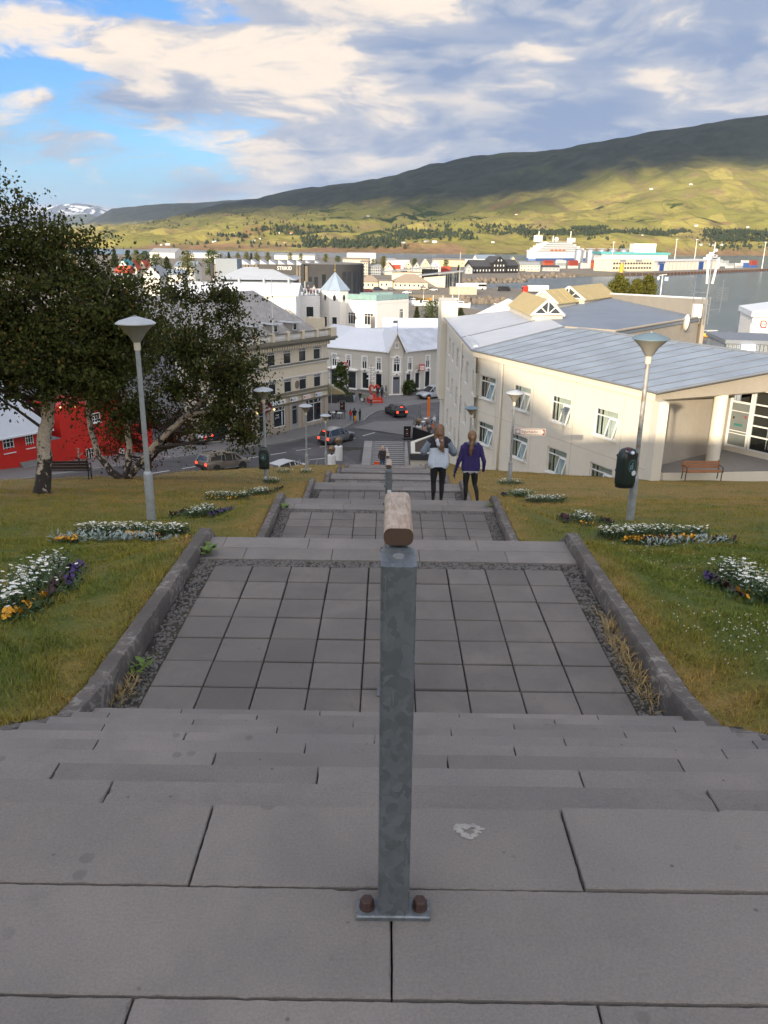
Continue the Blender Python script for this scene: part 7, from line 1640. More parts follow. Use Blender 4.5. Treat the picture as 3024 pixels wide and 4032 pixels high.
def boats():
    t = thing('sailing_ship','white two masted sailing boat moored in the basin','sailboat',(25.0,349,-25),R(10))
    def hull(L,B,h,m1,m2=None,par=t,nm='hull'):
        V = []; n = 9; prof = []
        for i in range(n):
            q = i/(n-1); w = B/2*math.sin(math.pi*min(1,.25+q*.9))**.6 if q < .98 else .05; sh = h*(1+.35*(2*q-1)**2)
            V += [(L*q,-w,sh),(L*q*.96+.3,-w*.75,0),(L*q*.94+.4,0,-.5),(L*q*.96+.3,w*.75,0),(L*q,w,sh)]
        Fq = [(i*5+j,i*5+j+1,(i+1)*5+j+1,(i+1)*5+j) for i in range(n-1) for j in range(4)] + [(i*5+4,i*5,(i+1)*5,(i+1)*5+4) for i in range(n-1)] + [(0,4,3,2,1)]
        return MB().add(V,[f[::-1] for f in Fq]).build(nm,m1,par,smooth=False)
    hull(9.5,3.2,1.6,M_white); MB().box(3,6.5,-1.0,1.0,1.6,2.7).build('cabin',M_white,t); MB().box(3.2,6.3,-1.03,1.03,1.95,2.4).build('cabin_windows',M_pane2,t)
    for x,h in ((4.4,22.3),(1.6,14)): MB().tube([(x,0,1.5),(x,0,h)],[.14,.07],6).build('mast',M_creamtrim,t)
    MB().tube([(4.4,0,3.4),(.2,0,3.6)],.12,6).build('boom',M_creamtrim,t); MB().tube([(4.3,0,3.7),(1.2,0,3.8)],.28,8).build('furled_sail',M_white,t)
    for a,b in (((4.4,0,22),(9.6,0,2.2)),((4.4,0,22),(0,0,2)),((4.4,0,20),(4.2,-1.6,1.8)),((4.4,0,20),(4.2,1.6,1.8)),((1.6,0,13.8),(1.2,-1.3,1.8))): MB().tube([a,b],.035,4).build('stay',M_trimg,t)
    BL = [('motorboat','small white motorboat with red stripe in the basin',11,360,9,'w'),('rowing_boat','yellow brown wooden boat below the quay',12.5,390,8,'y'),('motorboat','white cabin boat left of the wooden boat',7.0,372,7,'w'),('motorboat','white launch at the jetty right of the wooden boat',21,366,7,'w')]
    for nm,lb,x,y,L,c in BL:
        o = thing(nm,lb,'boat',(x,y,-25),R(random.uniform(-15,15)),'small boats in the basin'); hull(L,2.4,1.0,M_white if c == 'w' else mat('boat_wood',(.38,.22,.06),.6),par=o)
        if c == 'w': MB().box(L*.4,L*.7,-.8,.8,1.0,2.1).build('cabin',M_white,o); MB().box(L*.42,L*.68,-.83,.83,1.4,1.9).build('cabin_windows',M_pane2,o)
        else: MB().tube([(L*.5,0,.8),(L*.5,0,6)],.06,5).build('mast',M_creamtrim,o)
    j = thing('jetty','floating timber jetty between the small boats','jetty',(6,376,-25)); MB().box(0,24,0,2.2,0,.6).build('deck',M_darkwood,j); 
    for k in range(6): MB().tube([(1+k*4.4,2.3,-.5),(1+k*4.4,2.3,3.2)],.14,6).build('pile',M_white,j)
    r_ = thing('pilot_boat','red hulled pilot boat with white wheelhouse at the right quay','boat',(83.5,240,-25),R(-8)); M_rb = mat('boat_red',(.30,.02,.015),.5)
    hull(11.5,3.8,1.7,M_rb,par=r_); MB().box(1.2,9.5,-1.5,1.5,1.75,2.1).build('deck_white',M_white,r_); MB().box(2.5,6,-1.2,1.2,2.1,4.3).build('wheelhouse',M_white,r_); MB().box(2.4,6.05,-1.23,1.23,3.3,3.95).build('wheelhouse_windows',M_pane,r_); MB().box(2.3,6.2,-1.3,1.3,4.3,4.55).build('wheelhouse_roof',M_white,r_); MB().tube([(4,0,4.5),(4,0,6.5)],.06,5).build('mast',M_white,r_)
    rl = MB(); rl.tube([(8,-1.5,2.9),(11,-.6,3.1),(11.4,0,3.1),(11,.6,3.1),(8,1.5,2.9)],.05,5); rl.build('bow_rail',M_white,r_)
    y = thing('yellow_pipe','thick yellow pipe lying along the right quay','pipe',(80,232,-22.9),R(-12)); MB().tube([(0,0,.5),(22,0,.5)],.5,10).build('pipe',mat('pipe_yellow',(.62,.34,.02),.5),y); MB().lathe([(.7,0),(.7,.3)],12,TR(22,0,.5) @ RY(R(90))).build('flange',mat('pipe_yellow',(.62,.34,.02),.5),y)
boats()
def fuji():
    t = thing('photo_shop_building','white building at the right edge with red FUJI emblem','building'); F_ = frame_at((at(2951,1340,Y=215).x,215,-23),(1,-.25))
    zt = at(2953,1232,Y=215).z+23
    MB().box(0,22,0,20,0,zt,F_).build('wall',M_white,t)
    MB().add([(-.6,-1.2,zt-.9),(22,-1.2,zt-.9),(22,-1.2,zt+4.2),(-.6,-1.2,zt+.4),(-.6,21,zt-.9),(22,21,zt-.9),(22,21,zt+4.2),(-.6,21,zt+.4)],[(0,1,2,3),(4,7,6,5),(3,2,6,7),(0,3,7,4),(0,4,5,1)]).build('roof',M_wroof,t,F_)
    for k in range(9): MB().box(.3+k*2.2,.36+k*2.2,-.06,0,0,zt-1.4,F_).build('panel_joint',RM['grey'],t)
    M_fr = mat('emblem_red',(.26,.012,.012),.5,var=.05); g = MB()
    cx,cz,s = 2.75,zt-2.75,.82
    ring = [(-s,-.5*s),(-.45*s,-s),(s,-s),(s,.5*s),(.45*s,s),(-s,s)]
    for (x0,z0),(x1,z1) in zip(ring,ring[1:]+ring[:1]): g.tube([(cx+x0*.8,-.12,cz+z0),(cx+x1*.8,-.12,cz+z1)],.15,5)
    go = g.build('emblem',M_fr,t,F_); text_obj('FUJI',.66,M_fr,go,TR(cx,-.2,cz) @ RX(R(90)),depth=.05,sx=.75); text_obj('FUJI FILM',.50,WM['black'],t,F_ @ TR(cx+.1,-.08,zt-4.5) @ RX(R(90)),depth=.03,sx=.8)
    k_,mk = town_window(1.0,2.6,'two',False); [window(t,F_ @ TR(-.06,1.5,z) @ RZ(R(-90)),k_,mk) for z in (1.5,zt-5.2)]
    s2 = thing('corrugated_shed','grey corrugated shed with lit window at the right behind the roof','shed'); a = at(2862,1345,Y=110); F2 = frame_at((a.x,110,-21),(1,-.12)); h = at(2862,1352,Y=110).z+21
    MB().box(0,16,0,10,0,h,F2).build('wall',corr_mat('grey_corrugated',(.30,.33,.35),(1,-.12),.5),s2); MB().box(-.3,16,-.4,10,h,h+.5,F2).build('roof_edge',M_trimg,s2); b = at(2940,1370,Y=109.5); MB().box(-.9,.9,-.1,.05,-.45,.45,TR(b.x,109.0,b.z+.05)).build('lit_window',emit_mat('cool_lamp',(.75,.8,1.0),1.1),s2)
fuji()
# farms on the slopes opposite
fm = {k: (MB().box(-1,1,-1,1,0,1.1).mesh('wall',WM['white']),MB().add([(-1.1,-1.1,1.1),(1.1,-1.1,1.1),(1.1,1.1,1.1),(-1.1,1.1,1.1),(-1.1,0,1.9),(1.1,0,1.9)],[(0,1,5,4),(2,3,4,5),(0,4,3),(1,2,5)]).mesh('roof',RM[k])) for k in ('red','grey','white')}
FP = [(700,912,'white barn of the leftmost farm on the opposite slope'),(890,912,'small farmhouse above the left shore'),(635,965,'white farm near the water, left'),(655,963,'second white building of the left shore farm'),(845,953,'farmhouse on the low left pasture'),(1030,942,'farmhouse with red roof near the wood'),(1120,957,'white house by the middle wood, left of a pair'),(1195,960,'white house by the middle wood, right of a pair'),(1095,920,'small house on the middle slope'),(1150,922,'brown house on the middle slope'),(1450,855,'white house high on the dark slope'),(1430,860,'second white house high on the dark slope'),(1590,957,'long white greenhouse on the green field'),(1710,957,'white farm at the right end of the green field'),(1680,955,'farm shed beside the right end of the green field'),(1940,957,'white villa above the cliff'),(2030,846,'white farm below the shadow edge'),(2490,918,'small white house on the right pasture'),(2530,925,'second small house on the right pasture'),(2760,966,'large white farm on the right shore'),(2800,968,'barn of the large right shore farm'),(2840,967,'third building of the right shore farm'),(2740,888,'grey building beside the gravel pit'),(2945,895,'long building on the right road'),(2310,914,'white shed on the middle right slope'),(2560,745,'small house high on the right slope'),(1000,948,'cottage on the left middle pasture'),(2720,728,'white dot of a farmhouse high at the right')]
for i,(x,y,lb) in enumerate(FP):
    p = on_slope(x,y); s = random.uniform(1.7,3.0); t = thing('farm_building',lb,'farmhouse',(p.x,p.y,p.z-1),random.uniform(-.5,.5),'farms on the opposite slope'); t.scale = (s*random.uniform(1.2,2.2),s,s); link('wall',fm['red'][0],t); link('roof',fm[random.choice(['red','grey','white','white'])][1],t)
# ------------------------------------------------------------------ trees of the town
M_leafc = leaf_mat('spruce_needle',(.020,.032,.012),(.050,.062,.022)); M_leafy = leaf_mat('poplar_leaf',(.075,.085,.018),(.17,.16,.035)); M_leafg = leaf_mat('willow_leaf',(.035,.060,.014),(.085,.110,.024))
def town_tree(name,label,x,y,z,h,w,kind,seed,group='town trees',dens=1.0):
    g = np.random.default_rng(seed); t = thing(name,label,'tree',(x,y,z),0,group)
    MB().tube([(0,0,0),(0,0,h*.5),(0,0,h*.92)],[w*.06+.05,w*.04+.03,.03],6).build('trunk',M_branch,t)
    n = int((260 if kind == 'cone' else 230)*dens)
    q = g.random(n); a = g.uniform(0,6.28,n)
    if kind == 'cone': zz = h*(.10+.9*q); rr = w/2*(1-q)**.8*np.sqrt(g.random(n))*(1+.25*np.sin(zz/h*30))
    elif kind == 'column': zz = h*(.12+.88*q); rr = w/2*np.sin(np.pi*np.clip(.12+.85*q,0,1))**.6*np.sqrt(g.random(n))*(1+.3*g.normal(0,1,n)*.5)
    else: zz = h*(.18+.82*q); rr = w/2*np.sin(np.pi*np.clip(.15+.80*q,0,1))**.5*g.random(n)**.4*(1+.25*np.sin(3*a+q*9))
    C_ = np.stack([rr*np.cos(a),rr*np.sin(a),zz],1)
    V,Fq = leaves_at(C_,9,w*.055,h*.035+.10,g); o = link('crown',np_mesh('crown',V,Fq,{'cone': M_leafc,'column': M_leafy,'round': M_leafg}[kind]),t); o['kind'] = 'stuff'
TT = [  # px, py(top), py(base), Y, width px, kind, label
 (840,985,1100,330,66,'round','broad yellow green poplar behind the birch tops'),(742,988,1085,330,62,'column','yellow green tree left of the broad poplar'),(620,1000,1075,390,46,'round','dark green tree behind the orange roofs'),(660,1010,1080,360,44,'cone','spruce beside the flagpole at the left'),(540,985,1060,430,34,'column','pale poplar at the far left street'),(575,990,1060,440,40,'round','second pale tree at the far left street'),(455,980,1060,420,36,'cone','dark spruce seen between the birch branches'),(505,985,1040,500,30,'cone','small spruce right of the left crowns'),
 (902,993,1032,800,18,'cone','first dark spruce of the shore row'),(937,995,1030,800,18,'column','poplar second in the shore row'),(972,992,1030,790,22,'column','poplar third in the shore row'),(990,996,1032,790,20,'cone','spruce fourth in the shore row'),(1012,992,1032,780,22,'column','poplar fifth in the shore row'),(1055,994,1030,780,22,'column','poplar sixth in the shore row'),(1143,994,1030,780,20,'column','poplar above the sawtooth roof'),(1185,998,1030,780,16,'column','next poplar above the sawtooth roof'),(1283,1000,1034,760,22,'column','poplar above the end of the dark hall'),(1330,1008,1034,740,24,'round','round tree beside the dark drum'),(1510,1008,1056,690,26,'column','tall poplar by the red roofed house'),(1470,1020,1050,700,26,'round','low tree beside the cream block'),(1632,1018,1048,740,20,'round','tree behind the twin gables'),(1755,1022,1060,720,24,'round','tree behind the sailing mast'),(1805,1042,1076,690,14,'cone','dark spruce left of the black building'),
 (1700,1187,1272,280,78,'round','dense dark green clump right of the tower building'),(1640,1210,1272,270,30,'cone','dark bush at the corner of the white tower building'),(1812,1215,1290,250,52,'cone','conifer beside the end block of the cream building'),(1775,1222,1290,255,40,'cone','second conifer behind the end block'),(1845,1240,1290,240,26,'cone','thin conifer before the cream shed'),
 (2432,1082,1190,96,76,'column','leafy poplar rising behind the upper roof, left'),(2502,1100,1190,96,52,'column','middle poplar behind the upper roof'),(2545,1085,1190,97,60,'column','right poplar behind the upper roof'),
]
for i,(px,pt,pb,Y,wp,kind,lb) in enumerate(TT):
    b,tp = at(px,pb,Y=Y),at(px,pt,Y=Y); town_tree('poplar_tree' if kind == 'column' else 'spruce_tree' if kind == 'cone' else 'leafy_tree',lb,b.x,Y,b.z,tp.z-b.z,wp*Y/3250*1.05,kind,300+i,dens=1.0 if Y > 200 else 1.6)
town_tree('shrub','green bush at the right wall of the pale grey house',3.35,122.9,ZST+.1,2.2,2.1,'round',401)
town_tree('leafy_tree','slim dark tree in front of the pale grey house',-6.9,121.5,ZST+.1,5.0,2.2,'round',402,dens=.8)
# ------------------------------------------------------------------ vehicles
random.seed(10)
M_rim = mat('alloy_rim',(.35,.35,.36),.35,.7,var=.05); M_rimd = mat('dark_rim',(.03,.03,.03),.5,.3); M_cglass = glass_mat('car_glass',(.012,.014,.016)); M_tail = emit_mat('tail_light',(1.0,.05,.02),1.6); M_tailoff = mat('tail_lens',(.22,.01,.01),.25); M_head = mat('head_lens',(.55,.58,.6),.15,var=.05); M_plast = mat('black_plastic',(.02,.02,.021),.7,var=.1); M_plate = mat('number_plate',(.6,.6,.58),.5,var=.02)
def paint(name,c,metal=.4): return mat('paint_'+name,c,.32,metal,var=.03,scale=2,coat=.6)
def loft(m_,secs,closed=True):
    n = len(secs[0]); V = [p for s in secs for p in s]
    F_ = [(i*n+j,i*n+(j+1) % n,(i+1)*n+(j+1) % n,(i+1)*n+j) for i in range(len(secs)-1) for j in range(n)] + [tuple(range(n-1,-1,-1)),tuple(range((len(secs)-1)*n,len(secs)*n))]
    m_.add(V,F_)
def car(label,loc,heading,kind,col,lit=False,group='cars in the street',cat='car',name='parked_car',rim=None,flip_tilt=0.0):
    """kind: (length, width, height, body stations, cabin stations); x points forward"""
    L,W_,body,cab,wr,wb = kind; t = thing(name,label,cat,loc,heading,group); t.rotation_euler = (0,-flip_tilt,heading)
    h = W_/2
    b = MB()
    def ring(x,zb,zt,w): return [(x,-w*.90,zb),(x,-w*.99,zb+.12),(x,-w,(zb+zt)*.55),(x,-w*.96,zt-.06),(x,-w*.86,zt),(x,w*.86,zt),(x,w*.96,zt-.06),(x,w,(zb+zt)*.55),(x,w*.99,zb+.12),(x,w*.90,zb)]
    loft(b,[ring(*s) for s in body]); bo = b.build('body',paint(*col),t,smooth='auto')
    c = MB(); secs = [[(x,-wb_,zb),(x,-wt,zt),(x,wt,zt),(x,wb_,zb)] for x,zb,zt,wb_,wt in cab]; loft(c,secs); c.build('windows',M_cglass,t)
    r_ = MB(); top = [s for s in cab if s[2]-s[1] > .25]
    loft(r_,[[(x,-wt-.015,zt-.05),(x,-wt*.9,zt+.025),(x,wt*.9,zt+.025),(x,wt+.015,zt-.05)] for x,zb,zt,wb_,wt in top]); r_.build('roof',paint(*col),t,smooth='auto')
    pl = MB()
    for i,(x,zb,zt,wb_,wt) in enumerate(cab):
        for s in (-1,1):
            if i < len(cab)-1:
                x2,zb2,zt2,wb2,wt2 = cab[i+1]; pl.tube([(x,s*(wt+.0),zt),(x2,s*(wt2+.0),zt2)],.04,5)
            if zt-zb > .25 and 0 < i < len(cab)-1: pl.tube([(x,s*wb_,zb),(x,s*wt,zt)],.045,5)
    pl.build('pillars',paint(*col),t)
    for x in (wb[0],wb[1]):
        for s in (-1,1):
            M = TR(x,s*(h-.11),wr) @ RX(R(-90*s)); ty = MB().lathe([(wr*.62,-.10),(wr*.94,-.11),(wr,-.07),(wr,.07),(wr*.94,.11),(wr*.62,.11)],24,M,caps=False).build('wheel',M_rubber,t,smooth='auto')
            MB().lathe([(.0,.09),(wr*.2,.10),(wr*.3,.06),(wr*.56,.085),(wr*.64,.11)],10,M,caps=False).build('rim',rim or M_rim,ty)
            MB().lathe([(wr*1.16,.0),(wr*1.16,.12)],24,TR(x,s*(h-.115),wr+.02) @ RX(R(-90*s)),caps=True).build('wheel_arch',M_plast,t)
    xf,xr = body[-1][0],body[0][0]; zr = body[0][2]; w0 = body[0][3]
    for s in (-1,1):
        MB().slab(xr-.03,xr+.16,s*(w0*.80)-.13,s*(w0*.80)+.13,zr-.30,zr-.04,.03).build('tail_light',M_tail if lit else M_tailoff,t)
        MB().slab(xf-.2,xf+.02,s*(body[-1][3]*.78)-.17,s*(body[-1][3]*.78)+.17,body[-1][2]-.22,body[-1][2]-.06,.03).build('headlight',M_head,t)
        m1 = cab[-2] if len(cab) > 2 else cab[-1]; MB().slab(m1[0]-.05,m1[0]+.12,s*(h+.08)-.09,s*(h+.08)+.09,m1[1]+.02,m1[1]+.17,.03).build('mirror',paint(*col),t)
        for q in (.35,.62):
            xx = xr+(xf-xr)*q; MB().box(xx-.09,xx+.09,s*h*1.005-.012,s*h*1.005+.012,m1[1]-.16,m1[1]-.13).build('door_handle',M_plast,t)
            MB().box(xx+.22,xx+.232,s*h*1.002-.004,s*h*1.002+.004,body[2][1]+.25,m1[1]).build('door_gap',M_plast,t)
    MB().box(xr-.015,xr+.02,-.26,.26,zr-.48,zr-.36).build('number_plate',M_plate,t); MB().box(xf-.02,xf+.02,-.26,.26,body[-1][1]+.12,body[-1][1]+.23).build('number_plate',M_plate,t)
    MB().slab(xr-.06,xr+.2,-w0*.93,w0*.93,body[0][1]-.06,body[0][1]+.22,.04).build('bumper',M_plast,t); MB().slab(xf-.2,xf+.05,-body[-1][3]*.92,body[-1][3]*.92,body[-1][1]-.06,body[-1][1]+.14,.04).build('bumper',M_plast,t)
    MB().slab(xf-.06,xf+.025,-body[-1][3]*.5,body[-1][3]*.5,body[-1][2]-.3,body[-1][2]-.1,.02).build('grille',M_plast,t)
    if lit: MB().box(cab[0][0]-.02,cab[0][0]+.1,-.18,.18,top[0][2]-.06,top[0][2]-.0).build('brake_light',M_tail,t)
    return t
SUVK = (4.8,1.94,[(-2.4,.42,1.02,.88),(-2.2,.3,1.12,.95),(-1.2,.28,1.10,.97),(.9,.28,1.06,.97),(1.7,.30,1.00,.95),(2.2,.36,.92,.90),(2.4,.44,.80,.80)],[(-2.28,1.08,1.14,.86,.82),(-1.95,1.08,1.72,.88,.66),(-.4,1.08,1.79,.90,.68),(.35,1.07,1.72,.90,.67),(1.15,1.05,1.12,.88,.80)],.37,(-1.42,1.45))
HATK = (4.3,1.80,[(-2.15,.42,.98,.80),(-2.0,.3,1.10,.88),(-1.0,.27,1.06,.90),(.8,.26,.98,.90),(1.5,.30,.92,.88),(2.0,.36,.84,.82),(2.15,.44,.72,.72)],[(-2.02,1.04,1.10,.80,.76),(-1.35,1.04,1.48,.82,.60),(-.3,1.03,1.54,.83,.61),(.3,1.0,1.48,.83,.60),(1.15,.97,1.02,.80,.74)],.34,(-1.32,1.30))
ESTK = (4.6,1.82,[(-2.3,.42,.92,.82),(-2.1,.3,1.0,.89),(-1.1,.26,.97,.91),(.8,.26,.94,.91),(1.6,.28,.88,.88),(2.15,.34,.80,.82),(2.3,.42,.68,.74)],[(-2.2,.97,1.05,.82,.78),(-1.85,.97,1.46,.84,.62),(-.4,.96,1.52,.85,.63),(.3,.95,1.46,.85,.62),(1.2,.92,.98,.82,.76)],.33,(-1.4,1.38))
def street_z(x,y): return float(zst(np.array(x),np.array(y)))
HU = math.atan2(.8,.6); TILT = -.083
p = at(1356,1745,z=ZST); car('silver grey sport utility car with lit tail lights on the road',(p.x-.9,p.y+.5,ZST+.01),HU,SUVK,('suv_grey',(.22,.225,.235)),True,rim=M_rim,name='moving_car')
p = at(1548,1641,z=ZST); car('black hatchback with glowing tail lights turning at the square',(p.x+.35,p.y+1.2,ZST),R(112),HATK,('black',(.010,.010,.012),.2),True,name='moving_car',rim=M_rimd)
car('silver sport utility car parked nose forward by the hotel',(6.75,120.7,ZST+.13),R(217),SUVK,('silver',(.50,.53,.57)),name='parked_car')
p = at(1130,1842,z=-18.9); car('white and red estate car half hidden behind the brown lawn',(p.x,p.y,street_z(p.x,p.y)+.02),HU+R(4),ESTK,('car_white',(.62,.64,.66),.1),name='parked_car')
wc = [o for o in bpy.data.objects if o.get('label','').startswith('white and red')][0]
for s in (-1,1): MB().add([(-2.2,s*.915,.55),(.2,s*.918,.55),(-.5,s*.918,.93),(-1.9,s*.90,.96)],[(0,1,2,3) if s < 0 else (3,2,1,0)]).build('red_flash',mat('decal_red',(.45,.03,.015),.4),wc)
def pickup(label,p,heading,tilt,col,canopy):
    K = (5.33,1.86,[(-2.66,.62,1.10,.86),(-2.5,.52,1.16,.91),(-.9,.46,1.14,.93),(-.6,.44,1.14,.93),(1.2,.44,1.10,.93),(2.0,.48,1.06,.92),(2.5,.54,.98,.86),(2.66,.60,.86,.76)],[(-.78,1.12,1.70,.86,.70),(-.5,1.12,1.78,.88,.70),(.35,1.11,1.78,.88,.70),(.75,1.1,1.72,.87,.68),(1.5,1.08,1.14,.86,.80)],.40,(-1.55,1.53))
    t = car(label,p,heading,K,col,True,name='pickup_truck',cat='pickup',rim=M_rimd,flip_tilt=tilt)
    if canopy:
        c = MB(); loft(c,[[(x,-.86,1.14),(x,-wt,zt),(x,wt,zt),(x,.86,1.14)] for x,zt,wt in ((-2.62,1.18,.80),(-2.3,1.74,.68),(-.84,1.80,.70))]); co = c.build('canopy',paint(*col),t)
        for s in (-1,1): MB().add([(-2.2,s*.835,1.26),(-.95,s*.85,1.26),(-.95,s*.735,1.68),(-2.05,s*.722,1.62)],[(0,1,2,3) if s < 0 else (3,2,1,0)]).build('canopy_window',M_cglass,co); MB().tube([(-2.1,s*.6,1.84),(-.9,s*.6,1.90)],.035,6).build('roof_rail',M_plast,co)
        MB().add([(-2.60,-.66,1.24),(-2.60,.66,1.24),(-2.36,.58,1.66),(-2.36,-.58,1.66)],[(3,2,1,0)]).build('canopy_rear_window',M_cglass,co,TR(-.015,0,0))
    for s in (-1,1): MB().box(-.7,1.0,s*.98-.08,s*.98+.08,.42,.48).build('side_step',M_steel,t)
    return t
pickup('beige grey pickup with rear canopy and lit tail lights driving away',(-15.4,74.3,street_z(-15.4,74.3)+.01),math.atan2(.77,.64),TILT*.95,('bronze',(.24,.205,.165)),True)
p = at(740,1722,z=-19.3); pickup('silver pickup parked in the yard under the birch branches',(p.x,p.y,street_z(p.x,p.y)+.02),R(160),0,('silver',(.50,.53,.57)),False)
# far vehicles on the quay
DC = [(1489,1143,'dark blue'),(1603,1157,'white'),(1669,1141,'cream'),(1707,1146,'light grey'),(1450,1150,'dark red'),(1540,1143,'grey'),(1990,1072,'lime green'),(2030,1069,'white'),(2052,1067,'pale grey'),(2115,1067,'black')]
DCC = {'dark blue': (.02,.03,.08),'white': (.6,.6,.6),'cream': (.5,.46,.36),'light grey': (.4,.41,.42),'dark red': (.16,.01,.01),'grey': (.2,.2,.21),'lime green': (.16,.42,.02),'pale grey': (.45,.46,.47),'black': (.012,.012,.012)}
where = ['in front of the offices beside the drum','on the quay above the small boats','at the corner of the quay hall','before the quay hall front','near the drum base','between the two quay parking rows','in front of the black wooden building','right of the lime green car','by the yellow gabled quay house','before the cream hip roof house']
for (px,py,c),wh in zip(DC,where): p = at(px,py,z=-23); car('%s car parked %s' % (c,wh),(p.x,p.y,-23),R(random.choice([5,170,20])),SUVK if random.random() < .5 else ESTK,('far_'+c.replace(' ','_'),DCC[c],.1),group='cars on the harbour quay')
def big_vehicles():
    p = at(1869,1141,z=-23); t = thing('coach','white coach parked beside the shed on the quay','bus',(p.x,p.y,-23),R(14)); MB().slab(-6,6,-1.25,1.25,.35,3.5,.25).build('body',M_white,t); MB().box(-4,6.03,-1.28,1.28,1.7,2.9).build('windows',M_cglass,t)
    for x in (-3.6,3.8):
        for s in (-1,1): MB().lathe([(.5,-.15),(.5,.15)],16,TR(x,s*1.12,.5) @ RX(R(90))).build('wheel',M_rubber,t)
    p = at(1983,1147,z=-23); t = thing('minibus','dark grey minibus standing alone on the quay road','van',(p.x,p.y,-23),R(8)); m_ = MB(); loft(m_,[[(x,-w,.3),(x,-w,zb),(x,-w*.85,zt),(x,w*.85,zt),(x,w,zb),(x,w,.3)] for x,zb,zt,w in ((-3.4,1.5,2.6,.95),(1.9,1.5,2.7,1.0),(2.5,1.4,2.2,.98),(3.4,1.1,1.3,.9))]); m_.build('body',paint('vanblack',(.02,.02,.024),.2),t); MB().box(-3.2,2.2,-1.0,1.0,1.55,2.15).build('windows',M_cglass,t)
    for x in (-2.2,2.2):
        for s in (-1,1): MB().lathe([(.37,-.12),(.37,.12)],16,TR(x,s*.88,.37) @ RX(R(90))).build('wheel',M_rubber,t)
    p = at(2092,1155,z=-23); t = thing('lorry','red lorry cab with white ribbed trailer on the quay road','truck',(p.x,p.y,-23),R(187)); M_lr = paint('lorry_red',(.50,.03,.012),.1)
    MB().slab(2.2,4.6,-1.25,1.25,.5,3.6,.2).build('cab',M_lr,t); MB().box(3.6,4.64,-1.05,1.05,2.0,2.9).build('windscreen',M_cglass,t); tr = MB().box(-8.5,1.9,-1.27,1.27,1.1,3.9).build('trailer',M_white,t)
    for k in range(9): MB().box(-8.3+k*1.2,-8.22+k*1.2,-1.32,1.32,1.2,3.8).build('trailer_rib',WM['grey'],tr)
    for x in (-7,-5.8,3.2):
        for s in (-1,1): MB().lathe([(.5,-.15),(.5,.15)],16,TR(x,s*1.1,.5) @ RX(R(90))).build('wheel',M_rubber,t)
    p = at(1800,1160,z=-23); t = thing('timber_shed','long weathered timber fence shed beside the sailing mast','shed',(p.x-2.5,p.y,-23),R(4)); MB().box(-1,12,0,3,0,3.6).build('wall',WM['tan'],t); MB().box(2,12.5,-.5,2,3.6,5.2).build('sign_board',M_white,t)
big_vehicles()

# ------------------------------------------------------------------ square: heart, planters, boards, pillars, terrace
def heart():
    t = thing('heart_sculpture','big red open heart standing on a red box','sculpture',(-1.75,116.6,ZST+.13),R(12)); M_h = mat('heart_red',(.55,.045,.015),.4,var=.06,scale=2)
    base = MB(); base.slab(-1.05,1.05,-.75,.75,0,.68,.03); bo = base.build('base',M_h,t); text_obj('#hallóakureyri',.22,M_white,bo,TR(.15,-.76,.34) @ RX(R(90)),depth=.004)
    pts = []; n = 44
    for k in range(n):
        a = 2*math.pi*k/n; x = 16*math.sin(a)**3; z = 13*math.cos(a)-5*math.cos(2*a)-2*math.cos(3*a)-math.cos(4*a); pts.append((x*.050,z*.068))
    m_ = MB(); w = .20; d = .16; V = []
    cxz = [(sum(p[0] for p in pts)/n),.0]
    for i,(x,z) in enumerate(pts):
        (xa,za),(xb,zb) = pts[i-1],pts[(i+1) % n]; tx,tz = xb-xa,zb-za; l = math.hypot(tx,tz) or 1; nx,nz = tz/l,-tx/l; nx,nz = -nx,-nz
        V += [(x,-d,z),(x,d,z),(x-nx*w,d,z-nz*w),(x-nx*w,-d,z-nz*w)]
    m_.add(V,[(i*4+j,((i+1) % n)*4+j,((i+1) % n)*4+(j+1) % 4,i*4+(j+1) % 4) for i in range(n) for j in range(4)]); m_.build('heart',M_h,t,TR(-.1,0,1.75))
heart()
def planter_box(x,y,w,d,h,label,rz=0):
    t = thing('planter_box',label,'planter',(x,y,ZST+.13),rz,'dark planters on the square'); m_ = mat('planter_dark',(.045,.045,.045),.85,var=.15)
    MB().slab(-w/2,w/2,-d/2,d/2,0,h,.03).build('box',m_,t); MB().box(-w/2+.1,w/2-.1,-d/2+.1,d/2-.1,h,h+.03).build('soil',M_joint,t)
    g = np.random.default_rng(int(abs(x*10))); C_ = np.stack([g.uniform(-w/2+.15,w/2-.15,60),g.uniform(-d/2+.15,d/2-.15,60),h+g.uniform(.05,.3,60)],1); V,Fq = leaves_at(C_,8,.08,.16,g); o = link('plants',np_mesh('plants',V,Fq,M_leafg),t); o['kind'] = 'stuff'
planter_box(-8.4,116.2,2.6,1.2,1.1,'dark planter box left of the pair near the beige block',R(-8)); planter_box(-6.1,116.9,2.5,1.2,1.0,'dark planter box right of the pair with orange flowers',R(-4)); planter_box(-7.4,119.6,3.4,1.0,1.0,'rear dark planter box near the pale grey house',R(5))
def a_board(x,y,z,label,rz,s=1.0):
    t = thing('sandwich_board',label,'sign board',(x,y,z),rz,'sandwich boards on the pavement'); f = MB(); bars(f,.8*s,1.3*s,.06,-.03,.03); f.build('frame',M_steel,t,TR(-.4*s,0,.12)); MB().box(-.35*s,.35*s,-.02,.02,.16,1.36*s).build('panel',M_black,t); MB().slab(-.45*s,.45*s,-.3,.3,0,.12,.03).build('foot',M_plast,t)
    g = random.Random(int(x*7)); 
    for k in range(4): q = MB().box(-.22+g.random()*.1,.05+g.random()*.18,-.026,-.021,.4+k*.24,.5+k*.24).build('print_line',M_plate if k % 2 else mat('print_red',(.3,.05,.03),.6),t)
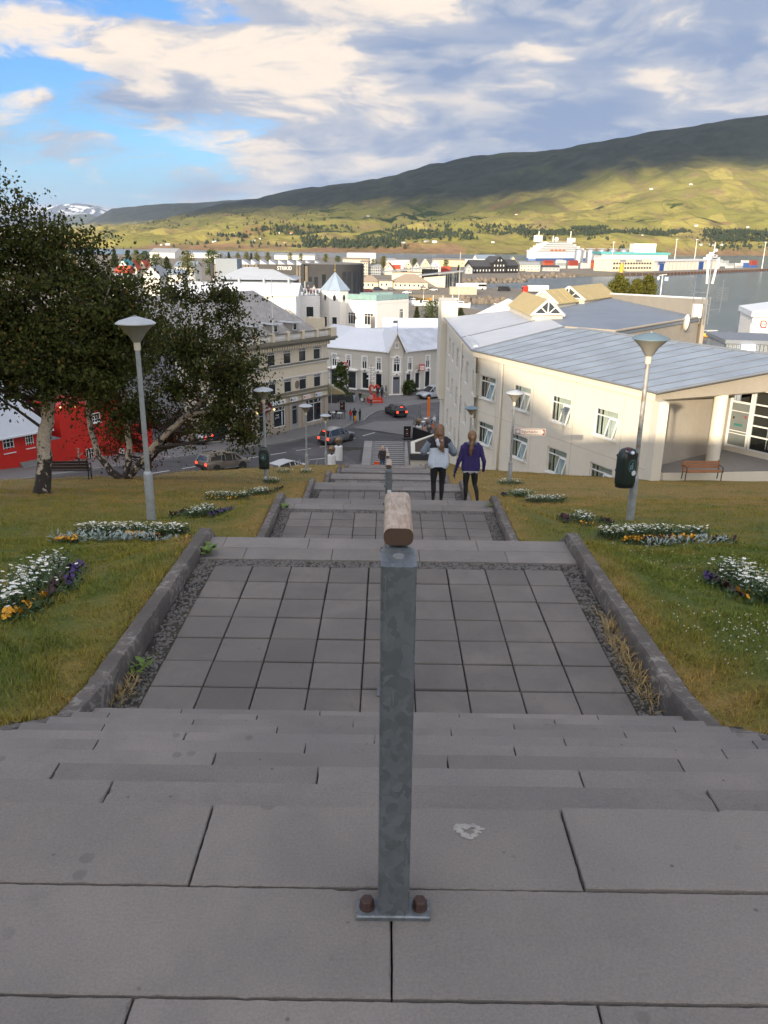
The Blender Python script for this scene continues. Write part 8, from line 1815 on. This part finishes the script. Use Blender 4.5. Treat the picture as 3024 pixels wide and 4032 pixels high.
a_board(-6.06,109.8,ZST+.13,'black sandwich board on the square near the cafe tables',R(-6)); a_board(2.45,94.3,ZST+.02,'sandwich board with bottle picture beside the black terrace wall',R(8),1.15)
def globe_pillar(x,y,h,label,z):
    t = thing('globe_pillar',label,'pillar lamp',(x,y,z),0,'white pillars with globe lamps'); MB().slab(-.62,.62,-.62,.62,0,.55,.03).build('plinth',M_white,t); MB().lathe([(.42,.5),(.42,h),(.36,h+.03),(.0,h+.03)],24).build('column',M_white,t,smooth='auto')
    MB().lathe([(.14,0),(.10,.12),(.12,.28)],12,TR(0,0,h)).build('lamp_neck',M_black,t); MB().ico((0,0,h+.62),.40,sub=2).build('globe',mat('amber_globe',(.14,.085,.04),.12,var=.2,scale=3,spec=.8),t,smooth=True)
globe_pillar(-5.6,81.0,3.5,'front white round pillar with amber globe beside the stairs',ZST-2.1); globe_pillar(-5.05,83.6,3.6,'rear white pillar with amber globe, slightly taller',ZST-1.9)
globe_pillar(3.9,96.9,.75,'short pillar with amber globe at the terrace corner',ZST+.3)
def terrace():
    t = thing('terrace_wall','black slanting wall and glass screen round the hotel terrace','wall'); zt = ZST+.9; X1 = 5.38
    a,b,c = at(1624,1732,z=ZST),at(1712,1760,z=ZST),at(1660,1655,z=ZST+.9); b.x = X1
    MB().prism([(a.x+.1,a.y+.15),(b.x,b.y+.15),(X1,103),(c.x+.1,103)],ZST,zt).build('deck',M_walk,t)
    MB().add([(a.x,a.y,ZST),(b.x,b.y,ZST),(b.x,b.y,zt+.6),(a.x,a.y,zt+.65),(a.x+.05,a.y+.12,ZST),(b.x,b.y+.12,ZST),(b.x,b.y+.12,zt+.6),(a.x+.05,a.y+.12,zt+.65)],[(0,1,2,3),(7,6,5,4),(3,2,6,7),(0,3,7,4)]).build('front_panel',M_black,t)
    MB().quad((c.x,103,ZST),(a.x,a.y,ZST),(a.x,a.y,zt+.3),(c.x,103,zt+.3)).build('side_panel',M_black,t)
    for k in range(5):
        f = lambda q: (a.x+(c.x-a.x)*q/4,a.y+(103-a.y)*q/4); x,y = f(k); MB().tube([(x,y,zt),(x,y,zt+1.5)],.03,5).build('screen_post',M_steel,t)
        if k < 4: x2,y2 = f(k+1); MB().quad((x,y,zt+.35),(x2,y2,zt+.35),(x2,y2,zt+1.4),(x,y,zt+1.4)).build('glass_screen',M_glass,t)
    setp(MB().slab(5.0,5.35,99.4,99.75,zt,zt+3.2,.05).build('banner',mat('banner_orange',(.65,.16,.02),.6)),'folded orange banner at the hotel corner','banner')
    pl = thing('raised_planter','cream raised planter with grey band at the foot of the stairs','planter'); zp = -19.2
    n,f = at(1618,1783,z=zp),at(1617,1739,z=zp); r_ = at(1700,1707,z=zp); out = [(n.x,n.y),(5.45,n.y),(5.45,r_.y),(f.x,f.y)]; inn = [(n.x+.45,n.y+.4),(5.4,n.y+.4),(5.4,r_.y-.5),(f.x+.45,f.y-.25)]
    MB().prism(out,ZST-2,zp-.75).build('body',M_creamtrim,pl); MB().prism([(n.x-.1,n.y-.12),(5.45,n.y-.12),(5.45,r_.y),(f.x-.1,f.y)],zp-.75,zp-.1).build('band',mat('band_grey',(.055,.06,.065),.6,var=.1),pl)
    rim = MB()
    for q in ((out[0],out[1],inn[1],inn[0]),(out[3],out[0],inn[0],inn[3]),(out[2],out[3],inn[3],inn[2])): rim.prism(list(q),zp-.1,zp)
    rim.build('rim',M_creamtrim,pl); MB().prism(inn,zp-.4,zp-.08).build('soil',mat('planter_soil',(.06,.045,.035),.95,var=.3,scale=3,bump=.03),pl)
terrace()
def tables():
    for i,(x,y,z,lb) in enumerate([(-7.1,105.3,ZST+.13,'small round cafe table at the corner of the beige block'),(-6.2,105.0,ZST+.13,'second round cafe table at the corner of the beige block'),(4.3,96.8,ZST+.9,'terrace table with glasses nearest the black wall'),(4.9,98.6,ZST+.9,'terrace table further back by the hotel wall')]):
        t = thing('cafe_table',lb,'table',(x,y,z),0,'cafe tables'); MB().lathe([(.36,.72),(.36,.75)],18).build('top',M_white,t); MB().lathe([(.03,0),(.03,.72)],8).build('stem',M_black,t); MB().lathe([(.22,0),(.22,.03)],14).build('foot',M_black,t)
    for i,(x,y,rz,lb) in enumerate([(-7.6,105.7,40,'black cafe chair nearest the beige wall'),(-6.7,105.7,-30,'black cafe chair between the two round tables'),(-5.7,105.2,-80,'black cafe chair right of the two tables'),(-7.3,104.6,170,'brown cafe chair in front of the tables')]):
        t = thing('cafe_chair',lb,'chair',(x,y,ZST+.13),R(rz),'cafe chairs'); MB().slab(-.21,.21,-.21,.21,.43,.46,.01).build('seat',M_black,t); MB().slab(-.21,.21,.19,.22,.5,.86,.01).build('backrest',M_black,t)
        for a in (-1,1):
            for b in (-1,1): MB().tube([(a*.19,b*.19,0),(a*.19,b*.19,.86 if b > 0 else .44)],.014,5).build('leg',M_black,t)
tables()
def street_bits():
    t = thing('corner_lamp','black lantern post with white bracket lamp at the block corner','street lamp',(-7.15,103.75,ZST)); MB().tube([(0,0,0),(0,0,8.4)],.055,8).build('pole',M_pole,t); MB().tube([(0,0,8.4),(.9,0,8.45)],.035,6).build('arm',M_pole,t); MB().lathe([(.2,-.4),(.28,-.2),(.1,0)],12,TR(.8,0,8.3)).build('lamp_head',M_white,t)
    t = thing('wall_lamp_post','curved grey lamp post at the right end of the pale house','street lamp',(8.3,127.0,ZST)); MB().tube([(0,0,0),(0,0,5.4),(.2,0,5.9),(.7,0,6.0),(1.0,0,5.7)],.06,8).build('pole',M_pole,t); MB().ico((1.05,0,5.5),.22,sub=1).build('lamp_head',M_white,t)
    t = thing('parasol','khaki awning on the corner of the beige block','awning',(-8.0,105.0,ZST)); M_aw = mat('awning_khaki',(.26,.22,.12),.8,var=.08); MB().add([(0,0,4.6),(2.6,.8,3.2),(2.0,3.6,3.2),(-.6,3.0,4.6)],[(0,1,2,3)]).build('cloth',M_aw,t); MB().add([(0,0,4.6),(2.6,.8,3.2),(0,0,3.2)],[(0,2,1)]).build('side_cloth',M_aw,t); MB().add([(2.6,.8,3.2),(2.0,3.6,3.2),(2.0,3.6,2.8),(2.6,.8,2.8)],[(0,1,2,3)]).build('valance',M_aw,t)
    t = thing('signpost','post with many small arrow boards beside the red heart','signpost',(-2.35,117.3,ZST+.13)); MB().tube([(0,0,0),(0,0,5.2)],.05,6).build('pole',M_black,t)
    for k in range(7): a = -.8+k*.35; MB().prism([(-.5,-.1),(.4,-.1),(.5,0),(.4,.1),(-.5,.1)],-.02,.02,TR(.12*(-1)**k,-.06,3.0+k*.32) @ RZ(R(-20+40*(k % 2))) @ RX(R(90))).build('arrow_board',M_white,t)
    # handrails and stair sides at the lower street steps
    for i,(x,y) in enumerate([(-9.2,70.5),(-7.7,72.0),(-6.4,73.5)]):
        p = at([1180,1218,1250][i],1835,z=-18.2); t = thing('stair_railing',['wooden stair railing nearest the half hidden white car','middle wooden stair railing above the street steps','wooden stair railing nearest the white pillars'][i],'railing',(p.x,p.y,-19.6),R(20),'railings of the street steps')
        MB().tube([(-.7,0,0),(0,0,2.0),(.9,0,.2)],.06,5).build('rail',M_pole,t); MB().tube([(0,0,-.4),(0,0,2.0)],.05,5).build('post',M_pole,t); MB().tube([(-.45,0,.6),(.55,0,.6)],.04,5).build('cross_rail',M_pole,t)
    p = at(1155,1852,z=-18.6); t = thing('metal_fence','dark metal railing in front of the white and red car','fence',(p.x,p.y,-19.8),R(30)); 
    for k in range(8): MB().tube([(-1.3+k*.37,0,0),(-1.3+k*.37,0,1.3)],.02,4).build('bar',M_trimg,t)
    MB().tube([(-1.4,0,1.3),(1.4,0,1.3)],.03,5).build('top_rail',M_trimg,t)
    # string lights and wires over the square
    for i,(a,b,lb) in enumerate([((-7.0,103.6,-12.2),(.5,122.3,-13.5),'string of small lamps from the beige block to the gable'),((-9,104,-11.2),(-6,127.5,-14.8),'thin overhead wire above the square')]):
        a,b = Vector(a),Vector(b); m_ = MB(); pts = [a.lerp(b,k/10)-Vector((0,0,1.2*math.sin(math.pi*k/10))) for k in range(11)]; m_.tube(pts,.012,3); o = m_.build('overhead_wire',M_trimg); setp(o,lb,'wire')
    t = thing('flag_mast','white mast with pale flags beyond the upper roof','flagpole',tuple(at(2598,1180,Y=180))); MB().tube([(0,0,-8),(0,0,5.2)],.1,6).build('pole',M_white,t); MB().tube([(-.8,0,5.0),(.9,0,5.2)],.06,5).build('yard',M_white,t); MB().box(.5,1.3,-.02,.02,3.9,4.7).build('flag',mat('flag_blue',(.35,.45,.6),.7),t); MB().ico((-.8,0,4.4),.35,.7,.7,1.3,1).build('lamp',M_white,t)
    t = thing('curved_lamp','curved street lamp beyond the flat roof near the basin','street lamp',tuple(at(1926,1236,Y=190))); MB().tube([(0,0,-9),(0,0,.4),(.3,0,1.6),(1.1,0,2.2)],.07,6).build('pole',M_pole,t); MB().ico((1.3,0,2.25),.25,1.4,.8,.5,1).build('lamp_head',M_white,t)
street_bits()
# ------------------------------------------------------------------ people
def skin_mesh(name,segs,mats,voxel):
    """limbs given as tagged tapered chains, fused into one continuous surface; faces take the colour of the nearest chain"""
    m_ = MB()
    for tag,pts in segs:
        for i in range(len(pts)-1):
            a,b = Vector(pts[i][:3]),Vector(pts[i+1][:3]); ra,rb = pts[i][3],pts[i+1][3]; sq = pts[i][4] if len(pts[i]) > 4 else 1.0
            for k in range(5):
                q = k/4; c = a.lerp(b,q); r_ = ra+(rb-ra)*q; m_.ico(c,r_,1,sq,1,1 if r_ > .03 else 0)
    me = m_.mesh(name,mats[0]); o = bpy.data.objects.new(name,me); COL.objects.link(o)
    md = o.modifiers.new('r','REMESH'); md.mode = 'VOXEL'; md.voxel_size = voxel; md.use_smooth_shade = True
    sm = o.modifiers.new('s','SMOOTH'); sm.iterations = 4; sm.factor = .5
    out = bpy.data.meshes.new_from_object(o.evaluated_get(bpy.context.evaluated_depsgraph_get())); bpy.data.objects.remove(o)
    out.name = name; out.materials.clear(); [out.materials.append(m) for m in mats]
    n = len(out.polygons); c = np.empty(n*3); out.polygons.foreach_get('center',c); c = c.reshape(-1,3); best = np.full(n,1e9); idx = np.zeros(n,np.int32)
    for tag,pts in segs:
        for i in range(len(pts)-1):
            a,b = np.array(pts[i][:3]),np.array(pts[i+1][:3]); d = b-a; t = np.clip(((c-a)@d)/max(d@d,1e-9),0,1); dist = np.linalg.norm(c-(a+t[:,None]*d),axis=1)-(pts[i][3]+(pts[i+1][3]-pts[i][3])*t); k = dist < best; best[k] = dist[k]; idx[k] = tag
    out.polygons.foreach_set('material_index',idx); out.polygons.foreach_set('use_smooth',np.ones(n,bool)); return out
M_skin = mat('skin',(.50,.29,.20),.55,var=.05)
def cloth(n,c): return mat('cloth_'+n,c,.9,var=.10,scale=9,bump=.006,bscale=22,space='obj')
def hand(tag,w,d,s=1.0,side=1):
    """palm with five bent fingers from wrist w along direction d"""
    w,d = Vector(w),Vector(d).normalized(); sx = d.cross(Vector((0,1,0))).normalized() if abs(d.y) < .9 else Vector((1,0,0)); sy = d.cross(sx).normalized(); out = [(tag,[(*w,.021*s,.7),(*(w+d*.075*s),.03*s,.6)])]
    for k in range(4):
        b = w+d*.08*s+sy*(k-1.5)*.019*s; l = (.062,.072,.068,.052)[k]*s; m = b+d*l*.55+sx*.008*s; e = b+d*l*.95+sx*.03*s; out.append((tag,[(*b,.0095*s),(*m,.009*s),(*e,.0075*s)]))
    b = w+d*.025*s-sy*.03*s; out.append((tag,[(*b,.011*s),(*(b+d*.035*s-sy*.018*s+sx*.01),.010*s),(*(b+d*.065*s-sy*.02*s+sx*.02),.008*s)])); return out
def girl(name,label,loc,h,mats,pose,hair,voxel=.0085):
    k = h/1.62; S = lambda segs: [(t,[(p[0]*k,p[1]*k,p[2]*k,p[3]*k,*p[4:]) for p in pts]) for t,pts in segs]
    t = thing(name,label,'person',loc,0); link('body',skin_mesh('body',S(pose),mats,voxel),t); hs = S(hair[0]); link('hair',skin_mesh('hair',hs,[hair[1]],voxel),t); return t
def torso(rows):
    """rows (z, half width, depth radius, tag) from top to bottom, filled in closely"""
    out = []
    for (z0,w0,r0,t0),(z1,w1,r1,t1) in zip(rows[:-1],rows[1:]):
        n = max(1,int((z0-z1)/.022))
        for k in range(n): q = k/n; r_ = r0+(r1-r0)*q; w = w0+(w1-w0)*q; out.append((t0 if q < .5 else t1,[(-w,0,z0+(z1-z0)*q,r_,.9),(w,0,z0+(z1-z0)*q,r_,.9)]))
    return out
# tags: 0 skin 1 top 2 yoke 3 sleeve 4 leggings 5 shoes 6 hem
def base_head(): return [(0,[(0,.0,1.39,.048),(0,.01,1.47,.055)]),(0,[(0,.015,1.50,.082),(0,.02,1.545,.088)]),(0,[(0,.105,1.515,.012),(0,.11,1.50,.012)]),(0,[(-.085,.0,1.52,.016),(-.088,.0,1.505,.014)]),(0,[(.085,.0,1.52,.016),(.088,.0,1.505,.014)])]
g1 = base_head() + [(2,[(-.17,0,1.30,.07),(.17,0,1.30,.07)]),*torso([(1.335,.12,.072,2),(1.27,.10,.09,2),(1.215,.10,.095,2),(1.19,.092,.092,1),(1.02,.100,.094,1),(.90,.112,.098,1),(.85,.112,.096,6),(.80,.098,.086,6)]),(1,[(-.03,-.085,1.34,.062,.8),(.03,-.085,1.34,.062,.8)]),(1,[(0,-.105,1.28,.07,.6),(0,-.10,1.22,.045,.5)]),
      (3,[(-.19,0,1.27,.068),(-.285,.02,1.10,.074),(-.29,.07,1.06,.068)]),(3,[(-.29,.07,1.06,.066),(-.20,.22,1.14,.055)]),(3,[(.19,0,1.27,.068),(.29,.02,1.10,.076),(.295,.07,1.05,.07)]),(3,[(.295,.07,1.05,.068),(.19,.22,1.12,.055)]),
      (4,[(-.075,0,.80,.088),(-.085,.01,.62,.074),(-.085,.015,.46,.054),(-.08,-.01,.32,.052),(-.085,-.005,.09,.035)]),(4,[(.075,0,.80,.088),(.085,.01,.62,.074),(.08,.02,.46,.054),(.08,-.005,.32,.052),(.075,.0,.10,.035)]),(4,[(-.06,0,.82,.09),(.06,0,.82,.09)]),(5,[(-.085,-.02,.045,.042),(-.09,.10,.035,.038),(-.095,.16,.03,.03)]),(5,[(.075,-.025,.05,.045),(.085,.10,.035,.038),(.09,.16,.03,.03)])] + hand(0,(-.19,.23,1.15),(.4,.6,.3)) + hand(0,(.18,.23,1.13),(-.4,.6,.3))
M_hair1 = mat('hair_brown',(.145,.075,.040),.5,var=.35,scale=14,space='obj'); M_hair2 = mat('hair_blond',(.17,.090,.042),.5,var=.35,scale=14,space='obj')
h1 = [(0,[(0,-.005,1.555,.098),(0,-.02,1.52,.098),(0,-.045,1.46,.088)]),(0,[(-.045,-.05,1.46,.055),(-.06,-.075,1.36,.042),(-.03,-.10,1.26,.036),(.02,-.12,1.17,.022)]),(0,[(.045,-.05,1.46,.055),(.05,-.08,1.36,.046),(.06,-.115,1.25,.036),(.085,-.125,1.14,.020),(.10,-.125,1.09,.008)]),(0,[(0,-.06,1.46,.06),(0.01,-.10,1.33,.046),(.04,-.125,1.22,.03),(.06,-.13,1.13,.015)]),(0,[(-.07,-.02,1.50,.04),(-.085,-.03,1.38,.03),(-.08,-.05,1.28,.018)])]
girl('person','girl in pale blue hoodie with dark shoulders walking down the stairs',(at(1722,1950,Y=15.8).x,15.80,-3.62),1.66,[M_skin,cloth('paleblue',(.50,.57,.68)),cloth('navy',(.018,.020,.032)),cloth('greyblue',(.17,.21,.26)),cloth('leggings',(.008,.008,.009)),mat('shoe_white',(.6,.6,.6),.6),cloth('paleblue2',(.46,.53,.64))],g1,(h1,M_hair1))
g2 = base_head() + [*torso([(1.33,.12,.066,1),(1.24,.105,.088,1),(1.10,.09,.092,1),(.96,.10,.096,1),(.86,.112,.098,1),(.80,.108,.092,1),(.785,.105,.090,6),(.765,.10,.085,6)]),(2,[(-.05,-.05,1.37,.05,.9),(.05,-.05,1.37,.05,.9)]),(1,[(0,-.10,1.28,.06,.6),(0,-.10,1.22,.04,.5)]),
      (3,[(-.18,0,1.28,.062),(-.235,-.01,1.04,.054),(-.26,-.01,.98,.052)]),(3,[(-.26,-.01,.98,.050),(-.325,.06,.72,.036)]),(3,[(.18,0,1.28,.062),(.255,-.04,1.04,.052),(.275,-.05,.98,.050)]),(3,[(.275,-.05,.98,.048),(.285,.06,.76,.036)]),
      (4,[(-.075,0,.78,.088),(-.09,.0,.60,.072),(-.09,.0,.45,.053),(-.085,-.02,.31,.052),(-.085,-.02,.08,.034)]),(4,[(.075,0,.78,.088),(.10,.03,.60,.072),(.105,.03,.46,.053),(.14,-.10,.34,.05),(.155,-.20,.16,.034)]),(4,[(-.06,0,.80,.09),(.06,0,.80,.09)]),(5,[(-.085,-.03,.04,.042),(-.095,.10,.035,.036),(-.10,.15,.03,.03)]),(5,[(.155,-.22,.11,.042),(.16,-.14,.045,.040),(.165,-.06,.03,.032)])] + hand(3,(-.33,.07,.70),(-.1,.15,-1)) + hand(0,(.285,.08,.73),(-.25,.4,-.7))
h2 = [(0,[(0,-.005,1.555,.097),(0,-.02,1.51,.096),(0,-.03,1.475,.078)]),(0,[(0,-.105,1.50,.04),(0,-.125,1.45,.028),(-.01,-.13,1.38,.042),(-.02,-.13,1.28,.046),(-.03,-.12,1.18,.034),(-.03,-.115,1.10,.012)])]
girl('person','girl with ponytail in indigo hoodie stepping down beside the kerb',(at(1848,1950,Y=15.85).x,15.85,-3.62),1.53,[M_skin,cloth('indigo',(.028,.020,.105)),cloth('indigo_grey',(.10,.10,.14)),cloth('indigo',(.028,.020,.105)),cloth('leggings',(.008,.008,.009)),mat('shoe_dark',(.03,.03,.03),.6),cloth('shirt_pale',(.42,.42,.46))],g2,(h2,M_hair2))
# smaller people further off: one body mesh per pose, coloured per person
def body(pose,col):
    arms = {'stand': [((-.19,0,1.40),(-.25,0,1.12),(-.22,.10,.90)),((.19,0,1.40),(.25,0,1.12),(.22,.10,.90))],'cross': [((-.19,0,1.40),(-.26,.02,1.16),(.02,.20,1.18)),((.19,0,1.40),(.26,.02,1.16),(-.02,.20,1.14))],'walk': [((-.19,0,1.40),(-.25,.10,1.12),(-.23,.30,.98)),((.19,0,1.40),(.25,-.10,1.12),(.24,-.12,.88))],'phone': [((-.19,0,1.40),(-.24,.05,1.14),(-.12,.34,1.26)),((.19,0,1.40),(.24,.05,1.14),(.12,.34,1.26))],'sit': [((-.19,0,.92),(-.26,.12,.68),(-.14,.36,.70)),((.19,0,.92),(.26,.12,.68),(.14,.36,.72))]}[pose]
    sit = pose == 'sit'; dz = -.48 if sit else 0; w = .16 if pose == 'walk' else 0
    s = [(0,[(0,.0,1.48+dz,.055),(0,.01,1.56+dz,.055)]),(0,[(0,.02,1.61+dz,.085),(0,.02,1.66+dz,.09)]),(0,[(0,.115,1.63+dz,.014),(0,.115,1.62+dz,.014)]),(3,[(0,-.01,1.68+dz,.098),(0,-.03,1.62+dz,.092),(0,-.04,1.56+dz,.06)]),(1,[(-.13,0,1.40+dz,.085,.8),(.13,0,1.40+dz,.085,.8)]),(1,[(-.09,0,1.25+dz,.125,.8),(.09,0,1.25+dz,.125,.8)]),(1,[(-.08,0,1.08+dz,.120,.8),(.08,0,1.08+dz,.120,.8)]),(1,[(-.08,0,.95+dz,.125,.85),(.08,0,.95+dz,.125,.85)])]
    for a,b,c in arms:
        s += [(1,[(*a,.06),(*b,.05)]),(1,[(*b,.048),(*Vector(b).lerp(Vector(c),.8),.038)]),(0,[(*Vector(b).lerp(Vector(c),.85),.032),(*c,.036)])]
    for sg in (-1,1):
        if sit: s += [(2,[(sg*.09,0,.46,.10),(sg*.12,.42,.47,.068)]),(2,[(sg*.12,.42,.47,.062),(sg*.12,.40,.08,.045)]),(4,[(sg*.12,.38,.04,.045),(sg*.12,.50,.035,.04)])]
        else: s += [(2,[(sg*.085,0,.88,.10),(sg*.09,sg*w*.5,.48,.068),(sg*.09,sg*w-(.1*w if sg < 0 else 0),.10,.042)]),(4,[(sg*.09,sg*w-.02,.045,.045),(sg*.095,sg*w+.12,.035,.04)])]
    return s
_pm = {}
def person(label,x,y,z,face,pose,top,legs,hair,shoes=(.03,.03,.03),h=1.72,group=None,bag=None):
    """face: heading in degrees (0 = looking away from the viewer)"""
    if pose not in _pm: _pm[pose] = skin_mesh('body',body(pose,None),[M_skin]*5,.02)
    me = _pm[pose].copy(); key = lambda c: '%.2f_%.2f_%.2f' % c
    for i,m in enumerate((M_skin,cloth(key(top),top),cloth(key(legs),legs),mat('hair'+key(hair),hair,.6,var=.2,scale=10),cloth(key(shoes),shoes))): me.materials[i] = m
    t = thing('person',label,'person',(x,y,z),R(face),group,h/1.75); link('body',me,t)
    if bag: b = setp(MB().add([(-.16,-.06,0),(.16,-.06,0),(.16,.06,0),(-.16,.06,0),(-.19,-.07,.36),(.19,-.07,.36),(.19,.07,.36),(-.19,.07,.36)],[(0,3,2,1),(0,1,5,4),(1,2,6,5),(2,3,7,6),(3,0,4,7)]).build('hand_bag',mat('bag_'+key(bag[0]),bag[0],.5),None,TR(x+bag[2][0],y+bag[2][1],z+bag[2][2])),bag[1],'bag')
    return t
zq = ZST+.13; BK,BR,BL,GY = (.012,.012,.013),(.06,.03,.015),(.30,.19,.08),(.35,.34,.33)
wy = 51.0; wz = -12.85; wx = at(1506,1800,Y=wy).x
person('blond woman in dark jacket and jeans climbing the stairs',wx,wy,wz,180,'walk',(.035,.028,.030),(.045,.085,.15),(.50,.34,.15),h=1.74,bag=((.62,.10,.02),'orange shopping bag carried by the blond woman on the stairs',(-.36,-.12,.38)))
person('woman in red top standing in the group of three',-4.65,103.1,zq,-40,'stand',(.50,.035,.025),(.10,.16,.28),BR,(.5,.5,.5),1.62)
person('man in black seen from behind in the group of three',-4.15,102.9,zq,5,'cross',BK,(.02,.025,.04),BK,h=1.84)
person('woman in black with folded arms, right of the group of three',-3.45,103.1,zq,60,'cross',BK,BK,BR,(.5,.5,.5),1.70)
person('small child in yellow held before the man in black',-4.05,102.55,zq,10,'stand',(.60,.26,.01),(.55,.22,.01),BR,h=1.05)
person('man in pink shirt watching the red heart',-2.25,113.9,zq,0,'stand',(.50,.27,.25),(.05,.06,.10),BR,h=1.80)
person('woman in green jacket with white bag near the heart',-3.3,115.4,zq,200,'stand',(.16,.22,.15),BK,BR,(.5,.5,.5),1.66,bag=((.6,.6,.58),'white bag held by the woman in green',(-.25,-.15,.45)))
person('man in grey blue standing right of the heart',-.75,120.6,zq,20,'stand',(.12,.15,.19),(.06,.09,.15),BR,h=1.82)
person('person in pale trousers walking off right of the heart',-.15,120.9,zq,-60,'walk',(.14,.15,.17),(.42,.40,.36),BR,(.5,.5,.5),1.72)
person('child in pale blue dress near the planters',-4.8,116.9,zq,10,'stand',(.45,.52,.65),(.45,.52,.65),BL,h=1.08)
person('dark dressed woman sitting by the planter',-3.95,118.3,zq,190,'sit',BK,BK,BR,h=1.66); person('person in black seated next to the dark dressed woman',-4.9,118.6,zq,150,'sit',(.03,.03,.035),BK,BR,h=1.72)
person('dark figure leaning inside the red heart',-1.35,116.4,zq+.68,170,'phone',(.02,.022,.03),(.02,.02,.03),BK,h=1.7); person('second dark figure on the base of the heart',-.75,116.1,zq+.68,30,'walk',(.02,.02,.022),BK,BK,h=1.5)
p = at(315,1845,z=-18.55); person('man in brown shirt standing on the pavement by the red wall',p.x,p.y,street_z(p.x,p.y)+.13,-70,'phone',(.33,.20,.15),(.02,.024,.045),(.16,.10,.06),h=1.82)
p = at(655,1798,z=-19.2); person('walker in speckled jacket half hidden under the birch branches',p.x,p.y,street_z(p.x,p.y)+.13,-60,'walk',(.35,.35,.36),BK,BR,(.6,.6,.6),1.7)
TD = [(1688,1655,'man in grey T-shirt and sunglasses sitting on the terrace',(.22,.22,.23),170),(1711,1648,'person in white shirt leaning over the terrace table',(.62,.64,.66),120),(1730,1640,'older man in blue check shirt at the back of the terrace',(.10,.15,.26),200),(1672,1688,'bare armed woman with fair hair nearest the black terrace wall',(.50,.30,.22),10),(1705,1675,'woman in orange top on the terrace',(.55,.18,.06),60),(1690,1690,'guest in dark clothes with back to the stairs',(.05,.05,.06),0)]
for px,py,lb,c,f in TD: p = at(px,py,z=ZST+.9+.75); person(lb,p.x,p.y,ZST+.9,f,'sit',c,(.06,.07,.10),random.choice([BR,BL,GY]),h=1.72,group='guests on the hotel terrace')
person('figure in black crouching behind the street step railings',at(1228,1830,z=-18.6).x,at(1228,1830,z=-18.6).y,-19.9,0,'sit',BK,BK,BK,h=1.75)
for i,(px,Y) in enumerate([(1195,139.5),(1208,139.6),(1219,139.8),(1231,139.5),(1244,139.7)]): q = at(px,1140,Y=Y); person(['guest at the left end of the white roof terrace','second guest from the left on the white roof terrace','middle guest on the white roof terrace','fourth guest on the white roof terrace','guest at the right end of the white roof terrace'][i],q.x,142.2,-7.6,160+i*20,'stand' if i % 2 else 'sit',[(.3,.3,.32),(.1,.1,.14),(.45,.2,.15),(.5,.5,.5),(.08,.1,.2)][i],BK,BR,group='guests on the white roof terrace')
# ------------------------------------------------------------------ evening air
def haze():
    m = bpy.data.materials.new('haze_air'); m.use_nodes = True; T = NT(m.node_tree)
    v = T.n('ShaderNodeVolumePrincipled'); v.inputs['Color'].default_value = (.62,.74,.95,1); v.inputs['Density'].default_value = 2.0e-5; v.inputs['Anisotropy'].default_value = .0
    o = T.n('ShaderNodeOutputMaterial'); T.t.links.new(v.outputs[0],o.inputs['Volume'])
    h = MB().box(-17000,17000,-700,34000,-40,1500).build('haze',m); h['kind'] = 'stuff'
    h['label'] = 'thin bluish evening air over the fjord'; h['category'] = 'haze'
haze()
